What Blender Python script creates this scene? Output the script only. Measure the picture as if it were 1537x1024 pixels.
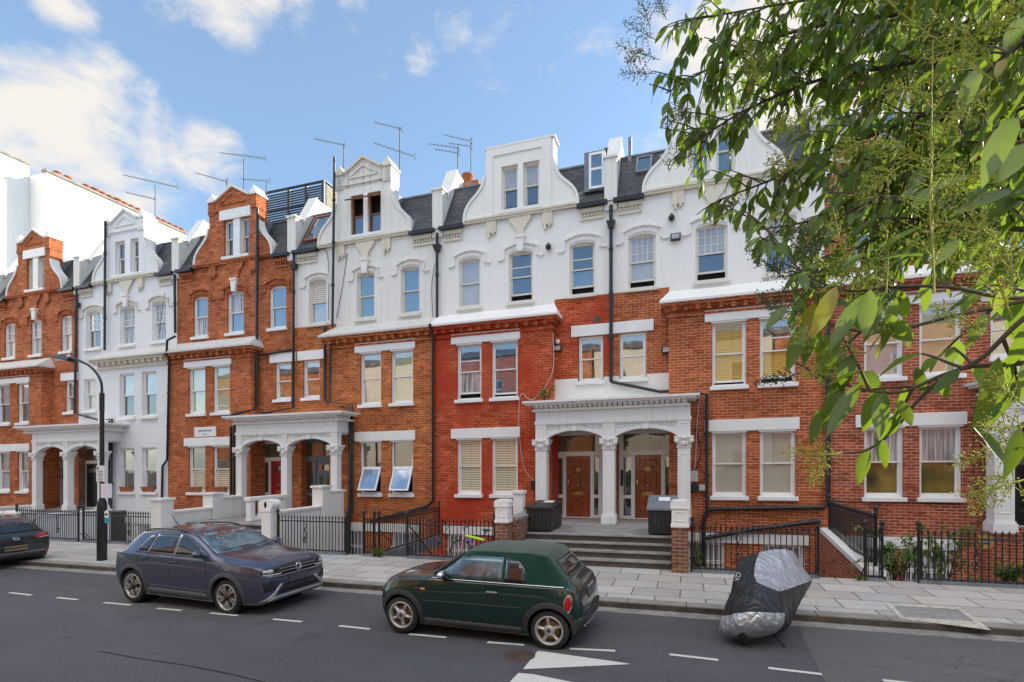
import bpy, bmesh, math, random
from mathutils import Vector, Matrix
from mathutils.bvhtree import BVHTree
RAD = math.radians
scene = bpy.context.scene
col = scene.collection
for o in list(bpy.data.objects):
    bpy.data.objects.remove(o)

# ------------------------------------------------------------------ camera
FPX, CX, HY, CAMH = 800.0, 768.5, 690.0, 2.77      # focal length and horizon in photo pixels, eye height
PHI = RAD(18.07)
SHEAR = 0.01357                                        # vertical shear along X added to fit image lines, not a real street slope
cd = bpy.data.cameras.new('camera')
cam = bpy.data.objects.new('camera', cd)
col.objects.link(cam)
cam.location = (0, 0, CAMH)
cam.rotation_euler = (RAD(90), 0, PHI)
cd.sensor_width = 36.0
cd.lens = FPX / 1537 * 36
cd.shift_y = (HY - 512) / 1537
cd.clip_start = 0.05
cd.clip_end = 2000
scene.camera = cam
scene.view_settings.view_transform = 'Standard'
scene.view_settings.look = 'None'
scene.view_settings.gamma = 1.0
scene.view_settings.exposure = 1.0
scene.cycles.max_bounces = 6
scene.cycles.use_denoising = True

# ------------------------------------------------------------------ sun and sky
SUN_EL, SUN_AZ = RAD(23), math.atan2(0.80, 0.60)    # azimuth from +Y towards +X
sdir = Vector((math.cos(SUN_EL) * math.sin(SUN_AZ), math.cos(SUN_EL) * math.cos(SUN_AZ), math.sin(SUN_EL)))
sl = bpy.data.lights.new('sun', 'SUN')
sl.energy = 4.0
sl.angle = RAD(0.5)
sl.color = (1.0, 0.87, 0.70)
sun = bpy.data.objects.new('sun', sl)
col.objects.link(sun)
sun.rotation_euler = sdir.to_track_quat('Z', 'Y').to_euler()
sun.location = sdir * 60

world = bpy.data.worlds.new('World')
scene.world = world
world.use_nodes = True
WN, WL = world.node_tree.nodes, world.node_tree.links
WN.clear()


def wn(t, **kw):
    n = WN.new(t)
    for k, v in kw.items():
        setattr(n, k, v)
    return n


def wmath(op, a, b=None, c=None, clamp=False):
    n = wn('ShaderNodeMath', operation=op, use_clamp=clamp)
    for i, v in enumerate((a, b, c)):
        if v is None:
            continue
        if isinstance(v, (int, float)):
            n.inputs[i].default_value = v
        else:
            WL.new(v, n.inputs[i])
    return n.outputs[0]


def pxdir(px, py):
    a, b = (px - CX) / FPX, (HY - py) / FPX
    return Vector((-math.sin(PHI) + a * math.cos(PHI), math.cos(PHI) + a * math.sin(PHI), b)).normalized()


sky = wn('ShaderNodeTexSky', sky_type='NISHITA')
sky.sun_disc = False
sky.sun_elevation = SUN_EL
sky.sun_rotation = SUN_AZ
sky.air_density = 1.0
sky.dust_density = 0.6
sky.ozone_density = 2.2
wtc = wn('ShaderNodeTexCoord')
wdir = wtc.outputs['Generated']
# cloud banks: soft clusters of directions broken up by noise
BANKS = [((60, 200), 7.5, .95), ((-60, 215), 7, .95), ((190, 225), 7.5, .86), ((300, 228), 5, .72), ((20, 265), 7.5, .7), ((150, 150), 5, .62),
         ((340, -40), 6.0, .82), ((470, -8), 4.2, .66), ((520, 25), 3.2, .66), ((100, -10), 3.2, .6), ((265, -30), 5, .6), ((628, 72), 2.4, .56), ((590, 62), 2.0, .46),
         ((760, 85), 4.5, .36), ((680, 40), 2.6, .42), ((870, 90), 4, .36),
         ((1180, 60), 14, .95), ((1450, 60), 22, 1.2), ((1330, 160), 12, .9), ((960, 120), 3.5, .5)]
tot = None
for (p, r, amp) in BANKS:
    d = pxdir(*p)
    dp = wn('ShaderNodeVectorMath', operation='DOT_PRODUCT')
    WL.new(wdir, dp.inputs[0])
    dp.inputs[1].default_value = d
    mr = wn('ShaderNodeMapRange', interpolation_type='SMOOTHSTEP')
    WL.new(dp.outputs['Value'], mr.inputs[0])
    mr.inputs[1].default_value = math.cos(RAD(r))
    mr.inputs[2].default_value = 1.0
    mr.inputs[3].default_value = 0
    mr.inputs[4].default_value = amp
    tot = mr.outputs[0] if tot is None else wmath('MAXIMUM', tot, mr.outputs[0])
# unseen bright cumulus added behind the viewpoint to fill the shaded fronts
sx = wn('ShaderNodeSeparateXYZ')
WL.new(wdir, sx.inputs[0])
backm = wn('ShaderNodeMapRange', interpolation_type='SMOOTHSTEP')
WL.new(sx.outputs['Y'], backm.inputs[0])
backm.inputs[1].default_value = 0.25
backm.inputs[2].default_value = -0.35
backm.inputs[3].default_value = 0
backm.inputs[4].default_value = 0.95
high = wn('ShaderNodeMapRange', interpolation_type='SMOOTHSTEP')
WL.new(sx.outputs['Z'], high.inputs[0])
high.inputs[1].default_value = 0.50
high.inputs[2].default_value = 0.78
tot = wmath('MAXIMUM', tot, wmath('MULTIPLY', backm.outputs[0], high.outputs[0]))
mp = wn('ShaderNodeMapping')
WL.new(wdir, mp.inputs['Vector'])
mp.inputs['Scale'].default_value = (1, 1, 1.7)
nz = wn('ShaderNodeTexNoise')
WL.new(mp.outputs[0], nz.inputs['Vector'])
nz.inputs['Scale'].default_value = 9.0
nz.inputs['Detail'].default_value = 9
nz.inputs['Roughness'].default_value = 0.6
nz.inputs['Distortion'].default_value = 0.25
dens = wmath('ADD', tot, wmath('MULTIPLY', wmath('SUBTRACT', nz.outputs[0], 0.5), 2.1))
cl = wn('ShaderNodeMapRange', interpolation_type='SMOOTHSTEP')
WL.new(dens, cl.inputs[0])
cl.inputs[1].default_value = 0.28
cl.inputs[2].default_value = 0.98
# clouds out of view made brighter to light the shaded fronts
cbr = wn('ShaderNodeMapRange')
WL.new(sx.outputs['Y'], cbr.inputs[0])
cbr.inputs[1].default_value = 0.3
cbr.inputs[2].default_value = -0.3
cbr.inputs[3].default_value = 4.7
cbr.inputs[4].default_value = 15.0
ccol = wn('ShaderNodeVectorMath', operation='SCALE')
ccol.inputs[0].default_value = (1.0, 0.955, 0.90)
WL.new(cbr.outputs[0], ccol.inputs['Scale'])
sgain = wn('ShaderNodeMix', data_type='RGBA', blend_type='MULTIPLY')
sgain.inputs['Factor'].default_value = 1
WL.new(sky.outputs[0], sgain.inputs['A'])
sgain.inputs['B'].default_value = (.98, 1.06, 1.06, 1)
haze = wn('ShaderNodeMix', data_type='RGBA', blend_type='ADD')       # thin even veil of high haze
haze.inputs['Factor'].default_value = 1
WL.new(sgain.outputs['Result'], haze.inputs['A'])
haze.inputs['B'].default_value = (.68, .92, 1.24, 1)
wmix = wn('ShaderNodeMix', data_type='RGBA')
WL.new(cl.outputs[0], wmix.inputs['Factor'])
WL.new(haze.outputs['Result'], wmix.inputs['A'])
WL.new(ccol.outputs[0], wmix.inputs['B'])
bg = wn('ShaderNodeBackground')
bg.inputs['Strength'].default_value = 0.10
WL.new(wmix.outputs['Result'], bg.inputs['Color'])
wo = wn('ShaderNodeOutputWorld')
WL.new(bg.outputs[0], wo.inputs['Surface'])

# ------------------------------------------------------------------ measuring helpers (photo pixel -> real position on a known plane)
CP, SP = math.cos(PHI), math.sin(PHI)


def at(px, py, Y):
    a, b = (px - CX) / FPX, (HY - py) / FPX
    d = Y / (CP + a * SP)
    X = d * (a * CP - SP)
    return X, Y, CAMH + d * b - SHEAR * X


def gx(px, Y):
    return at(px, 0, Y)[0]


def gz(px, py, Y):
    return at(px, py, Y)[2]


def ground(px, py, z=0.0):
    a, b = (px - CX) / FPX, (HY - py) / FPX
    d = (CAMH - z) / (-b + SHEAR * (a * CP - SP))
    return d * (a * CP - SP), d * (CP + a * SP), z


def at_d(px, py, d):
    a, b = (px - CX) / FPX, (HY - py) / FPX
    return Vector((d * (a * CP - SP), d * (CP + a * SP), CAMH + d * b))


def cat_path(pts, n=6):
    """smooth path through points"""
    pts = [Vector(p) for p in pts]
    if len(pts) < 3:
        return pts
    out = []
    P = [pts[0] * 2 - pts[1]] + pts + [pts[-1] * 2 - pts[-2]]
    for i in range(1, len(P) - 2):
        p0, p1, p2, p3 = P[i - 1:i + 3]
        for k in range(n):
            t = k / n
            out.append(0.5 * ((2 * p1) + (p2 - p0) * t + (2 * p0 - 5 * p1 + 4 * p2 - p3) * t * t + (3 * p1 - p0 - 3 * p2 + p3) * t ** 3))
    out.append(pts[-1])
    return out


ORG = {}


class MB:
    def __init__(s):
        s.v, s.f, s.m, s.sm = [], [], [], []

    def add(s, vs, fs, mi=0, smooth=False):
        n = len(s.v)
        s.v.extend([tuple(v) for v in vs])
        for f in fs:
            s.f.append(tuple(i + n for i in f))
            s.m.append(mi)
            s.sm.append(smooth)

    def quad(s, a, b, c, d, mi=0):
        s.add([a, b, c, d], [(0, 1, 2, 3)], mi)

    def box(s, x0, x1, y0, y1, z0, z1, mi=0):
        if x0 > x1: x0, x1 = x1, x0
        if y0 > y1: y0, y1 = y1, y0
        if z0 > z1: z0, z1 = z1, z0
        s.add([(x0, y0, z0), (x1, y0, z0), (x1, y1, z0), (x0, y1, z0), (x0, y0, z1), (x1, y0, z1), (x1, y1, z1), (x0, y1, z1)],
              [(0, 3, 2, 1), (4, 5, 6, 7), (0, 1, 5, 4), (1, 2, 6, 5), (2, 3, 7, 6), (3, 0, 4, 7)], mi)

    def hexa(s, p, mi=0):
        s.add(p, [(0, 3, 2, 1), (4, 5, 6, 7), (0, 1, 5, 4), (1, 2, 6, 5), (2, 3, 7, 6), (3, 0, 4, 7)], mi)

    def prism(s, poly, y0, y1, mi=0):
        n = len(poly)
        vs = [(x, y0, z) for x, z in poly] + [(x, y1, z) for x, z in poly]
        fs = [tuple(range(n)), tuple(range(2 * n - 1, n - 1, -1))] + [(i, i + n, (i + 1) % n + n, (i + 1) % n) for i in range(n)]
        s.add(vs, fs, mi)

    def prism_x(s, poly, x0, x1, mi=0):
        n = len(poly)
        vs = [(x0, y, z) for y, z in poly] + [(x1, y, z) for y, z in poly]
        fs = [tuple(range(n)), tuple(range(2 * n - 1, n - 1, -1))] + [(i, i + n, (i + 1) % n + n, (i + 1) % n) for i in range(n)]
        s.add(vs, fs, mi)

    def prism_z(s, poly, z0, z1, mi=0):
        n = len(poly)
        vs = [(x, y, z0) for x, y in poly] + [(x, y, z1) for x, y in poly]
        fs = [tuple(range(n)), tuple(range(2 * n - 1, n - 1, -1))] + [(i, i + n, (i + 1) % n + n, (i + 1) % n) for i in range(n)]
        s.add(vs, fs, mi)

    def tube(s, pts, r, n=8, mi=0, smooth=True):
        pts = [Vector(p) for p in pts]
        k = len(pts)
        rs = r if isinstance(r, (list, tuple)) else [r] * k
        up = Vector((0, 0, 1))
        rings = []
        prev = None
        for i, p in enumerate(pts):
            t = (pts[min(i + 1, k - 1)] - pts[max(i - 1, 0)])
            if t.length < 1e-9: t = Vector((0, 0, 1))
            t.normalize()
            if prev is None:
                a = t.cross(up if abs(t.z) < .95 else Vector((1, 0, 0))).normalized()
            else:
                a = (prev - t * prev.dot(t))
                a = a.normalized() if a.length > 1e-6 else t.orthogonal().normalized()
            prev = a
            b = t.cross(a)
            rings.append([p + (a * math.cos(2 * math.pi * j / n) + b * math.sin(2 * math.pi * j / n)) * rs[i] for j in range(n)])
        vs = [v for rg in rings for v in rg]
        fs = []
        for i in range(k - 1):
            for j in range(n):
                fs.append((i * n + j, i * n + (j + 1) % n, (i + 1) * n + (j + 1) % n, (i + 1) * n + j))
        s.add(vs, fs, mi, smooth)
        s.add(rings[0], [tuple(range(n - 1, -1, -1))], mi)
        s.add(rings[-1], [tuple(range(n))], mi)

    def lathe(s, prof, c, n=16, mi=0, axis='z', smooth=True, caps=True):
        """prof: (radius, height) list round an axis through c"""
        k = len(prof)
        vs = []
        for (r, h) in prof:
            for j in range(n):
                a = 2 * math.pi * j / n
                u, w = r * math.cos(a), r * math.sin(a)
                if axis == 'z': vs.append((c[0] + u, c[1] + w, c[2] + h))
                elif axis == 'y': vs.append((c[0] + u, c[1] + h, c[2] + w))
                else: vs.append((c[0] + h, c[1] + u, c[2] + w))
        fs = []
        for i in range(k - 1):
            for j in range(n):
                fs.append((i * n + j, i * n + (j + 1) % n, (i + 1) * n + (j + 1) % n, (i + 1) * n + j))
        s.add(vs, fs, mi, smooth)
        if caps and prof[0][0] > 1e-6: s.add(vs[:n], [tuple(range(n - 1, -1, -1))], mi)
        if caps and prof[-1][0] > 1e-6: s.add(vs[-n:], [tuple(range(n))], mi)

    def ball(s, c, r, n=8, mi=0, sq=(1, 1, 1)):
        k = max(4, n // 2 + 1)
        vs, fs = [], []
        for i in range(k + 1):
            th = math.pi * i / k
            for j in range(n):
                a = 2 * math.pi * j / n
                vs.append((c[0] + r * sq[0] * math.sin(th) * math.cos(a), c[1] + r * sq[1] * math.sin(th) * math.sin(a), c[2] + r * sq[2] * math.cos(th)))
        for i in range(k):
            for j in range(n):
                fs.append((i * n + j, i * n + (j + 1) % n, (i + 1) * n + (j + 1) % n, (i + 1) * n + j))
        s.add(vs, fs, mi, True)

    def xform(s, M, start=0):
        for i in range(start, len(s.v)):
            s.v[i] = tuple(M @ Vector(s.v[i]))

    def build(s, name, mats, parent=None, shear=True, local=False, base=None, bevel=0, recalc=True):
        me = bpy.data.meshes.new(name)
        ob = bpy.data.objects.new(name, me)
        col.objects.link(ob)
        vs = s.v
        if not local and shear:
            vs = [(x, y, z + SHEAR * x) for x, y, z in vs]
        if parent is not None:
            ob.parent = parent
            org = ORG[parent.name]
            ORG[ob.name] = org
            if not local:
                vs = [(x - org[0], y - org[1], z - org[2]) for x, y, z in vs]
        else:
            if base is None:
                if vs:
                    xs, ys, zs = zip(*vs)
                    base = ((min(xs) + max(xs)) / 2, (min(ys) + max(ys)) / 2, min(zs))
                else:
                    base = (0, 0, 0)
            vs = [(x - base[0], y - base[1], z - base[2]) for x, y, z in vs]
            ob.location = base
            ORG[ob.name] = base
        me.from_pydata(vs, [], s.f)
        if not isinstance(mats, (list, tuple)): mats = [mats]
        for m in mats: me.materials.append(m)
        me.polygons.foreach_set('material_index', [min(i, len(mats) - 1) for i in s.m])
        me.polygons.foreach_set('use_smooth', s.sm)
        if recalc:
            bm = bmesh.new()
            bm.from_mesh(me)
            bmesh.ops.recalc_face_normals(bm, faces=bm.faces)
            bm.to_mesh(me)
            bm.free()
        me.update()
        if bevel:
            b = ob.modifiers.new('bevel', 'BEVEL')
            b.width = bevel
            b.segments = 2
            b.limit_method = 'ANGLE'
            b.angle_limit = RAD(40)
        return ob


def tag(o, label=None, cat=None, group=None, kind=None):
    if label: o['label'] = label
    if cat: o['category'] = cat
    if group: o['group'] = group
    if kind: o['kind'] = kind
    return o


def thing(name, loc, label, cat, group=None, rot=0, shear=True, tilt=0):
    o = bpy.data.objects.new(name, None)
    col.objects.link(o)
    z = loc[2] + (SHEAR * loc[0] if shear else 0)
    o.location = (loc[0], loc[1], z)
    o.rotation_euler = (0, tilt, rot)
    o.empty_display_size = .3
    ORG[o.name] = (loc[0], loc[1], z)
    return tag(o, label, cat, group)


def text_mesh(txt, size, depth=.004):
    cu = bpy.data.curves.new('lettering', 'FONT')
    cu.body = txt
    cu.size = size
    cu.extrude = depth
    cu.align_x = 'CENTER'
    cu.align_y = 'CENTER'
    o = bpy.data.objects.new('lettering', cu)
    col.objects.link(o)
    dg = bpy.context.evaluated_depsgraph_get()
    me = bpy.data.meshes.new_from_object(o.evaluated_get(dg))
    vs = [tuple(v.co) for v in me.vertices]
    fs = [tuple(p.vertices) for p in me.polygons]
    bpy.data.objects.remove(o)
    bpy.data.curves.remove(cu)
    bpy.data.meshes.remove(me)
    return vs, fs


def add_text(mb, txt, size, M, mi=0, depth=.004, sx=1.0):
    vs, fs = text_mesh(txt, size, depth)
    mb.add([M @ Vector((v[0] * sx, v[1], v[2])) for v in vs], fs, mi)


FACING = Matrix(((1, 0, 0, 0), (0, 0, -1, 0), (0, 1, 0, 0), (0, 0, 0, 1)))   # text upright, read from -Y

# ------------------------------------------------------------------ materials
MAT = {}


def nodes_of(name):
    m = bpy.data.materials.new(name)
    m.use_nodes = True
    nt = m.node_tree
    return m, nt.nodes, nt.links, nt.nodes['Principled BSDF']


def setp(b, **kw):
    names = {'rough': 'Roughness', 'metal': 'Metallic', 'spec': 'Specular IOR Level', 'coat': 'Coat Weight', 'coatr': 'Coat Roughness',
             'trans': 'Transmission Weight', 'sheen': 'Sheen Weight', 'ior': 'IOR'}
    for k, v in kw.items():
        b.inputs[names[k]].default_value = v


def noise(N, L, vec, scale, detail=4, rough=.55, dist=0):
    n = N.new('ShaderNodeTexNoise')
    L.new(vec, n.inputs['Vector'])
    n.inputs['Scale'].default_value = scale
    n.inputs['Detail'].default_value = detail
    n.inputs['Roughness'].default_value = rough
    n.inputs['Distortion'].default_value = dist
    return n.outputs[0]


def rng(N, L, v, a, b, c=0.0, d=1.0, smooth=False):
    n = N.new('ShaderNodeMapRange')
    if smooth: n.interpolation_type = 'SMOOTHSTEP'
    L.new(v, n.inputs[0])
    for i, x in enumerate((a, b, c, d)): n.inputs[i + 1].default_value = x
    return n.outputs[0]


def mixc(N, L, fac, A, B, bt='MIX'):
    n = N.new('ShaderNodeMix')
    n.data_type = 'RGBA'
    n.blend_type = bt
    for k, v in (('Factor', fac), ('A', A), ('B', B)):
        if isinstance(v, (int, float)): n.inputs[k].default_value = v
        elif isinstance(v, tuple): n.inputs[k].default_value = v if len(v) == 4 else v + (1,)
        else: L.new(v, n.inputs[k])
    return n.outputs['Result']


def mth(N, L, op, a, b=None):
    n = N.new('ShaderNodeMath')
    n.operation = op
    for i, v in enumerate((a, b)):
        if v is None: continue
        if isinstance(v, (int, float)): n.inputs[i].default_value = v
        else: L.new(v, n.inputs[i])
    return n.outputs[0]


def bump(N, L, b, h, strength=.3, dist=.01):
    n = N.new('ShaderNodeBump')
    n.inputs['Strength'].default_value = strength
    n.inputs['Distance'].default_value = dist
    L.new(h, n.inputs['Height'])
    L.new(n.outputs[0], b.inputs['Normal'])


def objvec(N):
    return N.new('ShaderNodeTexCoord').outputs['Object']


def stretched(N, L, sx, sy, sz):
    m = N.new('ShaderNodeMapping')
    L.new(objvec(N), m.inputs['Vector'])
    m.inputs['Scale'].default_value = (sx, sy, sz)
    return m.outputs[0]


def pbr(name, c, rough=.6, metal=0, var=.12, vs=3, bmp=0, bs=60, coat=0, spec=.5, c2=None, sheen=0):
    m, N, L, b = nodes_of(name)
    setp(b, rough=rough, metal=metal, coat=coat, spec=spec, sheen=sheen)
    if coat: setp(b, coatr=.04)
    v = objvec(N)
    n = noise(N, L, v, vs)
    dark = tuple(x * (1 - var) for x in c)
    lite = c2 if c2 else tuple(min(1, x * (1 + var)) for x in c)
    L.new(mixc(N, L, rng(N, L, n, .3, .7), dark, lite), b.inputs['Base Color'])
    if bmp: bump(N, L, b, noise(N, L, v, bs), bmp, .01)
    MAT[name] = m
    return m


def brick_mat(name, c1, c2, mortar, stain=.35, patch=None, msize=.0115, rowh=.088, bw=.265):
    m, N, L, b = nodes_of(name)
    setp(b, rough=.85, spec=.25)
    o = objvec(N)
    s = N.new('ShaderNodeSeparateXYZ')
    L.new(o, s.inputs[0])
    c = N.new('ShaderNodeCombineXYZ')
    L.new(mth(N, L, 'ADD', s.outputs[0], s.outputs[1]), c.inputs[0])
    L.new(s.outputs[2], c.inputs[1])
    t = N.new('ShaderNodeTexBrick')
    L.new(c.outputs[0], t.inputs['Vector'])
    t.inputs['Color1'].default_value = c1 + (1,)
    t.inputs['Color2'].default_value = c2 + (1,)
    t.inputs['Mortar'].default_value = mortar + (1,)
    t.inputs['Scale'].default_value = 1
    t.inputs['Mortar Size'].default_value = msize
    t.inputs['Mortar Smooth'].default_value = .3
    t.inputs['Bias'].default_value = -.15
    t.inputs['Brick Width'].default_value = bw
    t.inputs['Row Height'].default_value = rowh
    colr = t.outputs['Color']
    # single odd bricks, burnt or pale
    fl = N.new('ShaderNodeTexVoronoi')
    mpn = N.new('ShaderNodeMapping')
    L.new(c.outputs[0], mpn.inputs['Vector'])
    mpn.inputs['Scale'].default_value = (3.7, 11.1, 1)
    L.new(mpn.outputs[0], fl.inputs['Vector'])
    fl.inputs['Scale'].default_value = 1
    cs = N.new('ShaderNodeSeparateColor')
    L.new(fl.outputs['Color'], cs.inputs[0])
    colr = mixc(N, L, rng(N, L, cs.outputs[0], .78, .86, 0, .55), colr, tuple(x * .45 for x in c1))
    colr = mixc(N, L, rng(N, L, cs.outputs[1], .86, .92, 0, .5), colr, tuple(min(1, x * 1.7 + .04) for x in c1))
    n1 = noise(N, L, o, .9, 6, .6)
    colr = mixc(N, L, rng(N, L, n1, .42, .68, 0, stain), colr, tuple(x * .62 for x in c2))
    n3 = noise(N, L, stretched(N, L, 3.0, 3.0, .5), 1.3, 5, .6)
    colr = mixc(N, L, rng(N, L, n3, .55, .75, 0, stain), colr, tuple(x * .42 for x in c2))
    if patch:
        n2 = noise(N, L, o, .45, 3, .5)
        colr = mixc(N, L, rng(N, L, n2, .48, .60, 0, .75), colr, patch)
    L.new(colr, b.inputs['Base Color'])
    inv = mth(N, L, 'SUBTRACT', 1.0, t.outputs['Fac'])
    bump(N, L, b, mth(N, L, 'ADD', inv, mth(N, L, 'MULTIPLY', noise(N, L, o, 60, 2), .3)), .45, .006)
    MAT[name] = m
    return m


def stucco(name, c, dirt=(.40, .37, .33), amt=.5, brickish=False, rough=.6):
    m, N, L, b = nodes_of(name)
    setp(b, rough=rough, spec=.35)
    o = objvec(N)
    n1 = noise(N, L, o, 1.1, 6, .62)
    n2 = noise(N, L, stretched(N, L, 4, 4, .35), 1.6, 6, .62)
    f = mth(N, L, 'MULTIPLY', rng(N, L, n2, .5, .8), amt)
    k = mixc(N, L, f, c, dirt)
    k = mixc(N, L, rng(N, L, n1, .35, .75, 0, .22 * min(1, amt * 2)), k, tuple(x * .82 for x in c))
    n4 = noise(N, L, o, 7, 7, .7)
    k = mixc(N, L, rng(N, L, n4, .66, .74, 0, amt * .55), k, tuple(x * .6 for x in dirt))
    L.new(k, b.inputs['Base Color'])
    h = noise(N, L, o, 35, 3)
    if brickish:
        s = N.new('ShaderNodeSeparateXYZ')
        L.new(o, s.inputs[0])
        cc = N.new('ShaderNodeCombineXYZ')
        L.new(mth(N, L, 'ADD', s.outputs[0], s.outputs[1]), cc.inputs[0])
        L.new(s.outputs[2], cc.inputs[1])
        t = N.new('ShaderNodeTexBrick')
        L.new(cc.outputs[0], t.inputs['Vector'])
        t.inputs['Scale'].default_value = 1
        t.inputs['Mortar Size'].default_value = .009
        t.inputs['Mortar Smooth'].default_value = .4
        t.inputs['Brick Width'].default_value = .225
        t.inputs['Row Height'].default_value = .075
        h = mth(N, L, 'SUBTRACT', mth(N, L, 'MULTIPLY', h, .3), t.outputs['Fac'])
        bump(N, L, b, h, .6, .008)
    else:
        bump(N, L, b, h, .12, .01)
    MAT[name] = m
    return m


def pane_mat(name, c, c2=None, refl=.22, kind='plain', scale=1.0):
    """glass with whatever hangs behind it"""
    m = bpy.data.materials.new(name)
    m.use_nodes = True
    N, L = m.node_tree.nodes, m.node_tree.links
    b = N['Principled BSDF']
    setp(b, rough=.5, spec=.1)
    o = objvec(N)
    c2 = c2 or tuple(x * .7 for x in c)
    s = N.new('ShaderNodeSeparateXYZ')
    L.new(o, s.inputs[0])
    if kind == 'slat':
        w = mth(N, L, 'SINE', mth(N, L, 'MULTIPLY', s.outputs[2], 2 * math.pi / (.085 * scale)))
        k = mixc(N, L, rng(N, L, w, -.9, .2), c2, c)
        v = mth(N, L, 'SINE', mth(N, L, 'MULTIPLY', s.outputs[0], 2 * math.pi / .47))
        k = mixc(N, L, rng(N, L, v, .97, 1, 0, .5), k, c2)
    elif kind == 'fold':
        n = noise(N, L, stretched(N, L, 16, 16, .8), 1.0, 3)
        k = mixc(N, L, rng(N, L, n, .36, .62), c2, c)
    else:
        n = noise(N, L, o, 1.6 * scale, 4)
        k = mixc(N, L, rng(N, L, n, .35, .65), c2, c)
    L.new(k, b.inputs['Base Color'])
    g = N.new('ShaderNodeBsdfGlossy')
    g.inputs['Roughness'].default_value = .015
    g.inputs['Color'].default_value = (.95, .97, 1, 1)
    bn = N.new('ShaderNodeBump')
    bn.inputs['Strength'].default_value = .05
    bn.inputs['Distance'].default_value = .03
    L.new(noise(N, L, o, 1.3, 1), bn.inputs['Height'])
    L.new(bn.outputs[0], g.inputs['Normal'])
    mx = N.new('ShaderNodeMixShader')
    mx.inputs[0].default_value = refl
    L.new(b.outputs[0], mx.inputs[1])
    L.new(g.outputs[0], mx.inputs[2])
    L.new(mx.outputs[0], N['Material Output'].inputs['Surface'])
    MAT[name] = m
    return m


brick_mat('brick_orange', (.46, .112, .027), (.30, .062, .016), (.56, .30, .17), .40)
brick_mat('brick_red', (.47, .078, .022), (.36, .045, .015), (.55, .19, .10), .22, patch=(.44, .038, .014))
brick_mat('brick_rose', (.39, .090, .038), (.25, .053, .025), (.60, .37, .27), .34)
brick_mat('brick_mid', (.46, .110, .030), (.30, .064, .020), (.58, .33, .20), .36)
brick_mat('brick_warm', (.50, .130, .028), (.32, .070, .018), (.57, .32, .16), .42)
brick_mat('brick_pier', (.22, .085, .05), (.15, .06, .04), (.34, .26, .21), .5)
brick_mat('brick_plain', (.36, .15, .075), (.27, .10, .05), (.38, .28, .2), .3)
stucco('stucco_white', (.81, .795, .77), (.46, .42, .37), amt=.14)
stucco('stucco_worn', (.77, .75, .71), (.36, .31, .25), amt=.34)
stucco('stucco_peeling', (.70, .68, .64), (.20, .14, .09), amt=1.0)
stucco('painted_brick_white', (.79, .80, .82), amt=.10, brickish=True)
stucco('stone_white', (.78, .77, .76), (.42, .39, .34), amt=.35)
stucco('stone_cream', (.70, .64, .52), (.36, .30, .22), amt=.5)
stucco('weathered_lead', (.62, .60, .57), (.30, .28, .26), amt=.75)
stucco('flank_white', (.86, .86, .85), (.55, .53, .5), amt=.35)
pbr('gloss_white', (.80, .80, .79), .35, var=.03)
pbr('cream_paint', (.72, .68, .60), .4, var=.05)
pbr('pvc_white', (.84, .85, .87), .25, var=.02)
pbr('timber_brown', (.28, .10, .035), .45, var=.25, vs=9)
pbr('black_iron', (.012, .012, .014), .38, var=.3, vs=20, bmp=.15, bs=90)
pbr('black_pipe', (.016, .017, .02), .35, var=.2, vs=6)
pbr('lead_grey', (.17, .19, .22), .5, var=.25, vs=4)
pbr('terracotta', (.36, .125, .06), .8, var=.2, vs=6)
pbr('dark_void', (.012, .012, .013), .8)
pbr('brass', (.75, .50, .17), .28, metal=1, var=.1)
pbr('chrome', (.82, .82, .83), .12, metal=1, var=.03)
pbr('aerial_metal', (.10, .11, .12), .5, metal=.4)
pbr('mahogany', (.27, .058, .014), .28, var=.3, vs=5, coat=.35)
pbr('door_red', (.36, .012, .025), .35, var=.1)
pbr('door_blue', (.16, .22, .28), .4, var=.08)
pbr('door_mauve', (.30, .27, .31), .45, var=.08)
pbr('door_black', (.014, .014, .016), .3)
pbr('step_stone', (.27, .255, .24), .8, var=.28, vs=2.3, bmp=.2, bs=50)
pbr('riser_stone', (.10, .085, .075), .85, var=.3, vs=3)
pbr('dark_box', (.022, .020, .020), .5, var=.25, vs=9)
pbr('leaf_green', (.055, .13, .02), .5, var=.4, vs=9)
pbr('dish_grey', (.5, .5, .5), .5)
pbr('cable_white', (.55, .53, .5), .6)
pbr('lamp_glass', (.42, .43, .45), .15, coat=.6)
pane_mat('pane_sky', (.035, .10, .17), (.02, .06, .11), .26)  # blue base paints the sky mirrored in the upper windows
pane_mat('pane_navy', (.022, .050, .10), (.012, .03, .06), .20)
pane_mat('pane_dark', (.03, .026, .022), (.10, .075, .05), .22, scale=1.5)
pane_mat('pane_blind', (.62, .55, .43), (.50, .44, .34), .15)
pane_mat('pane_frost', (.44, .39, .32), (.40, .355, .29), .05)
pane_mat('pane_grey', (.40, .39, .38), (.30, .30, .31), .18)
pane_mat('pane_slat', (.74, .66, .50), (.30, .24, .15), .08, 'slat')
pane_mat('pane_bamboo', (.60, .40, .09), (.30, .17, .03), .10, 'slat', .7)
pane_mat('pane_net', (.55, .54, .55), (.16, .16, .17), .08, 'fold')
pane_mat('pane_warm', (.30, .20, .10), (.05, .035, .02), .34, scale=1.4)
pane_mat('pane_green', (.36, .38, .20), (.50, .43, .30), .26, scale=1.2)  # green base stands in for a tree mirrored in the glass
pane_mat('pane_ochre', (.26, .17, .035), (.05, .04, .02), .08, scale=.8)


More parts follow.
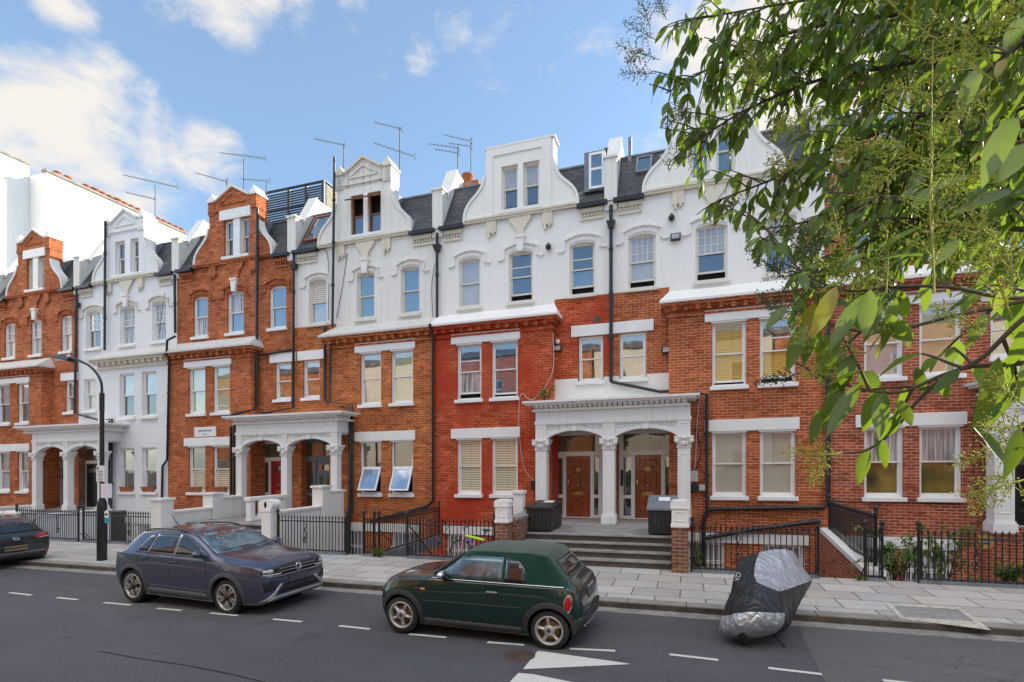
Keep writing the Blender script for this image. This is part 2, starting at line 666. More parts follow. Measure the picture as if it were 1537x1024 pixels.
def slate_mat():
    m, N, L, b = nodes_of('slate')
    setp(b, rough=.55, spec=.4)
    o = objvec(N)
    s = N.new('ShaderNodeSeparateXYZ')
    L.new(o, s.inputs[0])
    c = N.new('ShaderNodeCombineXYZ')
    L.new(s.outputs[0], c.inputs[0])
    L.new(s.outputs[2], c.inputs[1])
    t = N.new('ShaderNodeTexBrick')
    L.new(c.outputs[0], t.inputs['Vector'])
    t.inputs['Color1'].default_value = (.055, .06, .072, 1)
    t.inputs['Color2'].default_value = (.030, .034, .044, 1)
    t.inputs['Mortar'].default_value = (.008, .009, .011, 1)
    t.inputs['Scale'].default_value = 1
    t.inputs['Mortar Size'].default_value = .012
    t.inputs['Brick Width'].default_value = .42
    t.inputs['Row Height'].default_value = .21
    k = mixc(N, L, rng(N, L, noise(N, L, o, 1.4, 5), .5, .75, 0, .5), t.outputs['Color'], (.10, .10, .095, 1))
    v = N.new('ShaderNodeTexVoronoi')
    mp_ = N.new('ShaderNodeMapping')
    L.new(c.outputs[0], mp_.inputs['Vector'])
    mp_.inputs['Scale'].default_value = (2.4, 4.8, 1)
    L.new(mp_.outputs[0], v.inputs['Vector'])
    v.inputs['Scale'].default_value = 1
    cs = N.new('ShaderNodeSeparateColor')
    L.new(v.outputs['Color'], cs.inputs[0])
    k = mixc(N, L, rng(N, L, cs.outputs[2], .955, .965, 0, .7), k, (.33, .33, .32, 1))
    L.new(k, b.inputs['Base Color'])
    bump(N, L, b, mth(N, L, 'SUBTRACT', 1.0, t.outputs['Fac']), .6, .015)
    MAT['slate'] = m


slate_mat()


def asphalt_mat(name, base, light):
    m, N, L, b = nodes_of(name)
    setp(b, rough=.8, spec=.3)
    o = objvec(N)
    big = noise(N, L, o, .22, 5, .6)
    fine = noise(N, L, o, 90, 2, .7)
    mid = noise(N, L, stretched(N, L, .35, 1.6, 1), 1.1, 5, .6)
    k = mixc(N, L, rng(N, L, big, .35, .7), base, light)
    k = mixc(N, L, rng(N, L, mid, .5, .75, 0, .5), k, tuple(x * .7 for x in base))
    k = mixc(N, L, rng(N, L, fine, .55, .75, 0, .5), k, tuple(min(1, x * 2.6) for x in light))
    k = mixc(N, L, rng(N, L, fine, .45, .3, 0, .6), k, tuple(x * .4 for x in base))
    oil = noise(N, L, o, .9, 4, .55, .4)
    k = mixc(N, L, rng(N, L, oil, .62, .74, 0, .5), k, tuple(x * .45 for x in base))
    v = N.new('ShaderNodeTexVoronoi')
    v.feature = 'DISTANCE_TO_EDGE'
    wv = N.new('ShaderNodeVectorMath')
    wv.operation = 'ADD'
    L.new(o, wv.inputs[0])
    nn = N.new('ShaderNodeTexNoise')
    nn.inputs['Scale'].default_value = 1.6
    nn.inputs['Detail'].default_value = 5
    L.new(o, nn.inputs['Vector'])
    L.new(nn.outputs['Color'], wv.inputs[1])
    L.new(wv.outputs[0], v.inputs['Vector'])
    v.inputs['Scale'].default_value = .33
    crack = mth(N, L, 'MULTIPLY', mth(N, L, 'LESS_THAN', v.outputs['Distance'], .0035), rng(N, L, big, .48, .56))
    k = mixc(N, L, mth(N, L, 'MULTIPLY', crack, .35), k, (.02, .02, .02))
    L.new(k, b.inputs['Base Color'])
    L.new(rng(N, L, oil, .6, .75, .82, .55), b.inputs['Roughness'])
    bump(N, L, b, fine, .5, .006)
    MAT[name] = m


asphalt_mat('asphalt', (.074, .074, .083), (.108, .106, .116))
asphalt_mat('asphalt_old', (.105, .102, .105), (.14, .136, .138))


def paving_mat():
    m, N, L, b = nodes_of('paving')
    setp(b, rough=.8, spec=.25)
    o = objvec(N)
    t = N.new('ShaderNodeTexBrick')
    L.new(o, t.inputs['Vector'])
    t.inputs['Color1'].default_value = (.53, .49, .445, 1)
    t.inputs['Color2'].default_value = (.37, .34, .31, 1)
    t.inputs['Mortar'].default_value = (.075, .068, .06, 1)
    t.inputs['Scale'].default_value = 1
    t.inputs['Mortar Size'].default_value = .011
    t.inputs['Mortar Smooth'].default_value = .2
    t.inputs['Brick Width'].default_value = .92
    t.inputs['Row Height'].default_value = .66
    t.inputs['Bias'].default_value = -.1
    t.offset = .5
    v = N.new('ShaderNodeTexVoronoi')
    mp_ = N.new('ShaderNodeMapping')
    L.new(o, mp_.inputs['Vector'])
    mp_.inputs['Scale'].default_value = (1 / .92, 1 / .66, 0)
    v.inputs['Randomness'].default_value = 0
    L.new(mp_.outputs[0], v.inputs['Vector'])
    v.inputs['Scale'].default_value = 1
    k = mixc(N, L, rng(N, L, noise(N, L, o, .55, 3), .52, .62, 0, .55), t.outputs['Color'], (.41, .455, .46, 1))
    k = mixc(N, L, rng(N, L, noise(N, L, o, .9, 3), .55, .66, 0, .4), k, (.52, .43, .36, 1))
    k = mixc(N, L, rng(N, L, noise(N, L, o, 5, 6, .65), .5, .75, 0, .4), k, (.24, .22, .20, 1))
    k = mixc(N, L, rng(N, L, t.outputs['Fac'], .4, .9), k, (.07, .064, .056, 1))
    L.new(k, b.inputs['Base Color'])
    h = mth(N, L, 'SUBTRACT', mth(N, L, 'MULTIPLY', noise(N, L, o, 40, 3), .25), t.outputs['Fac'])
    bump(N, L, b, h, .4, .008)
    MAT['paving'] = m


paving_mat()


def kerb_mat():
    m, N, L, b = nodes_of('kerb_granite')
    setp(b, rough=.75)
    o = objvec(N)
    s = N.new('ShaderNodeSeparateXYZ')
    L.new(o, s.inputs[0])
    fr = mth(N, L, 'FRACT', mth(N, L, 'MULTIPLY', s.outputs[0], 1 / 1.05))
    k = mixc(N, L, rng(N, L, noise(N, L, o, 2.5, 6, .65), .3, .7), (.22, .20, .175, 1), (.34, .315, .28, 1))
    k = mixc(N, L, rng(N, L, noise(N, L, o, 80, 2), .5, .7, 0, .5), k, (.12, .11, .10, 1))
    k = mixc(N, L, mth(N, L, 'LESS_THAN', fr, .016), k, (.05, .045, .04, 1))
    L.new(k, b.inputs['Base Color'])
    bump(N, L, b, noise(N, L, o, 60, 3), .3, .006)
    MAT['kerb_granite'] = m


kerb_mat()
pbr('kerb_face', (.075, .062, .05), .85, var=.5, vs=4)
pbr('channel_stone', (.26, .245, .225), .85, var=.3, vs=4, bmp=.3, bs=60)
def paint_mat():
    m, N, L, b = nodes_of('road_paint')
    setp(b, rough=.65)
    o = objvec(N)
    k = mixc(N, L, rng(N, L, noise(N, L, o, 14, 6, .7), .55, .72, 0, .6), (.66, .65, .60, 1), (.25, .24, .23, 1))
    k = mixc(N, L, rng(N, L, noise(N, L, o, 70, 2, .7), .58, .7, 0, .6), k, (.16, .16, .16, 1))
    L.new(k, b.inputs['Base Color'])
    MAT['road_paint'] = m
paint_mat()
M_ = MAT

# ------------------------------------------------------------------ ground
KY, PB = 10.10, 13.40           # kerb line, back of pavement
PZ = 0.12
pbr('faint_paint', (.52, .48, .40), .75, var=.35, vs=12)
pbr('earth', (.10, .085, .06), .95, var=.3, vs=.5)
pbr('area_concrete', (.30, .29, .27), .85, var=.25, vs=2)


def structure(mb, name, mats, **k):
    return tag(mb.build(name, mats, **k), kind='structure')


g = MB(); g.quad((-400, -300, -2.1), (400, -300, -2.1), (400, 400, -2.1), (-400, 400, -2.1))
structure(g, 'ground', M_['earth'], base=(0, 0, -2.1))
g = MB(); g.box(-120, 90, .9, KY - .30, -.3, 0)
structure(g, 'road', M_['asphalt'], base=(0, 0, -.3))
# older strip of surfacing to the right
p = [ground(1197, 940), ground(1238, 1024), ground(1255, 1060)]
g = MB()
xr0, yr0 = p[0][0], p[0][1]
g.add([(p[0][0], KY - .305, .004), (90, KY - .305, .004), (90, .95, .004), (p[2][0] + .6, .95, .004), (p[2][0], p[2][1], .004), (p[1][0], p[1][1], .004)], [(0, 1, 2, 3, 4, 5)])
structure(g, 'road_patch', M_['asphalt_old'])
g = MB(); g.box(-120, 90, KY - .30, KY, -.3, .012)
structure(g, 'gutter', M_['channel_stone'], base=(0, KY, -.3))
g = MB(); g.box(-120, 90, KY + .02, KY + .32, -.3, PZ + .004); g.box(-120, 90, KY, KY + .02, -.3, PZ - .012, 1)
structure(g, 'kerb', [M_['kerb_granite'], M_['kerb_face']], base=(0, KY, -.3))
g = MB(); g.box(-120, 90, KY + .32, PB, -2.05, PZ)
structure(g, 'pavement', M_['paving'], base=(.35, PB - .02, -2.05))
g = MB(); g.box(-120, 90, -5.5, .9, -2.0, PZ)
structure(g, 'far_pavement', M_['paving'], base=(0, 0, -2.0))
g = MB(); g.quad((-45, PB, -1.85), (12, PB, -1.85), (12, 20, -1.85), (-45, 20, -1.85))
structure(g, 'area_floor', M_['area_concrete'])

# painted bay dashes, give way marks, square painted on the slabs
marks = MB()
dash = [((14, 890), (47.6, 894)), ((85, 897.5), (117, 900.7)), ((156, 905), (197, 909)), ((236, 913.6), (272.6, 917)),
        ((315.6, 920.7), (357, 924.7)), ((409.7, 930), (453, 934)), ((509, 940), (555, 945)), ((614, 952.4), (670, 957.6)),
        ((731.5, 964.7), (786.8, 969)), ((855, 974.5), (923.5, 977.7)), ((1005, 983), (1078, 991.5)), ((1153, 1003.5), (1234, 1013)), ((1325, 1022), (1400, 1030))]
for i, (a, b) in enumerate(dash):
    A, B = Vector(ground(*a)), Vector(ground(*b))
    t = (B - A).normalized(); n_ = Vector((-t.y, t.x, 0)) * .038
    m = MB(); m.quad(A - n_, B - n_, B + n_, A + n_)
    m.v = [(v[0], v[1], .008) for v in m.v]
    structure(m, 'bay_marking', M_['road_paint'])
tri = [(808, 978), (945, 997), (785, 1005)]
m = MB(); q = [ground(807, 978), ground(812, 978.2), ground(945, 997), ground(944, 998), ground(785, 1005.5)]
m.add([(v[0], v[1], .008) for v in q], [(0, 1, 2, 3, 4)])
structure(m, 'triangle_marking', M_['road_paint'])
m = MB(); q = [ground(778, 1011), ground(800, 1013), ground(905, 1034), ground(745, 1046)]
m.add([(v[0], v[1], .008) for v in q], [(0, 1, 2, 3)])
structure(m, 'triangle_marking', M_['road_paint'])
# white outline painted round a cover in the pavement
o_ = [ground(1327, 906, PZ), ground(1441, 912.5, PZ), ground(1488, 947, PZ), ground(1352, 929.5, PZ)]
i_ = [ground(1341, 910, PZ), ground(1437, 915.5, PZ), ground(1462, 933.5, PZ), ground(1357, 927, PZ)]
m = MB(); m.add([(v[0], v[1], PZ + .009) for v in o_ + i_], [(0, 1, 5, 4), (1, 2, 6, 5), (2, 3, 7, 6), (3, 0, 4, 7)])
structure(m, 'pavement_marking', M_['faint_paint'])
pbr('cover_tarmac', (.27, .26, .25), .85, var=.3, vs=9, bmp=.3)
m = MB(); m.add([(v[0], v[1], PZ + .0045) for v in i_], [(0, 1, 2, 3)])
structure(m, 'pavement_cover', M_['cover_tarmac'])
# cast iron drain cover beside the triangle
c = ground(780, 985)
m = MB()
m.lathe([(.235, 0), (.235, .007), (.215, .009), (0, .009)], (c[0], c[1], 0), 20)
for i in range(-3, 4):
    for j in range(-3, 4):
        if i * i + j * j < 12: m.box(c[0] + i * .055 - .018, c[0] + i * .055 + .018, c[1] + j * .055 - .018, c[1] + j * .055 + .018, .009, .013)
pbr('rusty_iron', (.10, .072, .055), .7, metal=.3, var=.4, vs=20)
tag(m.build('drain_cover', M_['rusty_iron']), 'round rusty iron drain cover in the tarmac beside the white triangle', 'drain cover')

# line where two lengths of tarmac meet
a, b = ground(170, 985), ground(420, 1030)
m = MB()
pts = [ground(150, 978), ground(210, 989), ground(280, 999), ground(345, 1012), ground(420, 1030)]
for i in range(len(pts) - 1):
    (x0, y0, _), (x1, y1, _) = pts[i], pts[i + 1]
    m.quad((x0, y0 - .012, .004), (x1, y1 - .012, .004), (x1, y1 + .012, .004), (x0, y0 + .012, .004))
structure(m, 'road_seam', M_['dark_void'])
# dry leaves and scraps blown against the kerb and the railings
pbr('dry_leaf', (.20, .13, .05), .8, var=.5, vs=30, c2=(.36, .28, .12))
random.seed(77)
m = MB()
def scrap(x, y, z, r):
    a = random.uniform(0, 6.28)
    c, s = math.cos(a), math.sin(a)
    q = [(-1, -.1, 0), (-.2, -.45, .15), (1, 0, .05), (-.2, .45, .2)]
    m.add([(x + r * (u * c - v * s), y + r * (u * s + v * c), z + .004 + r * w) for u, v, w in q], [(0, 1, 2, 3)])
for k in range(150):
    x = random.uniform(-22, 8)
    if random.random() < .55: scrap(x, KY - abs(random.gauss(0, .16)) - .01, .014, random.uniform(.015, .04))
    elif random.random() < .6: scrap(x, 13.15 - abs(random.gauss(0, .25)), PZ + .002, random.uniform(.015, .035))
    else: scrap(x, random.uniform(4, 13), PZ + .006 if False else .01, random.uniform(.01, .025)) if random.random() < .0 else scrap(x, random.uniform(10.6, 13), PZ + .006, random.uniform(.012, .025))
tag(m.build('fallen_leaves', M_['dry_leaf']), 'dry leaves scattered along the kerb and the foot of the railings', 'fallen leaves', kind='stuff')

# ------------------------------------------------------------------ terrace of houses
B, RY, PF, DR = 17.75, 18.2, 16.9, 18.55
ZC, ZE = 7.78, 11.5
GL, F1, RF, S2, GB = (1.62, 3.63), (5.03, 7.05), (5.50, 7.05), (8.50, 10.30), (11.82, 13.42)
FL = .78


def wall(m, x0, x1, z0, z1, y, ops=(), rec=.14, mi=0):
    """flat wall facing the street with real openings; op = (x0,x1,z0,z1[,rise of arched head[,depth]])"""
    ops = [o for o in ops if o[1] > x0 and o[0] < x1 and o[3] > z0 and o[2] < z1]
    xs = sorted({x0, x1, *[max(x0, o[0]) for o in ops], *[min(x1, o[1]) for o in ops]})
    zs = sorted({z0, z1, *[max(z0, o[2]) for o in ops], *[min(z1, o[3]) for o in ops]})
    for i in range(len(xs) - 1):
        run = None
        for j in range(len(zs) - 1):
            cx_, cz_ = (xs[i] + xs[i + 1]) / 2, (zs[j] + zs[j + 1]) / 2
            if any(o[0] < cx_ < o[1] and o[2] < cz_ < o[3] for o in ops): continue
            m.quad((xs[i], y, zs[j]), (xs[i + 1], y, zs[j]), (xs[i + 1], y, zs[j + 1]), (xs[i], y, zs[j + 1]), mi)
    for o in ops:
        a, b, c, d = o[:4]
        r = o[5] if len(o) > 5 else rec
        m.quad((a, y, c), (a, y + r, c), (a, y + r, d), (a, y, d), mi)
        m.quad((b, y, c), (b, y, d), (b, y + r, d), (b, y + r, c), mi)
        m.quad((a, y, d), (a, y + r, d), (b, y + r, d), (b, y, d), mi)
        m.quad((a, y, c), (b, y, c), (b, y + r, c), (a, y + r, c), mi)
        rise = o[4] if len(o) > 4 else 0
        if rise:
            n = 8
            h = (b - a) / 2
            arc = [(a + (b - a) * k / n, d - rise + rise * (1 - ((k / n) * 2 - 1) ** 2)) for k in range(n + 1)]
            m.prism([(a, d)] + arc[:n // 2 + 1], y, y + r - .01, mi)
            m.prism([(b, d)] + arc[n // 2:][::-1], y, y + r - .01, mi)


def ring(m, x0, x1, z0, z1, y0, y1, w, mi=0, wb=None):
    wb = wb or w
    m.box(x0, x1, y0, y1, z1 - w, z1, mi)
    m.box(x0, x1, y0, y1, z0, z0 + wb, mi)
    m.box(x0, x0 + w, y0, y1, z0 + wb, z1 - w, mi)
    m.box(x1 - w, x1, y0, y1, z0 + wb, z1 - w, mi)


def window(parent, x0, x1, z0, z1, Y, pane='pane_dark', low=None, grid=None, lift=0.0, rec=.13, frame='gloss_white', sill=True,
           style='sash', sillmat='gloss_white', hbar=False, label=None):
    """sash window > pane, sill"""
    y = Y + rec
    f = MB()
    ring(f, x0, x1, z0, z1, y - .05, y + .09, .06)
    a, b, c, d = x0 + .06, x1 - .06, z0 + .06, z1 - .06
    zm = (c + d) / 2
    w = .042
    panes = []
    if style == 'sash':
        ring(f, a, b, zm - .02, d, y - .01, y + .03, w)
        panes.append((a + w, b - w, zm - .02 + w, d - w, y + .012, pane))
        ring(f, a, b, c + lift, zm + .022 + lift, y + .032, y + .07, w, wb=.06)
        panes.append((a + w, b - w, c + .06 + lift, zm + .022 - w + lift, y + .052, low or pane))
        f.box((a + b) / 2 - .14, (a + b) / 2 - .10, y - .03, y - .01, zm - .02, zm + .02)
        f.box((a + b) / 2 + .10, (a + b) / 2 + .14, y - .03, y - .01, zm - .02, zm + .02)
        if grid:
            nx, nz = grid
            for i in range(1, nx):
                xx = a + w + (b - a - 2 * w) * i / nx
                f.box(xx - .012, xx + .012, y - .004, y + .02, zm - .02 + w, d - w)
            for j in range(1, nz):
                zz = zm - .02 + w + (d - zm - 2 * w + .02) * j / nz
                f.box(a + w, b - w, y - .002, y + .02, zz - .012, zz + .012)
        if hbar:
            zz = zm + (d - zm) * .42
            f.box(a + w, b - w, y - .002, y + .02, zz - .018, zz + .018)
    elif style == 'casement':
        ring(f, a, b, c, d, y - .01, y + .04, .05)
        f.box(a + .05, b - .05, y - .01, y + .04, zm - .025, zm + .025)
        panes.append((a + .05, b - .05, zm + .025, d - .05, y + .015, pane))
        panes.append((a + .05, b - .05, c + .05, zm - .025, y + .015, low or pane))
    elif style == 'awning':            # lower light hinged at the top and pushed outwards
        f.box(a, b, y - .02, y + .05, zm - .03, zm + .03)
        panes.append((a, b, zm + .03, d, y + .015, pane))
    elif style == 'top_awning':        # upper light hung open, brown timber
        f.box(a, b, y - .02, y + .05, zm - .03, zm + .03)
        panes.append((a, b, c, zm - .03, y + .015, low or pane))
    fo = f.build('window', M_[frame], parent)
    if label: fo['label'] = label
    bk = MB()
    bk.quad((x0 + .02, y + .2, z0), (x1 - .02, y + .2, z0), (x1 - .02, y + .2, z1), (x0 + .02, y + .2, z1))
    bk.build('room', M_['dark_void'], fo, recalc=False)  # flat dark sheet stands in for the unlit interior
    for (p0, p1, p2, p3, py_, mt) in panes:
        pm = MB(); pm.box(p0, p1, py_, py_ + .006, p2, p3)
        pm.build('pane', M_[mt], fo)
    if style in ('awning', 'top_awning'):
        s = MB(); g_ = MB()
        if style == 'awning':
            H = zm - .03 - c; n0 = 0
            ang = RAD(24)
            piv = (0, y - .03, zm - .03)
        else:
            H = d - zm - .03
            ang = RAD(62)
            piv = (0, y - .03, d)
        ring(s, a + .005, b - .005, -H, 0, -.02, .03, .055)
        g_.box(a + .055, b - .055, .0, .006, -H + .05, -.05)
        Mx = Matrix.Translation(piv) @ Matrix.Rotation(-ang, 4, 'X')
        s.xform(Mx); g_.xform(Mx)
        so = s.build('sash', M_[frame], fo)
        if style == 'awning':
            g_.build('pane', M_['pane_tilt'], fo)
        else:
            g_.build('pane', M_['pane_dark'], fo)
    if sill:
        s = MB(); s.box(x0 - .07, x1 + .07, Y - .10, Y + rec, z0 - .12, z0 + .004)
        s.build('sill', M_[sillmat], fo, bevel=.012)
    return fo


pane_mat('pane_tilt', (.10, .20, .36), (.20, .30, .45), .30)


def arcband(m, xc, hw, zs, rise, t, y0, y1, n=12, mi=0):
    lo = [(xc + hw * (2 * k / n - 1), zs + rise * (1 - (2 * k / n - 1) ** 2)) for k in range(n + 1)]
    hi = [(x, z + t) for x, z in lo]
    for k in range(n):
        m.prism([lo[k], lo[k + 1], hi[k + 1], hi[k]], y0, y1, mi)


OGEE = [(0, 1), (.10, .83), (.24, .70), (.45, .58), (.68, .47), (.88, .34), (.99, .18), (1, 0)]


def gable(h, xl, xr, lights, mat, style='pointed', coping='stucco_white', wl=.82, wr=.82, frame='cream_paint', pane='pane_sky', low=None, wstyle='sash', lintel=None, pmat=None):
    zt = 13.86 if style == 'pointed' else 14.12
    D = .55
    ops = [(a, b, GB[0], GB[1]) for a, b in lights]
    m = MB()
    wall(m, xl, xr, ZE, zt, RY - .03, ops, rec=.18)
    # cheeks, back and top of the gable block
    m.quad((xl, RY - .03, ZE), (xl, RY + D, ZE), (xl, RY + D, zt), (xl, RY - .03, zt))
    m.quad((xr, RY - .03, ZE), (xr, RY - .03, zt), (xr, RY + D, zt), (xr, RY + D, ZE))
    m.quad((xl, RY + D, ZE), (xr, RY + D, ZE), (xr, RY + D, zt), (xl, RY + D, zt))
    m.quad((xl, RY - .03, zt), (xr, RY - .03, zt), (xr, RY + D, zt), (xl, RY + D, zt))
    for s, x in ((-1, xl), (1, xr)):          # curved shoulders
        w = wl if s < 0 else wr
        pl = [(x, ZE)] + [(x + s * w * a, ZE + .08 + (1.62) * b) for a, b in OGEE[::-1]]
        m.prism(pl, RY - .02, RY + .28)
    g_ = m.build('gable', M_[mat], h)
    for s, x in ((-1, xl), (1, xr)):
        c = MB()
        w = wl if s < 0 else wr
        P = [(x + s * w * a, ZE + .08 + 1.62 * b) for a, b in OGEE]
        P = [(v.x, v.z) for v in cat_path([(a, 0, b) for a, b in P], 3)]
        for k in range(len(P) - 1):
            (a0, b0), (a1, b1) = P[k], P[k + 1]
            dx, dz = a1 - a0, b1 - b0
            L_ = math.hypot(dx, dz) or 1
            nx, nz = -dz / L_ * .09 * s, dx / L_ * .09 * s
            if nx * s < 0: nx, nz = -nx, -nz
            c.prism([(a0, b0), (a1, b1), (a1 + nx, b1 + nz), (a0 + nx, b0 + nz)], RY - .07, RY + .33)
        c.build('coping', M_[coping], g_)
    # string course and stepped corbels under the gable
    t = MB()
    t.box(xl - wl - .03, xr + wr + .03, RY - .12, RY - .03, ZE + .02, ZE + .10)
    t.box(xl - wl, xr + wr, RY - .16, RY - .03, ZE + .10, ZE + .17)
    for x in (xl + .03, xr - .38):
        t.box(x, x + .36, RY - .09, RY - .01, ZE - .42, ZE + .02)
        t.box(x + .05, x + .13, RY - .09, RY - .01, ZE - .58, ZE - .42)
        t.box(x + .21, x + .29, RY - .09, RY - .01, ZE - .50, ZE - .42)
    xm = (lights[0][0] + lights[-1][1]) / 2
    t.prism([(xm - .42, ZE + .02), (xm + .42, ZE + .02), (xm + .40, ZE - .12), (xm + .27, ZE - .27), (xm + .15, ZE - .45), (xm + .13, ZE - .62), (xm - .13, ZE - .62), (xm - .15, ZE - .45), (xm - .27, ZE - .27), (xm - .40, ZE - .12)], RY - .09, RY - .01)
    t.build('string_course', M_['stone_cream' if mat != 'brick_orange' and mat != 'brick_warm' else mat], g_)
    e = MB()
    if style == 'pointed':
        pw = .36
        for x in (xl - .02, xr - pw + .02):
            e.box(x, x + pw, RY - .08, RY + D + .02, zt - .12, 14.30)
            e.box(x - .04, x + pw + .04, RY - .12, RY + D + .06, 14.30, 14.38, 1)
            X0, X1, Y0, Y1 = x - .03, x + pw + .03, RY - .11, RY + D + .05
            e.add([(X0, Y0, 14.38), (X1, Y0, 14.38), (X1, Y1, 14.38), (X0, Y1, 14.38), ((X0 + X1) / 2, Y0 + .06, 14.70), ((X0 + X1) / 2, Y1 - .06, 14.70)],
                  [(0, 1, 4), (1, 2, 5, 4), (2, 3, 5), (3, 0, 4, 5)], 1)
        a, b = xl + pw - .02, xr - pw + .02
        mid = (a + b) / 2
        e.prism([(a, zt - .1), (b, zt - .1), (b, 14.28), (mid, 14.82), (a, 14.28)], RY - .04, RY + D)
        for s in (-1, 1):
            xa = a if s < 0 else b
            e.prism([(xa, 14.28), (mid, 14.82), (mid, 14.92), (xa, 14.38)] if s < 0 else [(xa, 14.28), (xa, 14.38), (mid, 14.92), (mid, 14.82)], RY - .12, RY + D + .03, 1)
            xi = mid + s * (b - a) * .33
            e.prism([(xi, 14.16), (mid, 14.52), (mid, 14.60), (xi - s * -.09, 14.16)] if s < 0 else [(xi, 14.16), (xi + .09, 14.16), (mid, 14.60), (mid, 14.52)], RY - .08, RY - .02)
        e.box(mid - (b - a) * .35, mid + (b - a) * .35, RY - .08, RY - .03, 14.09, 14.16)
        e.box(xl - .03, xr + .03, RY - .09, RY - .03, zt - .02, zt + .05)
        e.build('pediment', [M_[pmat or mat], M_['stone_cream' if coping != 'stucco_white' else coping]], g_)
    else:
        e.box(xl - .05, xr + .08, RY - .08, RY + D + .05, zt, zt + .07)
        e.box(xl + .02, xr - .40, RY - .07, RY - .03, zt - .28, zt - .0)
        e.box(xl + .0, xl + .28, RY - .07, RY - .03, ZE + .2, zt - .28)
        e.box(xr - .40, xr - .08, RY - .07, RY - .03, ZE + .2, zt - .0)
        e.build('parapet', M_[mat], g_)
    for (a, b) in lights:
        window(h, a, b, GB[0], GB[1], RY - .03, pane=pane, low=low, frame=frame, rec=.16, sill=False, style=wstyle)
    f = MB()
    f.box(lights[0][1] - .004, lights[1][0] + .004, RY - .05, RY + .155, GB[0], GB[1])
    f.box(lights[0][0] - .05, lights[-1][1] + .05, RY - .13, RY - .03, GB[0] - .12, GB[0])
    if lintel:
        f.box(lights[0][0] - .18, lights[-1][1] + .12, RY - .10, RY - .03, GB[1], GB[1] + .42)
    f.build('mullion', M_['gloss_white'], h)
    # lead covered body of the dormer behind the gable
    d = MB(); d.box(xl + .1, xr - .1, RY + D, RY + 2.6, ZE, 13.55)
    d.build('dormer', M_['lead_grey'], h)


def hood(t, xc, hw, key=False, ear=.2, y=RY):
    """raised label moulding and dentils over an arched head"""
    z = S2[1] - .10
    arcband(t, xc, hw + .20, z + .18, .17, .07, y - .07, y + .01)
    for s in (-1, 1):
        xx = xc + s * (hw + .20)
        t.box(min(xx, xx - s * .06), max(xx, xx - s * .06), y - .06, y + .01, z - .12, z + .17)
        t.box(min(xx, xx + s * ear), max(xx, xx + s * ear), y - .06, y + .01, z - .17, z - .12)
    n = 12
    for k in range(n):
        x = xc + hw * 1.02 * (2 * (k + .5) / n - 1)
        zz = z + .10 + .10 * (1 - (2 * (k + .5) / n - 1) ** 2)
        t.box(x - .022, x + .022, y - .05, y + .01, zz - .04, zz + .035)
    if key:
        t.prism([(xc - .11, z + .10), (xc + .11, z + .10), (xc + .17, z + .62), (xc - .17, z + .62)], y - .13, y + .01)
        t.box(xc - .20, xc + .20, y - .16, y + .01, z + .62, z + .70)


def drainpipe(parent, pts, r=.05, name='drainpipe', collars=True, mat='black_pipe'):
    m = MB()
    m.tube(pts, r, 8)
    if collars:
        for i in range(len(pts) - 1):
            a, b = Vector(pts[i]), Vector(pts[i + 1])
            L_ = (b - a).length
            k = int(L_ / 1.8)
            for j in range(1, k + 1):
                c_ = a + (b - a) * (j / (k + 1))
                t = (b - a).normalized() * .05
                m.tube([c_ - t, c_ + t], r * 1.32, 8)
    return m.build(name, M_[mat], parent)


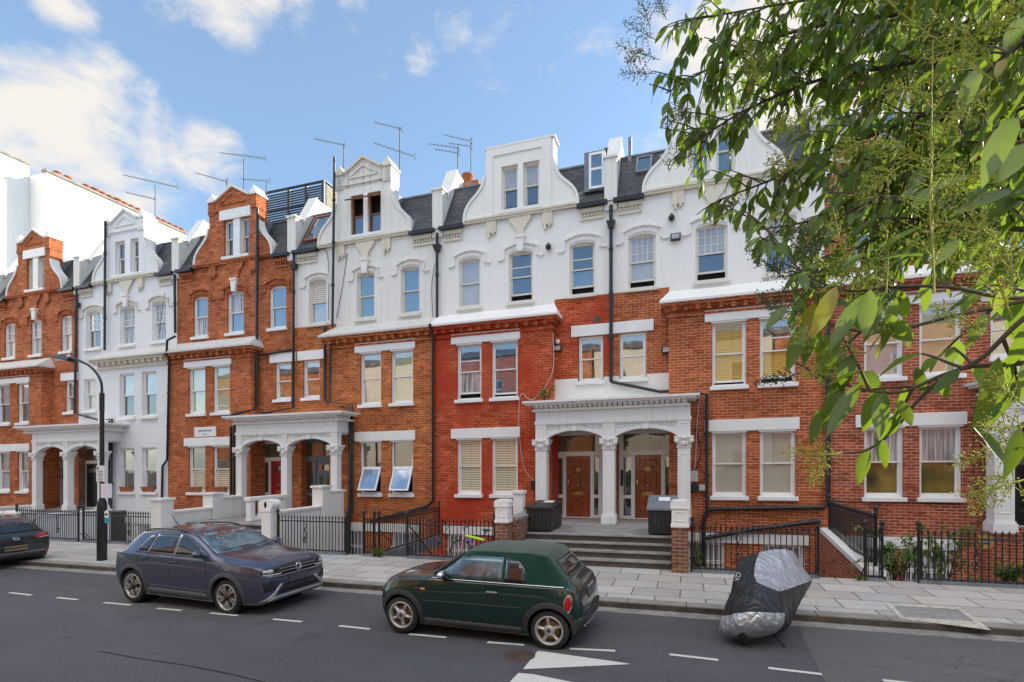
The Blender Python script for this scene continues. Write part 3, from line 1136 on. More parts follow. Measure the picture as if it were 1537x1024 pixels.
def house(label, pl, pr, bay, side, lower, upper, bayw, secw, recw, gl_, gmat, panes, gstyle='pointed', band=False, coping='stucco_white', grid=None, cornice='stucco_white',
          decor='stucco_white', basement='stucco_white', split=None, **opt):
    """pl/pr party lines, bay = x-range of the two storey bay, side = party line the bay touches"""
    h = thing('terraced_house', ((pl + pr) / 2, RY, -1.85), label, 'house', 'terraced houses along the street')
    bx0, bx1 = bay
    rx0, rx1 = (bx1, pr) if side == 'L' else (pl, bx0)
    zb, zr = -1.85, 8.43
    # --- walls
    bops = [(a, b) + GL for a, b in bayw] + [(a, b) + F1 for a, b in bayw]
    bas = [(bx0 + .55, bx0 + 1.65, -1.15, .18), (bx1 - 1.75, bx1 - .6, -1.15, .18)]
    m = MB()
    wall(m, bx0, bx1, zb, ZC - .06, B, bops + bas)
    free = [bx1] if side == 'L' else [bx0]
    for x in free:
        m.quad((x, B, zb), (x, RY, zb), (x, RY, ZC), (x, B, ZC))
    m.build('bay_wall', M_[lower], h)
    # entrance recess beside the bay
    dx0, dx1 = opt['door_x']
    m = MB()
    rops = [(dx0, dx1, FL, 3.97, 0, DR - RY)]
    rops += [(a, b) + RF for a, b in recw]
    wall(m, rx0, rx1, zb, 5.6 if band else zr, RY, rops)
    m.build('entrance_wall', [M_[lower]], h)
    if band:
        m = MB(); wall(m, rx0, rx1, 5.6, zr, RY, rops); m.build('entrance_wall', M_[lower], h)
        m = MB()
        xw0, xw1 = recw[0]
        m.box(rx0 + .0, xw0 - .02, RY - .02, RY + .02, 4.72, 5.62); m.box(xw1 + .02, rx1, RY - .02, RY + .02, 4.72, 5.62)
        m.box(xw0 - .02, xw1 + .02, RY - .02, RY + .02, 4.72, RF[0] - .1)
        m.build('plaster_band', M_['stucco_white'], h)
    # upper floors
    m = MB()
    uops = [(a, b) + S2 + (.10,) for a, b in secw]
    if side == 'L':
        wall(m, bx0, bx1, ZC - .06, ZE + .02, RY, uops); wall(m, rx0, rx1, zr, ZE + .02, RY, uops)
    else:
        wall(m, bx0, bx1, ZC - .06, ZE + .02, RY, uops); wall(m, rx0, rx1, zr, ZE + .02, RY, uops)
    m.build('upper_wall', M_[upper], h)
    # body behind the front
    m = MB()
    m.quad((pl, RY + 9, zb), (pr, RY + 9, zb), (pr, RY + 9, 13.4), (pl, RY + 9, 13.4))
    m.quad((pl + .02, RY, zb), (pl + .02, RY + 9, zb), (pl + .02, RY + 9, 11.4), (pl + .02, RY, 11.4))
    m.quad((pr - .02, RY, zb), (pr - .02, RY + 9, zb), (pr - .02, RY + 9, 11.4), (pr - .02, RY, 11.4))
    m.build('rear_wall', M_['brick_plain'], h)
    # --- cornice over the bay
    c = MB()
    x0, x1 = (bx0, bx1 + .28) if side == 'L' else (bx0 - .28, bx1)
    xi0, xi1 = (bx0, bx1) if side == 'L' else (bx0, bx1)
    c.prism_x([(B - .34, ZC - .07), (B - .34, ZC), (RY - .01, 8.28), (RY - .01, ZC - .07)], x0 if side == 'L' else xi0, xi1 if side == 'L' else x1, 0)
    # hipped end over the return
    xe, xo = (bx1, x1) if side == 'L' else (bx0, x0)
    c.add([(xe, B - .34, ZC - .07), (xo, B - .34, ZC - .07), (xo, RY, ZC - .07), (xe, RY, ZC - .07), (xe, B - .34, ZC), (xo, B - .34, ZC), (xo, RY, ZC), (xe, RY - .01, 8.28)],
          [(0, 1, 2, 3), (0, 1, 5, 4), (1, 2, 6, 5), (4, 5, 7), (5, 6, 7)], 0)
    c.build('cornice', M_[cornice], h)
    c = MB()
    cm = lower if upper not in ('painted_brick_white',) else 'stone_cream'
    for k, (z0, z1, pr_) in enumerate(((7.60, ZC - .07, .24), (7.50, 7.60, .12), (7.30, 7.38, .07))):
        if side == 'L': c.box(bx0, bx1 + pr_, B - pr_, RY - .01, z0, z1)
        else: c.box(bx0 - pr_, bx1, B - pr_, RY - .01, z0, z1)
    n = int((bx1 - bx0) / .34)
    for k in range(n):
        x = bx0 + (bx1 - bx0) * (k + .5) / n
        c.box(x - .06, x + .06, B - .2, B - .12, 7.46, 7.60)
    c.build('dentil_band', M_['stone_cream' if cm == 'stone_cream' else lower], h)
    # --- lintels
    for (z, wset, yy) in ((GL[1], bayw, B), (F1[1], bayw, B)):
        if opt.get('nolintel'): break
        l = MB(); l.box(wset[0][0] - .22, wset[-1][1] + .10, yy - .06, yy + .1, z + .002, z + .36)
        for a, b in wset: l.box(a - .03, b + .03, yy - .035, yy + .1, z - .05, z + .002)
        l.build('lintel', M_['gloss_white'], h, bevel=.01)
    if not opt.get('nolintel') and recw:
        a, b = recw[0]
        l = MB(); l.box(a - .25, b + .25, RY - .06, RY + .1, RF[1] + .002, RF[1] + .38)
        l.build('lintel', M_['gloss_white'], h, bevel=.01)
    l = MB()
    for a, b, c0, c1 in bas: l.box(a - .1, b + .1, B - .05, B + .1, c1 + .0, c1 + .32)
    l.box(bas[0][1] + .1, bas[1][0] - .1, B - .048, B + .1, bas[0][3], bas[0][3] + .32)
    l.build('basement_lintel', M_[basement], h)
    # --- windows
    P = panes
    for i, (a, b) in enumerate(bayw):
        window(h, a, b, *GL, B, pane=P['g'][i][0], low=P['g'][i][1], style=opt.get('gstyle_w', 'sash'), frame=opt.get('gframe', 'gloss_white'))
        q = P['f'][i]
        window(h, a, b, *F1, B, pane=q[0], low=q[1], lift=q[2] if len(q) > 2 else 0, hbar=len(q) > 3)
    for i, (a, b) in enumerate(recw):
        window(h, a, b, *RF, RY, pane=P['r'][i][0], low=P['r'][i][1], style=opt.get('rstyle', 'sash'))
    for i, (a, b) in enumerate(secw):
        q = P['s'][i]
        window(h, a, b, *S2, RY, pane=q[0], low=q[1], lift=q[2] if len(q) > 2 else 0, grid=grid, hbar=len(q) > 3, frame='cream_paint' if upper.startswith('stucco') else 'gloss_white', sillmat='cream_paint' if upper.startswith('stucco') else 'gloss_white')
    for a, b, c0, c1 in bas:
        wo_ = window(h, a, b, c0, c1, B, pane='pane_grey', sill=False)
        bb = MB()
        for k in range(1, 7): bb.box(a + (b - a) * k / 7 - .012, a + (b - a) * k / 7 + .012, B - .03, B - .006, c0, c1)
        for zz in (c0 + .35, c0 + .75): bb.box(a, b, B - .026, B - .012, zz, zz + .03)
        bb.build('security_grille', M_['gloss_white'], wo_)
    # --- decoration of the second floor
    gxm = sum(x for l_ in gl_ for x in l_) / 4
    key = min(range(len(secw)), key=lambda i: abs(sum(secw[i]) / 2 - gxm))
    for i, (a, b) in enumerate(secw):
        t = MB(); hood(t, (a + b) / 2, (b - a) / 2)
        t.build('hood_mould', M_[decor], h)
    t = MB()
    xc = sum(secw[key]) / 2
    z = S2[1] - .1
    t.prism([(xc - .10, z + .06), (xc + .10, z + .06), (xc + .16, z + .55), (xc - .16, z + .55)], RY - .14, RY + .01)
    t.box(xc - .19, xc + .19, RY - .17, RY + .01, z + .55, z + .63)
    t.build('keystone', M_['stucco_white'], h)
    # eaves moulding each side of the gable
    xl, xr = opt['gx']
    for (a, b) in ((pl + .25, xl - .95), (xr + .95, pr - .25)):
        if b - a < .3: continue
        t = MB()
        t.box(a, b, RY - .10, RY + .01, 11.26, 11.40)
        t.box(a, b, RY - .06, RY + .01, 11.02, 11.10)
        k = int((b - a) / .11)
        for j in range(k):
            x = a + (b - a) * (j + .5) / k
            t.box(x - .025, x + .025, RY - .07, RY + .01, 11.14, 11.24)
        t.build('eaves_moulding', M_['stone_cream' if upper.startswith('stucco') or upper.startswith('painted') else decor], h)
    # --- roof, gutter
    r = MB()
    zr0, zr1, yr1 = ZE + .02, 13.46, RY + 1.05
    r.quad((pl, RY - .12, zr0), (pr, RY - .12, zr0), (pr, yr1, zr1), (pl, yr1, zr1))
    ro = r.build('roof', M_['slate'], h, recalc=False)
    r2 = MB(); r2.box(pl, pr, yr1, RY + 9, zr1 - .1, zr1 + .03); r2.box(pl, pr, yr1 - .04, yr1 + .12, zr1 + .03, zr1 + .09)
    r2.build('flat_roof', M_['lead_grey'], ro)
    for (a, b) in ((pl + .1, xl - .86), (xr + .86, pr - .1)):
        if b - a < .3: continue
        gm = MB(); gm.box(a, b, RY - .24, RY - .1, 11.42, 11.55)
        gm.build('gutter', M_['black_pipe'], ro)
    gable(h, xl, xr, gl_, gmat, gstyle, coping, **opt.get('gopt', {}))
    return h


def parapet(h, x, w=.42):
    """white party wall that rises through the roof"""
    m = MB()
    m.prism_x([(RY - .10, ZE - .28), (RY + .30, ZE - .28), (RY + .30, 12.98), (RY - .10, 12.98)], x - w / 2, x + w / 2)
    m.prism_x([(RY - .15, 12.98), (RY + .36, 12.98), (RY + .36, 13.06), (RY - .15, 13.06)], x - w / 2 - .04, x + w / 2 + .04)
    m.prism_x([(RY + .30, ZE - .2), (RY + 3.2, ZE - .2), (RY + 3.2, 13.9), (RY + 2.2, 14.30), (RY + 1.25, 14.34), (RY + .30, 12.75)], x - w / 2 + .01, x + w / 2 - .01)
    m.prism_x([(RY + .36, 12.86), (RY + 1.25, 14.36), (RY + 1.25, 14.42), (RY + .36, 12.93)], x - w / 2 - .03, x + w / 2 + .03)
    return m.build('party_wall', M_['stucco_worn'], h)


def xs_(pairs, Y):
    return [(gx(a, Y), gx(b, Y)) for a, b in pairs]


PAR = {k: gx(k, RY) for k in (118, 440, 917)}
PAR[252], PAR[650], PAR[1243] = gx(252, B), gx(650, B), gx(1243, B)
W_ = 6.4
XR8, XL1, XL0 = PAR[1243] + 6.4, PAR[118] - 6.4, PAR[118] - 12.8

# ---- H5: red brick with white top, flat gable, door 36
h5 = house('red brick house with white upper floors and flat topped gable, left of the large porch', PAR[650], PAR[917], (PAR[650], gx(828, B)), 'L',
           'brick_red', 'stucco_white', xs_([(686, 722.6), (738, 777)], B), xs_([(688.6, 721), (763.4, 799.7), (854.8, 893.5)], RY), xs_([(868.4, 905.3)], RY),
           xs_([(753, 778), (785.5, 810)], RY), 'stucco_white',
           {'g': [('pane_slat', 'pane_slat')] * 2, 'f': [('pane_sky', 'pane_net', .16, 1), ('pane_sky', 'pane_sky', .08)], 'r': [('pane_warm', 'pane_warm')],
            's': [('pane_grey', 'pane_grey'), ('pane_navy', 'pane_navy', .20, 1), ('pane_navy', 'pane_sky', .22, 1)]},
           'flat', band=True, gx=(gx(730, RY), gx(830.8, RY)), door_x=(gx(828, B) + .06, gx(904.5, RY)), gopt=dict(pane='pane_grey', low='pane_navy'))
# ---- H7
h7 = house('red brick house with white top and small paned upper windows, right of the large porch', PAR[917], PAR[1243], (gx(1004, B), PAR[1243]), 'R',
           'brick_mid', 'stucco_white', xs_([(1069, 1120), (1140.5, 1194)], B), xs_([(942.7, 984.6), (1044, 1092), (1147.5, 1196)], RY), xs_([(930, 969.6)], RY),
           xs_([(1036, 1066), (1074, 1104)], RY), 'stucco_white',
           {'g': [('pane_frost', 'pane_frost')] * 2, 'f': [('pane_bamboo', 'pane_bamboo', .07), ('pane_warm', 'pane_bamboo', .12, 1)], 'r': [('pane_warm', 'pane_warm')],
            's': [('pane_grey', 'pane_grey', .2), ('pane_grey', 'pane_navy', .22), ('pane_grey', 'pane_navy', .0)]},
           'flat', band=True, grid=(4, 3), gx=(gx(1008, RY), gx(1131, RY)), door_x=(gx(926, RY), gx(1006, RY)), gopt=dict(pane='pane_sky', wl=.85))
# ---- H4
h4 = house('orange brick house with worn white upper floors and brown timber windows in its gable', PAR[440], PAR[650], (gx(494, B), PAR[650]), 'R',
           'brick_warm', 'stucco_worn', xs_([(540.7, 572), (587, 620)], B), xs_([(463.5, 490), (535.7, 562), (601.6, 630)], RY), xs_([(455, 480)], RY),
           xs_([(527, 546.5), (552.5, 572)], RY), 'stucco_worn',
           {'g': [('pane_dark', 'pane_sky')] * 2, 'f': [('pane_warm', 'pane_warm'), ('pane_green', 'pane_green')], 'r': [('pane_warm', 'pane_warm')],
            's': [('pane_slat', 'pane_warm'), ('pane_sky', 'pane_sky'), ('pane_sky', 'pane_sky')]},
           'pointed', coping='stucco_worn', cornice='weathered_lead', decor='stucco_worn', gx=(gx(506, RY), gx(587.5, RY)), door_x=(gx(452, RY), gx(503, RY)),
           gstyle_w='awning', gframe='pvc_white', gopt=dict(frame='timber_brown', wstyle='top_awning', pane='pane_dark', low='pane_navy', pmat='stucco_peeling'))
# ---- H3 all brick
h3 = house('orange brick house with pointed brick gable and white keystone, above the red front door', PAR[252], PAR[440], (PAR[252], gx(376, B)), 'L',
           'brick_orange', 'brick_orange', xs_([(283, 308), (319.5, 345)], B), xs_([(290, 312), (341, 366), (404, 429.6)], RY), xs_([(413, 437)], RY),
           xs_([(336.7, 351.5), (361, 374.5)], RY), 'brick_orange',
           {'g': [('pane_dark', 'pane_slat')] * 2, 'f': [('pane_green', 'pane_green')] * 2, 'r': [('pane_warm', 'pane_warm')],
            's': [('pane_sky', 'pane_net'), ('pane_net', 'pane_sky'), ('pane_sky', 'pane_sky')]},
           'pointed', cornice='weathered_lead', decor='brick_orange', gx=(gx(315, RY), gx(386, RY)), door_x=(gx(376, B) + .03, gx(428, RY)),
           gopt=dict(lintel=True, pane='pane_sky', low='pane_navy', wr=.75))
# ---- H2 all white
h2 = house('white painted brick house with cream cornice and pointed gable, beside the lamp post', PAR[118], PAR[252], (gx(147, B), PAR[252]), 'R',
           'painted_brick_white', 'painted_brick_white', xs_([(179.5, 201.5), (213, 235)], B), xs_([(129, 151), (180, 202), (228.5, 249)], RY), xs_([(126, 143)], RY),
           xs_([(174, 189), (197, 209)], RY), 'painted_brick_white',
           {'g': [('pane_warm', 'pane_dark')] * 2, 'f': [('pane_warm', 'pane_dark')] * 2, 'r': [('pane_grey', 'pane_grey')],
            's': [('pane_warm', 'pane_dark'), ('pane_net', 'pane_net'), ('pane_net', 'pane_net')]},
           'pointed', cornice='weathered_lead', decor='stone_cream', nolintel=True, grid=(3, 3), gx=(gx(160, RY), gx(217, RY)), door_x=(gx(110, RY), gx(149, RY)),
           gopt=dict(frame='gloss_white', pane='pane_dark'))
# ---- H1 brick, far left
h1 = house('orange brick house at the far left with pointed brick gable, above the mauve double door', XL1, PAR[118], (XL1, gx(62, B)), 'L',
           'brick_orange', 'brick_orange', xs_([(-5, 14.6), (26, 43)], B), xs_([(6.4, 22.6), (46, 62.4), (91.4, 108)], RY), xs_([(97.6, 112)], RY),
           xs_([(41, 51), (58.5, 67.5)], RY), 'brick_orange',
           {'g': [('pane_warm', 'pane_net')] * 2, 'f': [('pane_warm', 'pane_dark')] * 2, 'r': [('pane_warm', 'pane_warm')],
            's': [('pane_net', 'pane_grey'), ('pane_net', 'pane_net'), ('pane_net', 'pane_grey')]},
           'pointed', cornice='weathered_lead', decor='brick_orange', grid=(3, 2), gx=(gx(28, RY), gx(76, RY)), door_x=(gx(62, B) + .03, gx(98, RY)), gopt=dict(lintel=True, pane='pane_net'))
# ---- H8 right, mostly behind the leaves
bxr = gx(1470, B)
h8 = house('rose red brick house at the right edge with white curtains, behind the overhanging leaves', PAR[1243], XR8, (PAR[1243], bxr), 'L',
           'brick_rose', 'brick_rose', xs_([(1297, 1356), (1380, 1444)], B), xs_([(1282, 1330), (1385, 1440), (1500, 1550)], RY), [(bxr + .45, bxr + 1.3)],
           xs_([(1318, 1352), (1362, 1398)], RY), 'brick_rose',
           {'g': [('pane_net', 'pane_ochre'), ('pane_net', 'pane_ochre')], 'f': [('pane_green', 'pane_grey'), ('pane_green', 'pane_green')], 'r': [('pane_warm', 'pane_warm')],
            's': [('pane_sky', 'pane_sky')] * 3},
           'flat', gx=(gx(1295, RY), gx(1420, RY)), door_x=(bxr + .35, bxr + 1.9), decor='brick_rose')
# ---- H0 only its roof and a slice of wall show at the left edge
h0 = house('white house cut off by the left edge, below the tall white flank wall', XL0, XL1, (XL0 + 2, XL1), 'R',
           'painted_brick_white', 'painted_brick_white', [(XL1 - 3.4, XL1 - 2.5), (XL1 - 1.9, XL1 - 1)], [(XL1 - 4.6, XL1 - 3.7), (XL1 - 2.8, XL1 - 1.9)], [],
           [(XL1 - 4.0, XL1 - 3.3), (XL1 - 3.0, XL1 - 2.3)], 'painted_brick_white',
           {'g': [('pane_dark', 'pane_dark')] * 2, 'f': [('pane_dark', 'pane_dark')] * 2, 'r': [], 's': [('pane_dark', 'pane_dark')] * 2},
           'pointed', nolintel=True, gx=(XL1 - 4.4, XL1 - 1.9), door_x=(XL0 + .3, XL0 + 1.3))
for h, x in ((h1, XL1), (h2, PAR[118]), (h3, PAR[252]), (h4, PAR[440]), (h5, PAR[650]), (h7, PAR[917]), (h8, PAR[1243])):
    parapet(h, x)

# ------------------------------------------------------------------ front doors
def glazed(parent, x0, x1, z0, z1, y, pane, w=.05, name='sidelight', mat='gloss_white'):
    m = MB(); ring(m, x0, x1, z0, z1, y - .03, y + .03, w)
    o = m.build(name, M_[mat], parent)
    p = MB(); p.box(x0 + w, x1 - w, y, y + .006, z0 + w, z1 - w)
    p.build('pane', M_[pane], o)
    return o


def panels(m, x0, x1, z0, z1, y, rows, cols=2, gap=.10, mi=0):
    """raised fielded panels"""
    w = (x1 - x0 - gap * (cols + 1)) / cols
    tot = sum(rows)
    hz = (z1 - z0 - gap * (len(rows) + 1))
    z = z0 + gap
    for r in rows:
        hh = hz * r / tot
        for c in range(cols):
            a = x0 + gap + c * (w + gap)
            ring(m, a - .012, a + w + .012, z - .012, z + hh + .012, y - .012, y, .022, mi)
            q = .045
            m.add([(a + .012, y + .004, z + .012), (a + w - .012, y + .004, z + .012), (a + w - .012, y + .004, z + hh - .012), (a + .012, y + .004, z + hh - .012),
                   (a + q, y - .014, z + q), (a + w - q, y - .014, z + q), (a + w - q, y - .014, z + hh - q), (a + q, y - .014, z + hh - q)],
                  [(4, 5, 6, 7), (0, 1, 5, 4), (1, 2, 6, 5), (2, 3, 7, 6), (3, 0, 4, 7)], mi)
        z += hh + gap


def door(h, fx0, fx1, x0, x1, style, number=None, trim='gloss_white', zf=FL):
    y = DR
    zt = 2.93
    f = MB()      # surround closing the recess
    f.box(fx0, fx1, y + .06, y + .10, zf, 3.97)
    f.box(fx0, fx1, y - .05, y + .06, 2.95, 3.05)
    f.box(fx0, fx1, y - .04, y + .06, 3.72, 3.97)
    f.box(fx0, fx0 + .10, y - .04, y + .06, zf, 2.95); f.box(fx1 - .10, fx1, y - .04, y + .06, zf, 2.95)
    f.box(fx0, fx0 + .10, y - .04, y + .06, 3.05, 3.72); f.box(fx1 - .10, fx1, y - .04, y + .06, 3.05, 3.72)
    f.box(x0 - .07, x0, y - .05, y + .06, zf, 2.95); f.box(x1, x1 + .07, y - .05, y + .06, zf, 2.95)
    f.box(fx0, fx1, y - .12, y + .06, zf - .0, zf + .03)
    fr = f.build('door_surround', M_[trim], h)
    glazed(fr, fx0 + .10, fx1 - .10, 3.05, 3.72, y, 'pane_transom', .05, 'transom_light', trim)
    for (a, b) in ((fx0 + .10, x0 - .07), (x1 + .07, fx1 - .10)):
        if b - a < .12: continue
        glazed(fr, a, b, zf + .75, 2.93, y, 'pane_dark', .055, 'sidelight', trim)
        glazed(fr, a, b, zf + .04, zf + .75, y, 'pane_dark', .055, 'sidelight', trim)
    d = MB()
    mats = {'panel': 'mahogany', 'red': 'door_red', 'blue': 'door_blue', 'mauve': 'door_mauve', 'black': 'door_black'}[style]
    d.box(x0 + .004, x1 - .004, y, y + .045, zf + .03, zt)
    if style == 'panel': panels(d, x0, x1, zf + .12, zt - .02, y, [1.0, 1.05, .45], gap=.11)
    elif style == 'red': panels(d, x0, x1, zf + .1, zt - .55, y, [1, 1.3], gap=.12)
    elif style == 'mauve': panels(d, x0, x1, zf + .1, zt - .9, y, [1], cols=4, gap=.08)
    elif style == 'black': panels(d, x0, x1, zf + .1, zt - .9, y, [.5, 1], gap=.1)
    do = d.build('door', M_[mats], h)
    xm = (x0 + x1) / 2
    if style in ('blue', 'mauve', 'black', 'red'):
        g_ = MB()
        if style == 'blue':
            for a, b in ((x0 + .14, xm - .05), (xm + .05, x1 - .14)): g_.box(a, b, y - .006, y - .001, zf + .55, zt - .62)
            g_.box(x0 + .16, x1 - .16, y - .006, y - .001, zt - .42, zt - .18)
        elif style == 'mauve':
            for k in range(3):
                a = x0 + .1 + (x1 - x0 - .1) * k / 3; g_.box(a, a + (x1 - x0) / 3 - .13, y - .006, y - .001, zt - .75, zt - .15)
        else:
            g_.box(x0 + .18, x1 - .18, y - .006, y - .001, zt - .42, zt - .2)
        g_.build('door_glass', M_['pane_dark'], do)
    if style == 'black': return do
    b = MB()
    ring(b, xm - .17, xm + .17, zf + .80, zf + .90, y - .022, y, .022)
    b.box(xm - .06, xm + .06, y - .02, y - .005, zf + .83, zf + .87)
    b.build('letter_plate', M_['brass'], do)
    b = MB(); b.ball((xm, y - .06, zf + 1.13), .045, 10); b.tube([(xm, y, zf + 1.13), (xm, y - .05, zf + 1.13)], .016)
    b.build('knob', M_['brass'], do)
    if number:
        t = MB(); add_text(t, number, .17, Matrix.Translation((xm, y - .024, zf + 1.68)) @ FACING, depth=.008)
        t.build('house_number', M_['brass'], do)
        k = MB(); k.box(x0 + .05, x0 + .10, y - .015, y, zf + 1.20, zf + 1.30)
        k.build('lock', M_['brass'], do)
    return do


pane_mat('pane_transom', (.10, .085, .06), (.16, .13, .085), .10, scale=.8)
door(h5, gx(826.5, DR), gx(905, DR), gx(850, DR), gx(886.5, DR), 'panel', '36')
door(h7, gx(929, DR), gx(1012, DR), gx(953, DR), gx(992.5, DR), 'panel', '35')
door(h3, gx(388, DR), gx(431, DR), gx(407, DR), gx(429, DR) + .1, 'red')
door(h4, gx(456, DR), gx(503, DR) + .25, gx(475, DR), gx(500, DR), 'blue', trim='door_blue')
door(h1, gx(75, DR), gx(102, DR), gx(79, DR), gx(99, DR), 'mauve', trim='door_mauve')
door(h2, gx(111, DR), gx(152, DR), gx(130, DR), gx(150, DR), 'black')
i_ = MB(); i_.box(gx(931, DR) + .02, gx(931, DR) + .10, DR - .07, DR - .03, 1.9, 2.45)
i_.build('door_entry_panel', M_['black_pipe'], h7)
i_ = MB(); i_.box(gx(391, DR) + .02, gx(391, DR) + .13, DR - .07, DR - .03, 1.5, 2.0)
i_.build('door_entry_panel', M_['black_pipe'], h3)


# ------------------------------------------------------------------ porches
def porch(cols, label, x0c, x1c, worn='stone_white', zf=FL):
    xa, xb = cols[0][0], cols[-1][1]
    p = thing('entrance_porch', ((xa + xb) / 2, PF, zf), label, 'porch', 'double entrance porches')
    for (a, b) in cols:
        m = MB()
        w = b - a
        m.box(a, b, PF, PF + w, zf + .30, 3.14)
        m.box(a - .05, b + .05, PF - .05, PF + w + .05, zf, zf + .24)
        m.box(a - .025, b + .025, PF - .025, PF + w + .025, zf + .24, zf + .30)
        ring(m, a + .06, b - .06, zf + .5, 2.95, PF - .012, PF, .025)
        c = m.build('column', M_[worn], p, bevel=.008)
        k = MB()      # leafy capital
        k.box(a - .03, b + .03, PF - .03, PF + w + .03, 3.14, 3.19)
        k.hexa([(a, PF, 3.19), (b, PF, 3.19), (b, PF + w, 3.19), (a, PF + w, 3.19), (a - .08, PF - .08, 3.43), (b + .08, PF - .08, 3.43), (b + .08, PF + w + .08, 3.43), (a - .08, PF + w + .08, 3.43)])
        k.box(a - .10, b + .10, PF - .10, PF + w + .10, 3.43, 3.49)
        for s in (0, 1):
            xx = a - .03 if s == 0 else b + .03
            k.lathe([(.075, -.03), (.075, .03)], (xx, PF - .06, 3.36), 10, axis='y')
            k.lathe([(.035, -.05), (.035, .05)], (xx, PF - .06, 3.36), 8, axis='y')
            for zz, q in ((3.23, .04), (3.29, .045)):
                k.ball((a + w * (.25 + .5 * s), PF - .035, zz), q, 6, sq=(1, .7, 1.2))
        k.ball(((a + b) / 2, PF - .05, 3.27), .06, 8, sq=(1, .7, 1.5))
        k.ball(((a + b) / 2, PF - .08, 3.42), .05, 8)
        k.build('capital', M_[worn], c)
    m = MB()
    for (a, b) in cols:            # pilaster blocks over the capitals
        m.box(a, b, PF, PF + b - a, 3.49, 3.97)
        ring(m, a + .07, b - .07, 3.56, 3.9, PF - .015, PF, .03)
    m.box(xa - .03, xb + .03, PF - .02, RY, 3.97, 4.08)
    m.box(xa, xb, PF + .01, RY, 4.08, 4.40)
    m.build('entablature', M_[worn], p)
    m = MB()
    for i in range(len(cols) - 1):
        a, b = cols[i][1], cols[i + 1][0]
        n = 16
        arc = [(a + (b - a) * k / n, 3.50 + .26 * (1 - (2 * k / n - 1) ** 2) ** .8) for k in range(n + 1)]
        for k in range(n):
            m.prism([arc[k], arc[k + 1], (arc[k + 1][0], 3.97), (arc[k][0], 3.97)], PF + .06, PF + .32)
            m.prism([arc[k], arc[k + 1], (arc[k + 1][0], arc[k + 1][1] + .09), (arc[k][0], arc[k][1] + .09)], PF + .02, PF + .06)
        xm = (a + b) / 2
        m.prism([(xm - .07, 3.74), (xm + .07, 3.74), (xm + .1, 3.90), (xm - .1, 3.90)], PF - .02, PF + .06)
        for s in (-1, 1):           # carved spandrels
            for j in range(4):
                m.ball((xm + s * (b - a) * (.23 + .065 * j), PF + .05, 3.875 - .012 * j), .042, 6, sq=(1.3, .5, 1))
        m.box(a, b, PF + .02, PF + .06, 3.92, 3.97)
    m.build('arch', M_[worn], p)
    m = MB()
    for (z0, z1, pr) in ((4.40, 4.47, .08), (4.60, 4.66, .26), (4.66, 4.73, .34)):
        m.box(x0c + .34 - pr, x1c - .34 + pr, PF - pr, RY - .015, z0, z1)
    m.box(x0c + .34, x1c - .34, PF, RY - .015, 4.47, 4.60)
    n = int((x1c - x0c - .6) / .16)
    for k in range(n):           # leaf moulding under the lip
        x = x0c + .36 + (x1c - x0c - .72) * (k + .5) / n
        m.hexa([(x - .05, PF - .05, 4.47), (x + .05, PF - .05, 4.47), (x + .05, PF, 4.47), (x - .05, PF, 4.47), (x - .07, PF - .22, 4.60), (x + .07, PF - .22, 4.60), (x + .07, PF, 4.60), (x - .07, PF, 4.60)])
        m.ball((x, PF - .12, 4.53), .035, 6)
    m.build('cornice', M_[worn], p)
    # red brick cheeks inside and a ceiling
    m = MB(); m.box(xa + .05, xb - .05, PF + .33, RY - .02, 3.90, 3.965)
    m.build('ceiling', M_[worn], p)
    return p


def pcols(l, w=.28): return [(gx(a, PF), gx(a, PF) + w) for a, b in l]


porch(pcols([(803.7, 822), (904.6, 925.7), (1017, 1038)], .37), 'large white double porch with carved cornice over the two brown doors', gx(788, PF), gx(1050, PF))
porch(pcols([(354, 370), (421.7, 439), (496, 514)]), 'white double porch with stained cornice over the red door and the grey blue door', gx(343, PF), gx(521, PF))
porch(pcols([(48, 61.5), (95, 110), (146, 159)]), 'white double porch at far left behind the lamp post, over the mauve door', gx(32, PF), gx(166, PF))
xq = gx(1493, PF)
porch([(xq, xq + .42), (xq + 2.0, xq + 2.42)], 'white porch at the right edge of the view behind the leaves', xq - .3, xq + 2.8)
door(h8, bxr + .35, bxr + 1.9, bxr + .8, bxr + 1.6, 'black')

# ------------------------------------------------------------------ steps and landings
def landing(xa, xb, label, y0=14.3, treads=True, zf=FL):
    t = thing('entrance_steps', ((xa + xb) / 2, 13.4, 0), label, 'steps', 'entrance steps')
    m = MB()
    m.box(xa, xb, y0 + .02, DR + .02, -1.8, zf - .03)
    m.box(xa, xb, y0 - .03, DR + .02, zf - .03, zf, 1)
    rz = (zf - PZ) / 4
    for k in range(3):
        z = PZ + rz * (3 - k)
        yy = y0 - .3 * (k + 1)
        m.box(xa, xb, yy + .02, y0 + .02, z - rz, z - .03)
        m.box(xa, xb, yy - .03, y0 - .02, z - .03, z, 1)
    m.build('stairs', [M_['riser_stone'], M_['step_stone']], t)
    return t


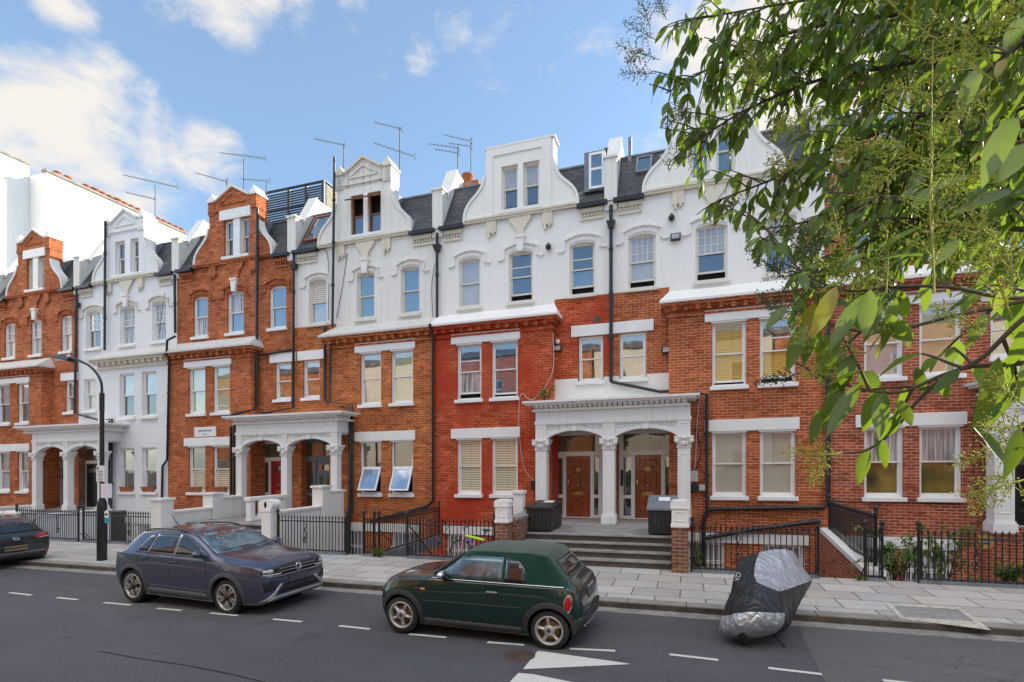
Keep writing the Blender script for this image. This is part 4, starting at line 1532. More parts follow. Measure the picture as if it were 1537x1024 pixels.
def pier(x0, x1, y0, zb_, z1, zc, label, cap='stucco_white', body='brick_pier', fancy=True):
    t = thing('gate_pier', ((x0 + x1) / 2, y0, zb_), label, 'gate pier', 'gate piers')
    w = x1 - x0
    m = MB(); m.box(x0, x1, y0, y0 + w, zb_, z1); m.build('shaft', M_[body], t)
    m = MB()
    m.box(x0 - .02, x1 + .02, y0 - .02, y0 + w + .02, z1, z1 + .07)
    hh = zc - z1
    m.box(x0, x1, y0, y0 + w, z1 + .07, z1 + hh * .68)
    ring(m, x0 + .07, x1 - .07, z1 + .14, z1 + hh * .6, y0 - .015, y0, .03)
    m.box(x0 - .03, x1 + .03, y0 - .03, y0 + w + .03, z1 + hh * .68, z1 + hh * .76)
    n = 8
    arc = [(x0 + w * .03 + w * .94 * k / n, z1 + hh * .76 + hh * .24 * (1 - (2 * k / n - 1) ** 4)) for k in range(n + 1)]
    m.prism(arc, y0 + .01, y0 + w - .01)
    m.lathe([(hh * .14, -.02), (hh * .14, w + .02)], (x0 + .06, y0, z1 + hh * .86), 10, axis='y')
    m.lathe([(hh * .14, -.02), (hh * .14, w + .02)], (x1 - .06, y0, z1 + hh * .86), 10, axis='y')
    m.build('cap', M_[cap], t, bevel=.01)
    return t


LX0, LX1 = gx(771, 13.25) + .03, gx(1008, 13.25) - .02
landing(LX0, LX1, 'wide grey stone steps up to the two brown front doors')
py = 13.05
pier(gx(743, py), gx(762, py), py, PZ, gz(755, 785, py), gz(755, 750, py), 'brick gate pier with white carved cap left of the grey steps, behind the green car')
pier(gx(1008, py), gx(1033, py), py, PZ, gz(1020, 792, py), gz(1020, 751, py), 'brick gate pier with white carved cap right of the grey steps, beside the black box')
for (xa, ya, yb, lb) in ((LX0 - .32, 13.5, 16.8, 'low dark brick wall from left gate pier to the porch'), (LX1 + .02, 13.6, 16.8, 'low brick wall from right gate pier back to the porch')):
    m = MB(); m.box(xa, xa + .3, ya, yb, -1.8, 1.22); m.box(xa - .02, xa + .32, ya, yb, 1.22, 1.28, 1)
    tag(m.build('flank_wall', [M_['brick_pier'], M_['step_stone']]), lb, 'wall')
m = MB()
xp_ = gx(783, 16.5)
m.box(xp_ - .2, xp_ + .12, 16.2, 16.5, .78, 1.75); m.box(xp_ - .24, xp_ + .16, 16.16, 16.54, 1.75, 1.85)
tag(m.build('plinth_post', M_['stucco_white'], bevel=.01), 'short white post behind the black box at the left of the large porch', 'post')

# left double porch: white garden walls
LA, LB = -16.75, -12.35
landing(LA, LB, 'raised stone landing between white walls before the red door')
def white_wall(segs, label, mat='stucco_worn'):
    m = MB()
    for (xa, xb, ya, yb, z0, z1, cap) in segs:
        m.box(xa, xb, ya, yb, z0, z1)
        if cap: m.box(xa - .05, xb + .05, ya - .05, yb + .05, z1, z1 + .08)
    return tag(m.build('garden_wall', M_[mat], bevel=.008), label, 'garden wall', 'white garden walls')
def zz_(px, py_, Y): return gz(px, py_, Y)
xg = gx(228, 13.2); xh = gx(260, 13.2)
white_wall([(xg, xg + .46, 13.15, 13.62, -1.8, zz_(244, 752, 13.2), True), (LA - .36, LA - .06, 13.86, 15.4, -1.8, 1.15, True), (LA - .5, LA - .02, 15.42, 15.9, -1.8, 1.68, True),
            (LA - .36, LA - .06, 15.92, 16.85, -1.8, 1.50, True)], 'white wall with square piers left of the path to the red door')
xg, xh = gx(394, 13.2), gx(416, 13.2)
white_wall([(LB + .02, LB + .3, 13.86, 15.5, -1.8, 1.25, True), (LB - .05, LB + .38, 15.52, 15.95, -1.8, 1.95, True), (LB + .02, LB + .3, 15.97, 16.85, -1.8, 1.75, True)],
           'white wall with tall pier below the grey blue door')
pier(xg, xg + .34, 13.15, -1.8, .55, zz_(405, 750, 13.2), 'white carved gate pier right of the path to the red door', body='stucco_white')
m = MB()
xw = -14.7
m.box(xw - .13, xw + .13, 15.0, 16.88, FL, FL + .12); m.box(xw - .15, xw + .15, 14.95, 16.88, FL + .72, FL + .86)
for yy in (15.0, 15.55, 16.1, 16.6): m.box(xw - .1, xw + .1, yy, yy + .24, FL + .12, FL + .72)
tag(m.build('balustrade', M_['stucco_white'], bevel=.02), 'white stone balustrade with arched gaps between the red and the grey blue door', 'balustrade')
# far left porch
fa, fb = gx(50, PF) - .1, gx(158, PF) + .1
landing(fa, fb, 'white walled landing before the mauve and black doors')
m = white_wall([(fa - .3, fa - .02, 13.4, 16.85, -1.8, .95, True), (gx(2, 13.3), gx(32, 13.3), 13.15, 13.8, -1.8, 1.05, True)], 'white wall and pier at the left edge behind the dark car', 'stucco_white')
white_wall([(fb - .02, fb + .3, 13.6, 16.85, -1.8, .85, True), (fa, fb, 13.30, 13.52, -1.8, .5, False)], 'long white painted wall behind the railings by the lamp post', 'painted_brick_white')

# ------------------------------------------------------------------ drainpipes on the fronts (parts of the houses)
def pipe_px(h, pts, Y, r=.05, off=.12):
    """Y may be a single plane or one per point"""
    out = []
    for i, (px, py_) in enumerate(pts):
        y = Y[i] if isinstance(Y, (list, tuple)) else Y
        x, _, z = at(px, py_, y - off)
        out.append((x, y - off, z))
    return out


def vpipe(h, px, y0, y1, Y, r=.05, off=.12):
    x = gx(px, Y - off)
    drainpipe(h, [(x, Y - off, gz(px, y0, Y - off)), (x, Y - off, gz(px, y1, Y - off))], r)


def hopper(h, px, py_, Y):
    x, y, z = at(px, py_, Y - .14)
    m = MB()
    m.hexa([(x - .08, y - .07, z - .14), (x + .08, y - .07, z - .14), (x + .08, y + .08, z - .14), (x - .08, y + .08, z - .14),
            (x - .15, y - .12, z + .1), (x + .15, y - .12, z + .1), (x + .15, y + .1, z + .1), (x - .15, y + .1, z + .1)])
    m.build('rain_hopper', M_['black_pipe'], h)


vpipe(h5, 656, 350, 476, RY, .055); hopper(h5, 656, 372, RY)
x650 = gx(650, B - .1)
drainpipe(h5, [(x650, B - .36, 7.8), (x650, B - .1, 7.3), (x650, B - .1, gz(650, 752, B - .1))], .055)
drainpipe(h4, [(x650 - .02, B - .1, gz(648, 752, B - .1)), (x650 - .25, B - .1, gz(640, 760, B)), (gx(556, B - .1), B - .1, gz(556, 782, B))], .055)
xm = gx(917, RY - .12)
drainpipe(h7, pipe_px(h7, [(917, 308), (917, 573)], RY), .06); hopper(h7, 917, 337, RY)
drainpipe(h7, [at(917, 573, RY - .12), at(990, 588, RY - .12), at(1040, 586, RY - .2)], .05)
xe_ = gx(1061, B - .08)
drainpipe(h7, [(gx(1042, B), B - .25, gz(1042, 591, B - .2)), (xe_, B - .12, gz(1061, 592, B - .1)), (xe_, B - .12, gz(1061, 772, B - .1))], .055)
drainpipe(h7, [at(1243, 440, B - .1), at(1243, 756, B - .1), at(1236, 762, B - .1), at(1068, 764, B - .1), at(1060, 770, B - .1), at(1056, 782, B - .12), at(1056, 850, B - .12)], .065)
drainpipe(h7, [at(1056, 808, B - .14), at(1128, 795, B - .14), at(1224, 783, B - .14)], .07)
drainpipe(h4, pipe_px(h4, [(502, 236), (499, 492)], RY, off=.25), .05)
drainpipe(h4, [at(487.5, 490, RY - .12), at(487.5, 601, RY - .12), at(494, 606, RY - .2), at(526, 614, B - .12), at(524, 830, B - .12)], .055)
drainpipe(h4, [at(496, 505, B - .1), at(495, 604, B - .1), at(528, 608, B - .1), at(529, 770, B - .1)], .04)
drainpipe(h3, pipe_px(h3, [(386.5, 312), (385, 612)], RY, off=.2), .06)
drainpipe(h3, [at(385, 612, RY - .2), at(376, 616, RY - .4), at(346, 624, PF - .1)], .05)
drainpipe(h3, pipe_px(h3, [(441, 380), (440, 612), (392, 621)], RY, off=.12), .05); hopper(h3, 441, 400, RY)
drainpipe(h3, pipe_px(h3, [(437, 525), (394, 533)], RY, off=.1), .05)
drainpipe(h3, pipe_px(h3, [(262, 412), (263, 500)], RY, off=.14), .055)
drainpipe(h3, [at(263, 505, B - .3), at(251, 511, B - .32), at(250, 530, B - .3), at(254, 540, B - .1), at(251, 690, B - .1), at(244, 700, B - .1), at(243, 748, B - .1)], .05)
drainpipe(h2, pipe_px(h2, [(158, 332), (157, 526)], RY, off=.16), .055)
drainpipe(h2, pipe_px(h2, [(115, 432), (112, 621)], RY, off=.12), .055); hopper(h2, 115, 458, RY)
drainpipe(h2, [at(113, 621, RY - .12), at(150, 631, RY - .2), at(168, 629, B - .12), at(167, 775, B - .12)], .05)
drainpipe(h2, [at(164, 632, B - .14), at(163, 775, B - .14)], .05)
vpipe(h3, 346.5, 640, 742, B, .05, .10); vpipe(h3, 351.5, 636, 742, B, .05, .10)

# security floodlights, wall lamps, meter boxes, dish-like alarm (fixed to the fronts)
def floodlight(h, px, py_, Y):
    x, y, z = at(px, py_, Y - .1)
    m = MB(); m.box(x - .16, x + .16, y - .02, y + .10, z - .11, z + .11)
    o = m.build('floodlight', M_['black_pipe'], h, bevel=.01)
    m = MB(); m.box(x - .12, x + .12, y - .03, y - .02, z - .07, z + .08)
    m.build('glass', M_['lamp_glass'], o)


def bulkhead(h, px, py_, Y):
    x, y, z = at(px, py_, Y - .1)
    m = MB(); m.lathe([(.03, -.12), (.09, -.08), (.10, .02), (.05, .09), (.02, .13)], (x, y, z), 10); m.box(x - .05, x + .05, y, y + .1, z + .0, z + .1)
    m.build('wall_lamp', M_['black_pipe'], h)


floodlight(h5, 836, 523, RY); floodlight(h7, 1001, 525, RY); floodlight(h7, 1014, 355, RY)
bulkhead(h5, 823, 370, RY); bulkhead(h7, 1008, 326, RY)
x, y, z = at(837, 513, RY - .1)
m = MB(); m.ball((x, y, z), .09, 10); m.box(x - .03, x + .03, y, y + .1, z - .02, z + .1); m.build('security_camera', M_['gloss_white'], h5)
for (px, py_, w, hh, mt) in ((1041, 715, .13, .17, 'dish_grey'), (1041, 733, .13, .13, 'black_pipe'), (1054, 732, .09, .09, 'dish_grey'), (801, 728, .08, .14, 'black_pipe')):
    x, y, z = at(px, py_, B - .06)
    m = MB(); m.box(x - w, x + w, y - .08, y + .06, z - hh, z + hh)
    m.build('meter_box', M_[mt], h7 if px > 900 else h5, bevel=.01)
x, y, z = at(896, 479, RY)
m = MB(); m.box(x - .12, x + .12, RY - .008, RY + .01, z - .09, z + .09); vent = m.build('air_brick', M_['riser_stone'], h5)
# thin cables run over the brick
for (h, pts, Y, mt) in ((h5, [(830, 500), (829, 560), (800, 600), (782, 592), (779, 640), (786, 700), (801, 722)], B - .04, 'cable_white'), (h7, [(1003, 440), (1006, 470), (1012, 520), (1022, 570), (1036, 592)], RY - .05, 'cable_white'),
                        (h7, [(1050, 592), (1046, 640), (1043, 700), (1036, 740), (1040, 800)], B - .05, 'cable_white'), (h7, [(1044, 640), (1052, 680), (1041, 712)], B - .04, 'black_pipe'),
                        (h4, [(521, 380), (514, 430), (505, 478)], RY - .03, 'black_pipe'), (h4, [(463, 383), (491, 380), (493, 480)], RY - .05, 'black_pipe'),
                        (h8, [(1463, 610), (1461, 680), (1462, 750)], B - .04, 'black_pipe'), (h8, [(1483, 600), (1489, 690), (1493, 800)], B - .05, 'cable_white'),
                        (h5, [(650, 484), (648, 430), (653, 395)], RY - .06, 'black_pipe'), (h2, [(247, 440), (243, 470), (240, 500)], RY - .03, 'black_pipe'),
                        (h8, [(1245, 750), (1275, 754), (1310, 753), (1440, 757)], B - .02, 'black_pipe')):
    m = MB(); m.tube(cat_path([at(a, b, Y) for a, b in pts], 5), .012, 5)
    m.build('cable', M_[mt], h)
# yellow alarm box with a dark panel and its letters
x, y, z = at(1480, 813, B - .06)
pbr('alarm_yellow', (.62, .40, .10), .4)
pbr('sign_blue', (.03, .05, .16), .4)
pbr('paper', (.74, .70, .80), .6, var=.06, vs=6)
pbr('sign_white', (.78, .78, .78), .45, var=.04)
m = MB(); m.prism([(x - .15, z - .18), (x + .07, z - .18), (x + .15, z - .07), (x + .15, z + .07), (x + .07, z + .18), (x - .15, z + .18)], y - .05, y + .06)
al = m.build('alarm_box', M_['alarm_yellow'], h8)
m = MB(); m.box(x - .09, x + .07, y - .056, y - .05, z - .07, z + .07); m.build('panel', M_['sign_blue'], al)
m = MB(); add_text(m, 'ADT', .085, Matrix.Translation((x - .01, y - .06, z)) @ FACING); m.build('lettering', M_['sign_white'], al)
# street name plate
x0, x1 = gx(292, B - .03), gx(324, B - .03)
z0, z1 = gz(308, 655.5, B), gz(308, 641, B)
m = MB(); m.box(x0, x1, B - .04, B - .005, z0, z1)
sn = m.build('street_name_plate', M_['sign_white'])
tag(sn, 'white street name plate on the brick wall between the first and ground floor windows', 'street sign')
m = MB()
add_text(m, 'GLEDSTANES ROAD', .098, Matrix.Translation(((x0 + x1) / 2, B - .043, z0 + (z1 - z0) * .60)) @ FACING, depth=.003, sx=.86)
add_text(m, 'W.14', .085, Matrix.Translation(((x0 + x1) / 2, B - .043, z0 + (z1 - z0) * .22)) @ FACING, depth=.003)
m.build('lettering', M_['black_pipe'], sn)
# terracotta window boxes
for px, (ha, hb), lb in ((190, (0, 0), 'terracotta window box on the left ground floor sill of the white house'), (222.5, (0, 0), 'terracotta window box on the right ground floor sill of the white house'),
                         (293, (0, 0), 'terracotta window box on the left sill of the brick house beside the red door'), (331, (0, 0), 'terracotta window box on the right sill of the brick house beside the red door')):
    x = gx(px, B)
    z = GL[0] + .006
    m = MB()
    m.hexa([(x - .27, B - .07, z), (x + .27, B - .07, z), (x + .27, B + .05, z), (x - .27, B + .05, z), (x - .33, B - .11, z + .2), (x + .33, B - .11, z + .2), (x + .33, B + .06, z + .2), (x - .33, B + .06, z + .2)])
    m.box(x - .34, x + .34, B - .12, B + .065, z + .2, z + .235)
    tag(m.build('window_box', M_['terracotta']), lb, 'window box', 'terracotta window boxes')

# ------------------------------------------------------------------ roof things
# roof light and velux on the slates between the two large gables
def roof_pt(px, py_):
    """where the sight line meets the slate slope"""
    lo, hi = RY - .12, RY + 1.05
    for _ in range(40):
        mid = (lo + hi) / 2
        z = gz(px, py_, mid)
        zr = ZE + .02 + (mid - (RY - .12)) * (13.46 - ZE - .02) / 1.17
        if z > zr: lo = mid
        else: hi = mid
    return at(px, py_, (lo + hi) / 2)


a, b = roof_pt(878, 291), roof_pt(908, 250)
m = MB(); m.box(gx(877, a[1] - .1), gx(908, a[1] - .1), a[1] - .12, a[1] + 1.0, a[2], a[2] + 1.35)
dm = m.build('roof_dormer', M_['lead_grey'], h5)
x0, x1 = gx(884, a[1] - .14), gx(907, a[1] - .14)
m = MB(); ring(m, x0, x1, a[2] + .05, a[2] + 1.28, a[1] - .17, a[1] - .12, .08); m.box(x0 + .08, x1 - .08, a[1] - .165, a[1] - .12, a[2] + .68, a[2] + .76)
wf = m.build('window', M_['pvc_white'], dm)
m = MB(); m.box(x0 + .08, x1 - .08, a[1] - .14, a[1] - .125, a[2] + .13, a[2] + 1.2); m.build('pane', M_['pane_sky'], dm)
def skylight(h, px0, px1, py0, py1, fmat):
    c = roof_pt((px0 + px1) / 2, (py0 + py1) / 2)
    t = math.atan2(13.46 - ZE - .02, 1.17)
    w = (gx(px1, c[1]) - gx(px0, c[1])) / 2
    L_ = (roof_pt((px0 + px1) / 2, py0)[2] - roof_pt((px0 + px1) / 2, py1)[2]) / math.sin(t) / 2
    m, p = MB(), MB()
    ring(m, -w, w, -L_, L_, -.09, .04, .07); p.box(-w + .07, w - .07, -.05, -.04, -L_ + .07, L_ - .07)
    Mx = Matrix.Translation(c) @ Matrix.Rotation(-(math.pi / 2 - t), 4, 'X')
    m.xform(Mx); p.xform(Mx)
    o = m.build('skylight', M_[fmat], h); p.build('pane', M_['pane_sky'], o)


skylight(h7, 955, 979, 237, 260, 'lead_grey')
skylight(h4, 466, 493, 327, 360, 'timber_brown')
m = MB(); x, y, z = at(922, 222, RY + 1.0); m.tube([(x + .55, y, 13.3), (x + .55, y, z + .25)], .07); m.build('flue_pipe', M_['lead_grey'], h7)
m = MB(); x, y, z = at(910, 228, RY + 1.0); m.tube([(x, y, 13.2), (x, y, z)], .07); m.lathe([(.1, 0), (.1, .1), (0, .14)], (x, y, z), 10); m.build('flue_pipe', M_['black_pipe'], h5)
x, y, z = at(702, 272, RY + 2.2)
m = MB(); m.lathe([(.20, -.5), (.21, .02), (.26, .05), (.26, .13), (.20, .16), (.18, .16), (.17, -.1)], (x, y, z + .12), 14)
m.build('chimney_pot', M_['terracotta'], h5)
m = MB(); m.box(x - .6, x + .6, y - .3, y + .3, 13.4, z - .18); m.build('chimney_stack', M_['brick_plain'], h5)

# slatted screen round a roof terrace
t = thing('slatted_screen', (gx(450, 20.2), 20.2, 13.5), 'dark slatted screen round a roof terrace behind the brick gable', 'screen')
Ys = 20.2
xa, xb = gx(400, Ys), gx(486, Ys)
zA, zB = 13.5, gz(486, 273, Ys)
m = MB()
for k in range(17):
    z = zA + .05 + (zB - zA - .12) * k / 17
    m.box(xa, xb, Ys - .02, Ys + .02, z, z + .062)
m.build('front_slats', M_['black_pipe'], t)
m = MB()
for k in range(17):
    z = zA + .05 + (zB - zA - .12) * k / 17
    m.box(xb + .03, xb + .07, Ys + .1, Ys + 3.4, z, z + .07)
pbr('pale_timber', (.36, .30, .18), .7, var=.2, vs=5)
m.build('side_slats', M_['pale_timber'], t)
for x, y in ((xa, Ys), (xa + (xb - xa) * .42, Ys), (xa + (xb - xa) * .72, Ys), (xb + .02, Ys), (xb + .05, Ys + 3.4)):
    m = MB(); m.box(x - .06, x + .06, y - .1, y - .02, zA - .3, zB + .02); m.build('post', M_['black_pipe'], t)
m = MB(); m.box(xa, xb + .08, Ys - .06, Ys + .06, zB + .0, zB + .06); m.box(xb, xb + .1, Ys + .06, Ys + 3.4, zB + .0, zB + .06)
for z in (zA + .3, zA + 1.05): m.box(xa, xb, Ys - .09, Ys - .05, z, z + .1)
m.build('rail', M_['black_pipe'], t)

# television aerials
def aerial(mast, booms, label):
    """mast: (px, py_top, py_bottom, depth plane); booms: list of ((px,py),(px,py))"""
    px, y0, y1, Y = mast
    x, _, zt = at(px, y0, Y)
    zb_ = min(gz(px, y1, Y), zt - .3)
    t = thing('tv_aerial', (x, Y, zb_), label, 'aerial', 'television aerials on the roofs')
    m = MB(); m.tube([(x, Y, zb_ - .25), (x, Y, zt)], .022, 6); m.build('mast', M_['aerial_metal'], t)
    for (A, B_) in booms:
        a, b = Vector(at(*A, Y)), Vector(at(*B_, Y))
        m = MB(); m.tube([a, b], .012, 5)
        n = max(5, int((b - a).length / .19))
        d_ = (b - a).normalized()
        for k in range(n + 1):
            c_ = a + (b - a) * (k / n)
            l_ = .07 + .05 * k / n
            m.tube([c_ + Vector((-.03, l_ * 2, .02)), c_ - Vector((-.03, l_ * 2, .02))], .006, 4)
            m.tube([c_ + Vector((0, 0, .06)), c_ - Vector((0, 0, .05))], .007, 4)
        m.tube([b + Vector((.05, 0, .14)), b + Vector((-.02, 0, 0)), b + Vector((.05, 0, -.14))], .012, 4)
        near = a if abs(a.x - x) < abs(b.x - x) else b
        if min(a.x, b.x) < x < max(a.x, b.x):
            f_ = (x - a.x) / (b.x - a.x); near = a + (b - a) * f_
        if (near - Vector((x, Y, near.z))).length > .02: m.tube([near, (x, Y, near.z - .08)], .012, 4)
        m.build('boom', M_['aerial_metal'], t)


aerial((233, 278, 322, 19.4), [((186, 263), (266, 281)), ((190, 289), (232, 299))], 'aerial with two booms above the white gable near the white flank wall')
aerial((340, 268, 300, 19.6), [((295, 260), (341, 273))], 'small aerial leaning left above the pointed brick gable')
aerial((366, 238, 280, 19.0), [((330, 229.5), (398, 238))], 'tall aerial with arrow shaped end on top of the pointed brick gable')
aerial((400, 274, 310, 19.0), [((364, 269), (404, 272))], 'short aerial on a bent arm right of the pointed brick gable')
aerial((516, 217, 262, 19.2), [((472, 208.5), (517, 218))], 'single boom aerial beside the tall thin black pipe')
aerial((600, 191, 262, 18.9), [((563, 184), (602, 193.5)), ((562, 215), (622, 235))], 'tall aerial with two crossed booms above the peeling white gable')
aerial((687, 221, 268, 20.6), [((645, 216), (688, 222.5)), ((653, 224), (688, 230))], 'lower of the two aerials beside the terracotta chimney pot')
aerial((707, 208, 270, 20.6), [((667, 203), (707, 212)), ((674, 215), (707, 220))], 'taller of the two aerials beside the terracotta chimney pot')

# ------------------------------------------------------------------ iron railings
def railing(A, B_, label, posts=(), ornaments=True, step=.115, hgt=1.12, base=PZ, plinth=True, z1=None):
    ax, ay = A; bx, by = B_
    L_ = math.hypot(bx - ax, by - ay)
    ux, uy = (bx - ax) / L_, (by - ay) / L_
    t = thing('iron_railing', ((ax + bx) / 2, (ay + by) / 2, base), label, 'railing', 'black iron railings')
    n = int(L_ / step)
    m = MB()
    for k in range(n + 1):
        s = L_ * (k + .5) / (n + 1)
        x, y = ax + ux * s, ay + uy * s
        m.tube([(x, y, base + .05), (x, y, base + hgt - .08)], .0125, 6)
        m.lathe([(.0125, 0), (.022, .015), (.024, .05), (.012, .09), (0, .12)], (x, y, base + hgt - .10), 6)
    m.build('bars', M_['black_iron'], t)
    for z in (base + .10, base + hgt - .17):
        m = MB(); m.tube([(ax, ay, z), (bx, by, z)], .019, 6); m.build('rail', M_['black_iron'], t)
    ps = list(posts) or [0, L_]
    for s in ps:
        x, y = ax + ux * s, ay + uy * s
        m = MB()
        m.lathe([(.03, 0), (.03, hgt - .02), (.045, hgt), (.045, hgt + .03), (.025, hgt + .05), (.05, hgt + .10), (.05, hgt + .15), (.03, hgt + .17), (.012, hgt + .20), (0, hgt + .23)], (x, y, base), 10)
        m.tube([(x, y, base + .75), (x - uy * -.25, y - ux * .25 + .25, base + .35), (x, y + .35, base + .0)], .013, 5)
        m.build('post', M_['black_iron'], t)
    if ornaments and L_ > 1.5:
        k = 1.0
        while k < L_ - .4:
            m = MB()
            c = Vector((ax + ux * k, ay + uy * k, 0))
            for s in (-1, 1):
                e = Vector((ux, uy, 0)) * s
                pts = [c + e * (.02 + .035 * math.sin(j * 1.25)) + Vector((0, 0, base + .50 + .05 * j)) for j in range(9)]
                m.tube(pts, .010, 5)
                m.tube([c + e * (.045 + .035 * math.cos(q * .7)) + Vector((0, 0, base + .42 + .045 * math.sin(q * .7))) for q in range(10)], .010, 5)
                m.tube([c + e * (.03 + .03 * math.cos(q * .7)) + Vector((0, 0, base + .33 + .035 * math.sin(q * .7))) for q in range(10)], .009, 5)
            m.ball(c + Vector((0, 0, base + .46)), .03, 6)
            m.build('scroll_panel', M_['black_iron'], t)
            k += 1.25
    if plinth:
        m = MB()
        px_, py_ = -uy, ux
        w = .09
        m.prism_z([(ax + px_ * w, ay + py_ * w), (bx + px_ * w, by + py_ * w), (bx - px_ * w, by - py_ * w), (ax - px_ * w, ay - py_ * w)], base - .3, base + .06)
        m.build('plinth', M_['lead_grey'], t)
    return t


RYL = 13.28
railing((gx(25, RYL), RYL), (gx(118, RYL), RYL), 'long iron railing before the white painted wall at far left, behind the lamp post')
railing((gx(125, RYL), RYL), (gx(228, RYL), RYL), 'iron railing between the lamp post and the white square pier')
railing((gx(417, RYL), RYL), (gx(521, RYL), RYL), 'iron railing with scroll panels before the white basement wall, right of the carved pier')
railing((gx(546, RYL), RYL), (gx(562, RYL), RYL), 'short iron gate leaf left of the sloping stair railing')
xg_ = gx(566, RYL)
railing((xg_, RYL + .1), (xg_, 17.3), 'iron railing running back to the house beside the basement stair', ornaments=False)
railing((gx(611, RYL), RYL), (gx(742, RYL), RYL), 'iron railing behind the bicycle, ending at the left gate pier')
railing((gx(1039, RYL), RYL), (gx(1228, RYL), RYL), 'iron railing behind the covered motorbike, right of the gate pier')
xf = 3.9
railing((xf, RYL + .1), (xf, 17.3), 'iron railing on a white coping running back to the rose brick house', base=.42, plinth=False, ornaments=False)
m = MB(); m.prism_x([(13.4, -1.9), (17.55, -1.9), (17.55, .62), (13.4, .20)], xf - .16, xf + .16); m.prism_x([(13.38, .20), (17.55, .62), (17.55, .74), (13.38, .32)], xf - .2, xf + .2, 1)
tag(m.build('flank_wall', [M_['brick_rose'], M_['stucco_white']]), 'sloping brick wall with white coping under the returning railing', 'wall')
railing((gx(1299, RYL), RYL), (gx(1324, RYL), RYL), 'narrow iron gate with two finial posts beside the white coping')
railing((gx(1379, RYL), RYL), (9.2, RYL), 'iron railing at the right edge in front of the fern and yellow alarm box')
# basement stairs and their handrails
def area_stair(x, label):
    t = thing('area_stair', (x, 13.5, -1.85), label, 'basement stairs')
    m = MB()
    for k in range(9):
        m.box(x - .45, x + .45, 13.45 + .28 * k, 13.45 + .28 * (k + 1), -1.85, .05 - .21 * k)
    m.build('treads', M_['area_concrete'], t)
    m = MB(); m.tube([(x + .45, 13.5, 1.0), (x + .45, 16.0, -.85)], .02, 6)
    for k in range(8): m.tube([(x + .45, 13.6 + .3 * k, .9 - .222 * k), (x + .45, 13.6 + .3 * k, .05 - .222 * k)], .011, 5)
    m.build('handrail', M_['black_iron'], t)


area_stair(gx(590, 13.4), 'concrete basement stairs with iron handrail left of the bicycle railing')
area_stair(gx(1350, 13.4), 'concrete basement stairs with iron handrail beside the fern')

# ------------------------------------------------------------------ boxes on the landing
def bin_store(x0, x1, y0, y1, z1, zf_, label):
    t = thing('bin_store', ((x0 + x1) / 2, y0, FL), label, 'bin store', 'black timber bin stores')
    m = MB()
    m.box(x0, x1, y0, y1, FL + .04, z1)
    n = 6
    for k in range(n):
        a = x0 + (x1 - x0) * k / n
        m.box(a + .008, a + (x1 - x0) / n - .008, y0 - .02, y0, FL + .05, z1 - .01)
        b = y0 + (y1 - y0) * k / n
        m.box(x1, x1 + .02, b + .008, b + (y1 - y0) / n - .008, FL + .05, z1 - .01)
        m.box(x0 - .02, x0, b + .008, b + (y1 - y0) / n - .008, FL + .05, z1 - .01)
    m.build('body', M_['dark_box'], t)
    m = MB()
    m.prism_x([(y0 - .07, z1 + .0), (y1 + .03, z1 + zf_), (y1 + .03, z1 + zf_ + .05), (y0 - .07, z1 + .05)], x0 - .06, x1 + .06)
    m.build('lid', M_['lead_grey' if x0 > -1 else 'dark_box'], t)
    m = MB(); xm_ = (x0 + x1) / 2; m.prism_x([(y1 - .45, z1 + zf_ * .5 + .066), (y1 - .2, z1 + zf_ * .78 + .066), (y1 - .2, z1 + zf_ * .78 + .075), (y1 - .45, z1 + zf_ * .5 + .075)], xm_ - .1, xm_ + .2)
    m.build('paper_label', M_['sign_white'], t)


yb = 14.55
bin_store(gx(791, yb), gx(826, yb), yb, yb + 1.35, gz(808, 764, yb), .1, 'black timber bin store left of the brown doors, behind the left gate pier')
bin_store(gx(974, yb), gx(1012, yb), yb, yb + 1.0, gz(990, 766, yb), .28, 'black timber bin store with sloping grey lid, beside the right gate pier')

# ------------------------------------------------------------------ lamp post
lx, ly, _ = ground(153, 841, PZ)
t = thing('street_lamp', (lx, ly, PZ), 'black street lamp on the left pavement with a long curved arm', 'street lamp')
def lz(py_): return gz(153.5, py_, ly)
m = MB(); m.lathe([(.125, 0), (.125, lz(762) - PZ), (.12, lz(755) - PZ), (.06, lz(747) - PZ)], (lx, ly, PZ), 16); m.build('base', M_['black_iron'], t)
m = MB()
top = at(155, 590, ly)
pts = [(lx, ly, lz(750)), (lx, ly, lz(650)), (lx, ly, top[2])]
m.tube(pts, .058, 10)
arm = cat_path([(lx, ly, top[2] - .15), (lx, ly, top[2])] + [at(px, py_, ly) for px, py_ in ((152, 575), (146, 562), (135, 550), (120, 542), (104, 537), (88, 534))], 5)
m.tube(arm, .034, 8)
m.lathe([(.066, 0), (.066, .5)], (lx, ly, top[2] - .5), 10)
m.build('pole', M_['black_iron'], t)
a, b = Vector(at(107, 540, ly)), Vector(at(77, 533.5, ly))
m = MB()
d_ = (b - a)
for k in range(6):
    pass
m.hexa([a + Vector((0, -.12, -.07)), b + Vector((0, -.06, -.03)), b + Vector((0, .06, -.03)), a + Vector((0, .12, -.07)),
        a + Vector((0, -.10, .05)), b + Vector((0, -.05, .025)), b + Vector((0, .05, .025)), a + Vector((0, .10, .05))])
hd = m.build('lantern', M_['black_pipe'], t, bevel=.02)
m = MB(); c_ = a + d_ * .45; m.box(c_.x - .28, c_.x + .28, ly - .06, ly + .06, c_.z - .075, c_.z - .045); m.build('lens', M_['lamp_glass'], hd)
m = MB(); c_ = a + d_ * .12; m.lathe([(.05, 0), (.05, .07), (.03, .09)], (c_.x, c_.y, c_.z + .05), 10); m.build('sensor', M_['dish_grey'], hd)
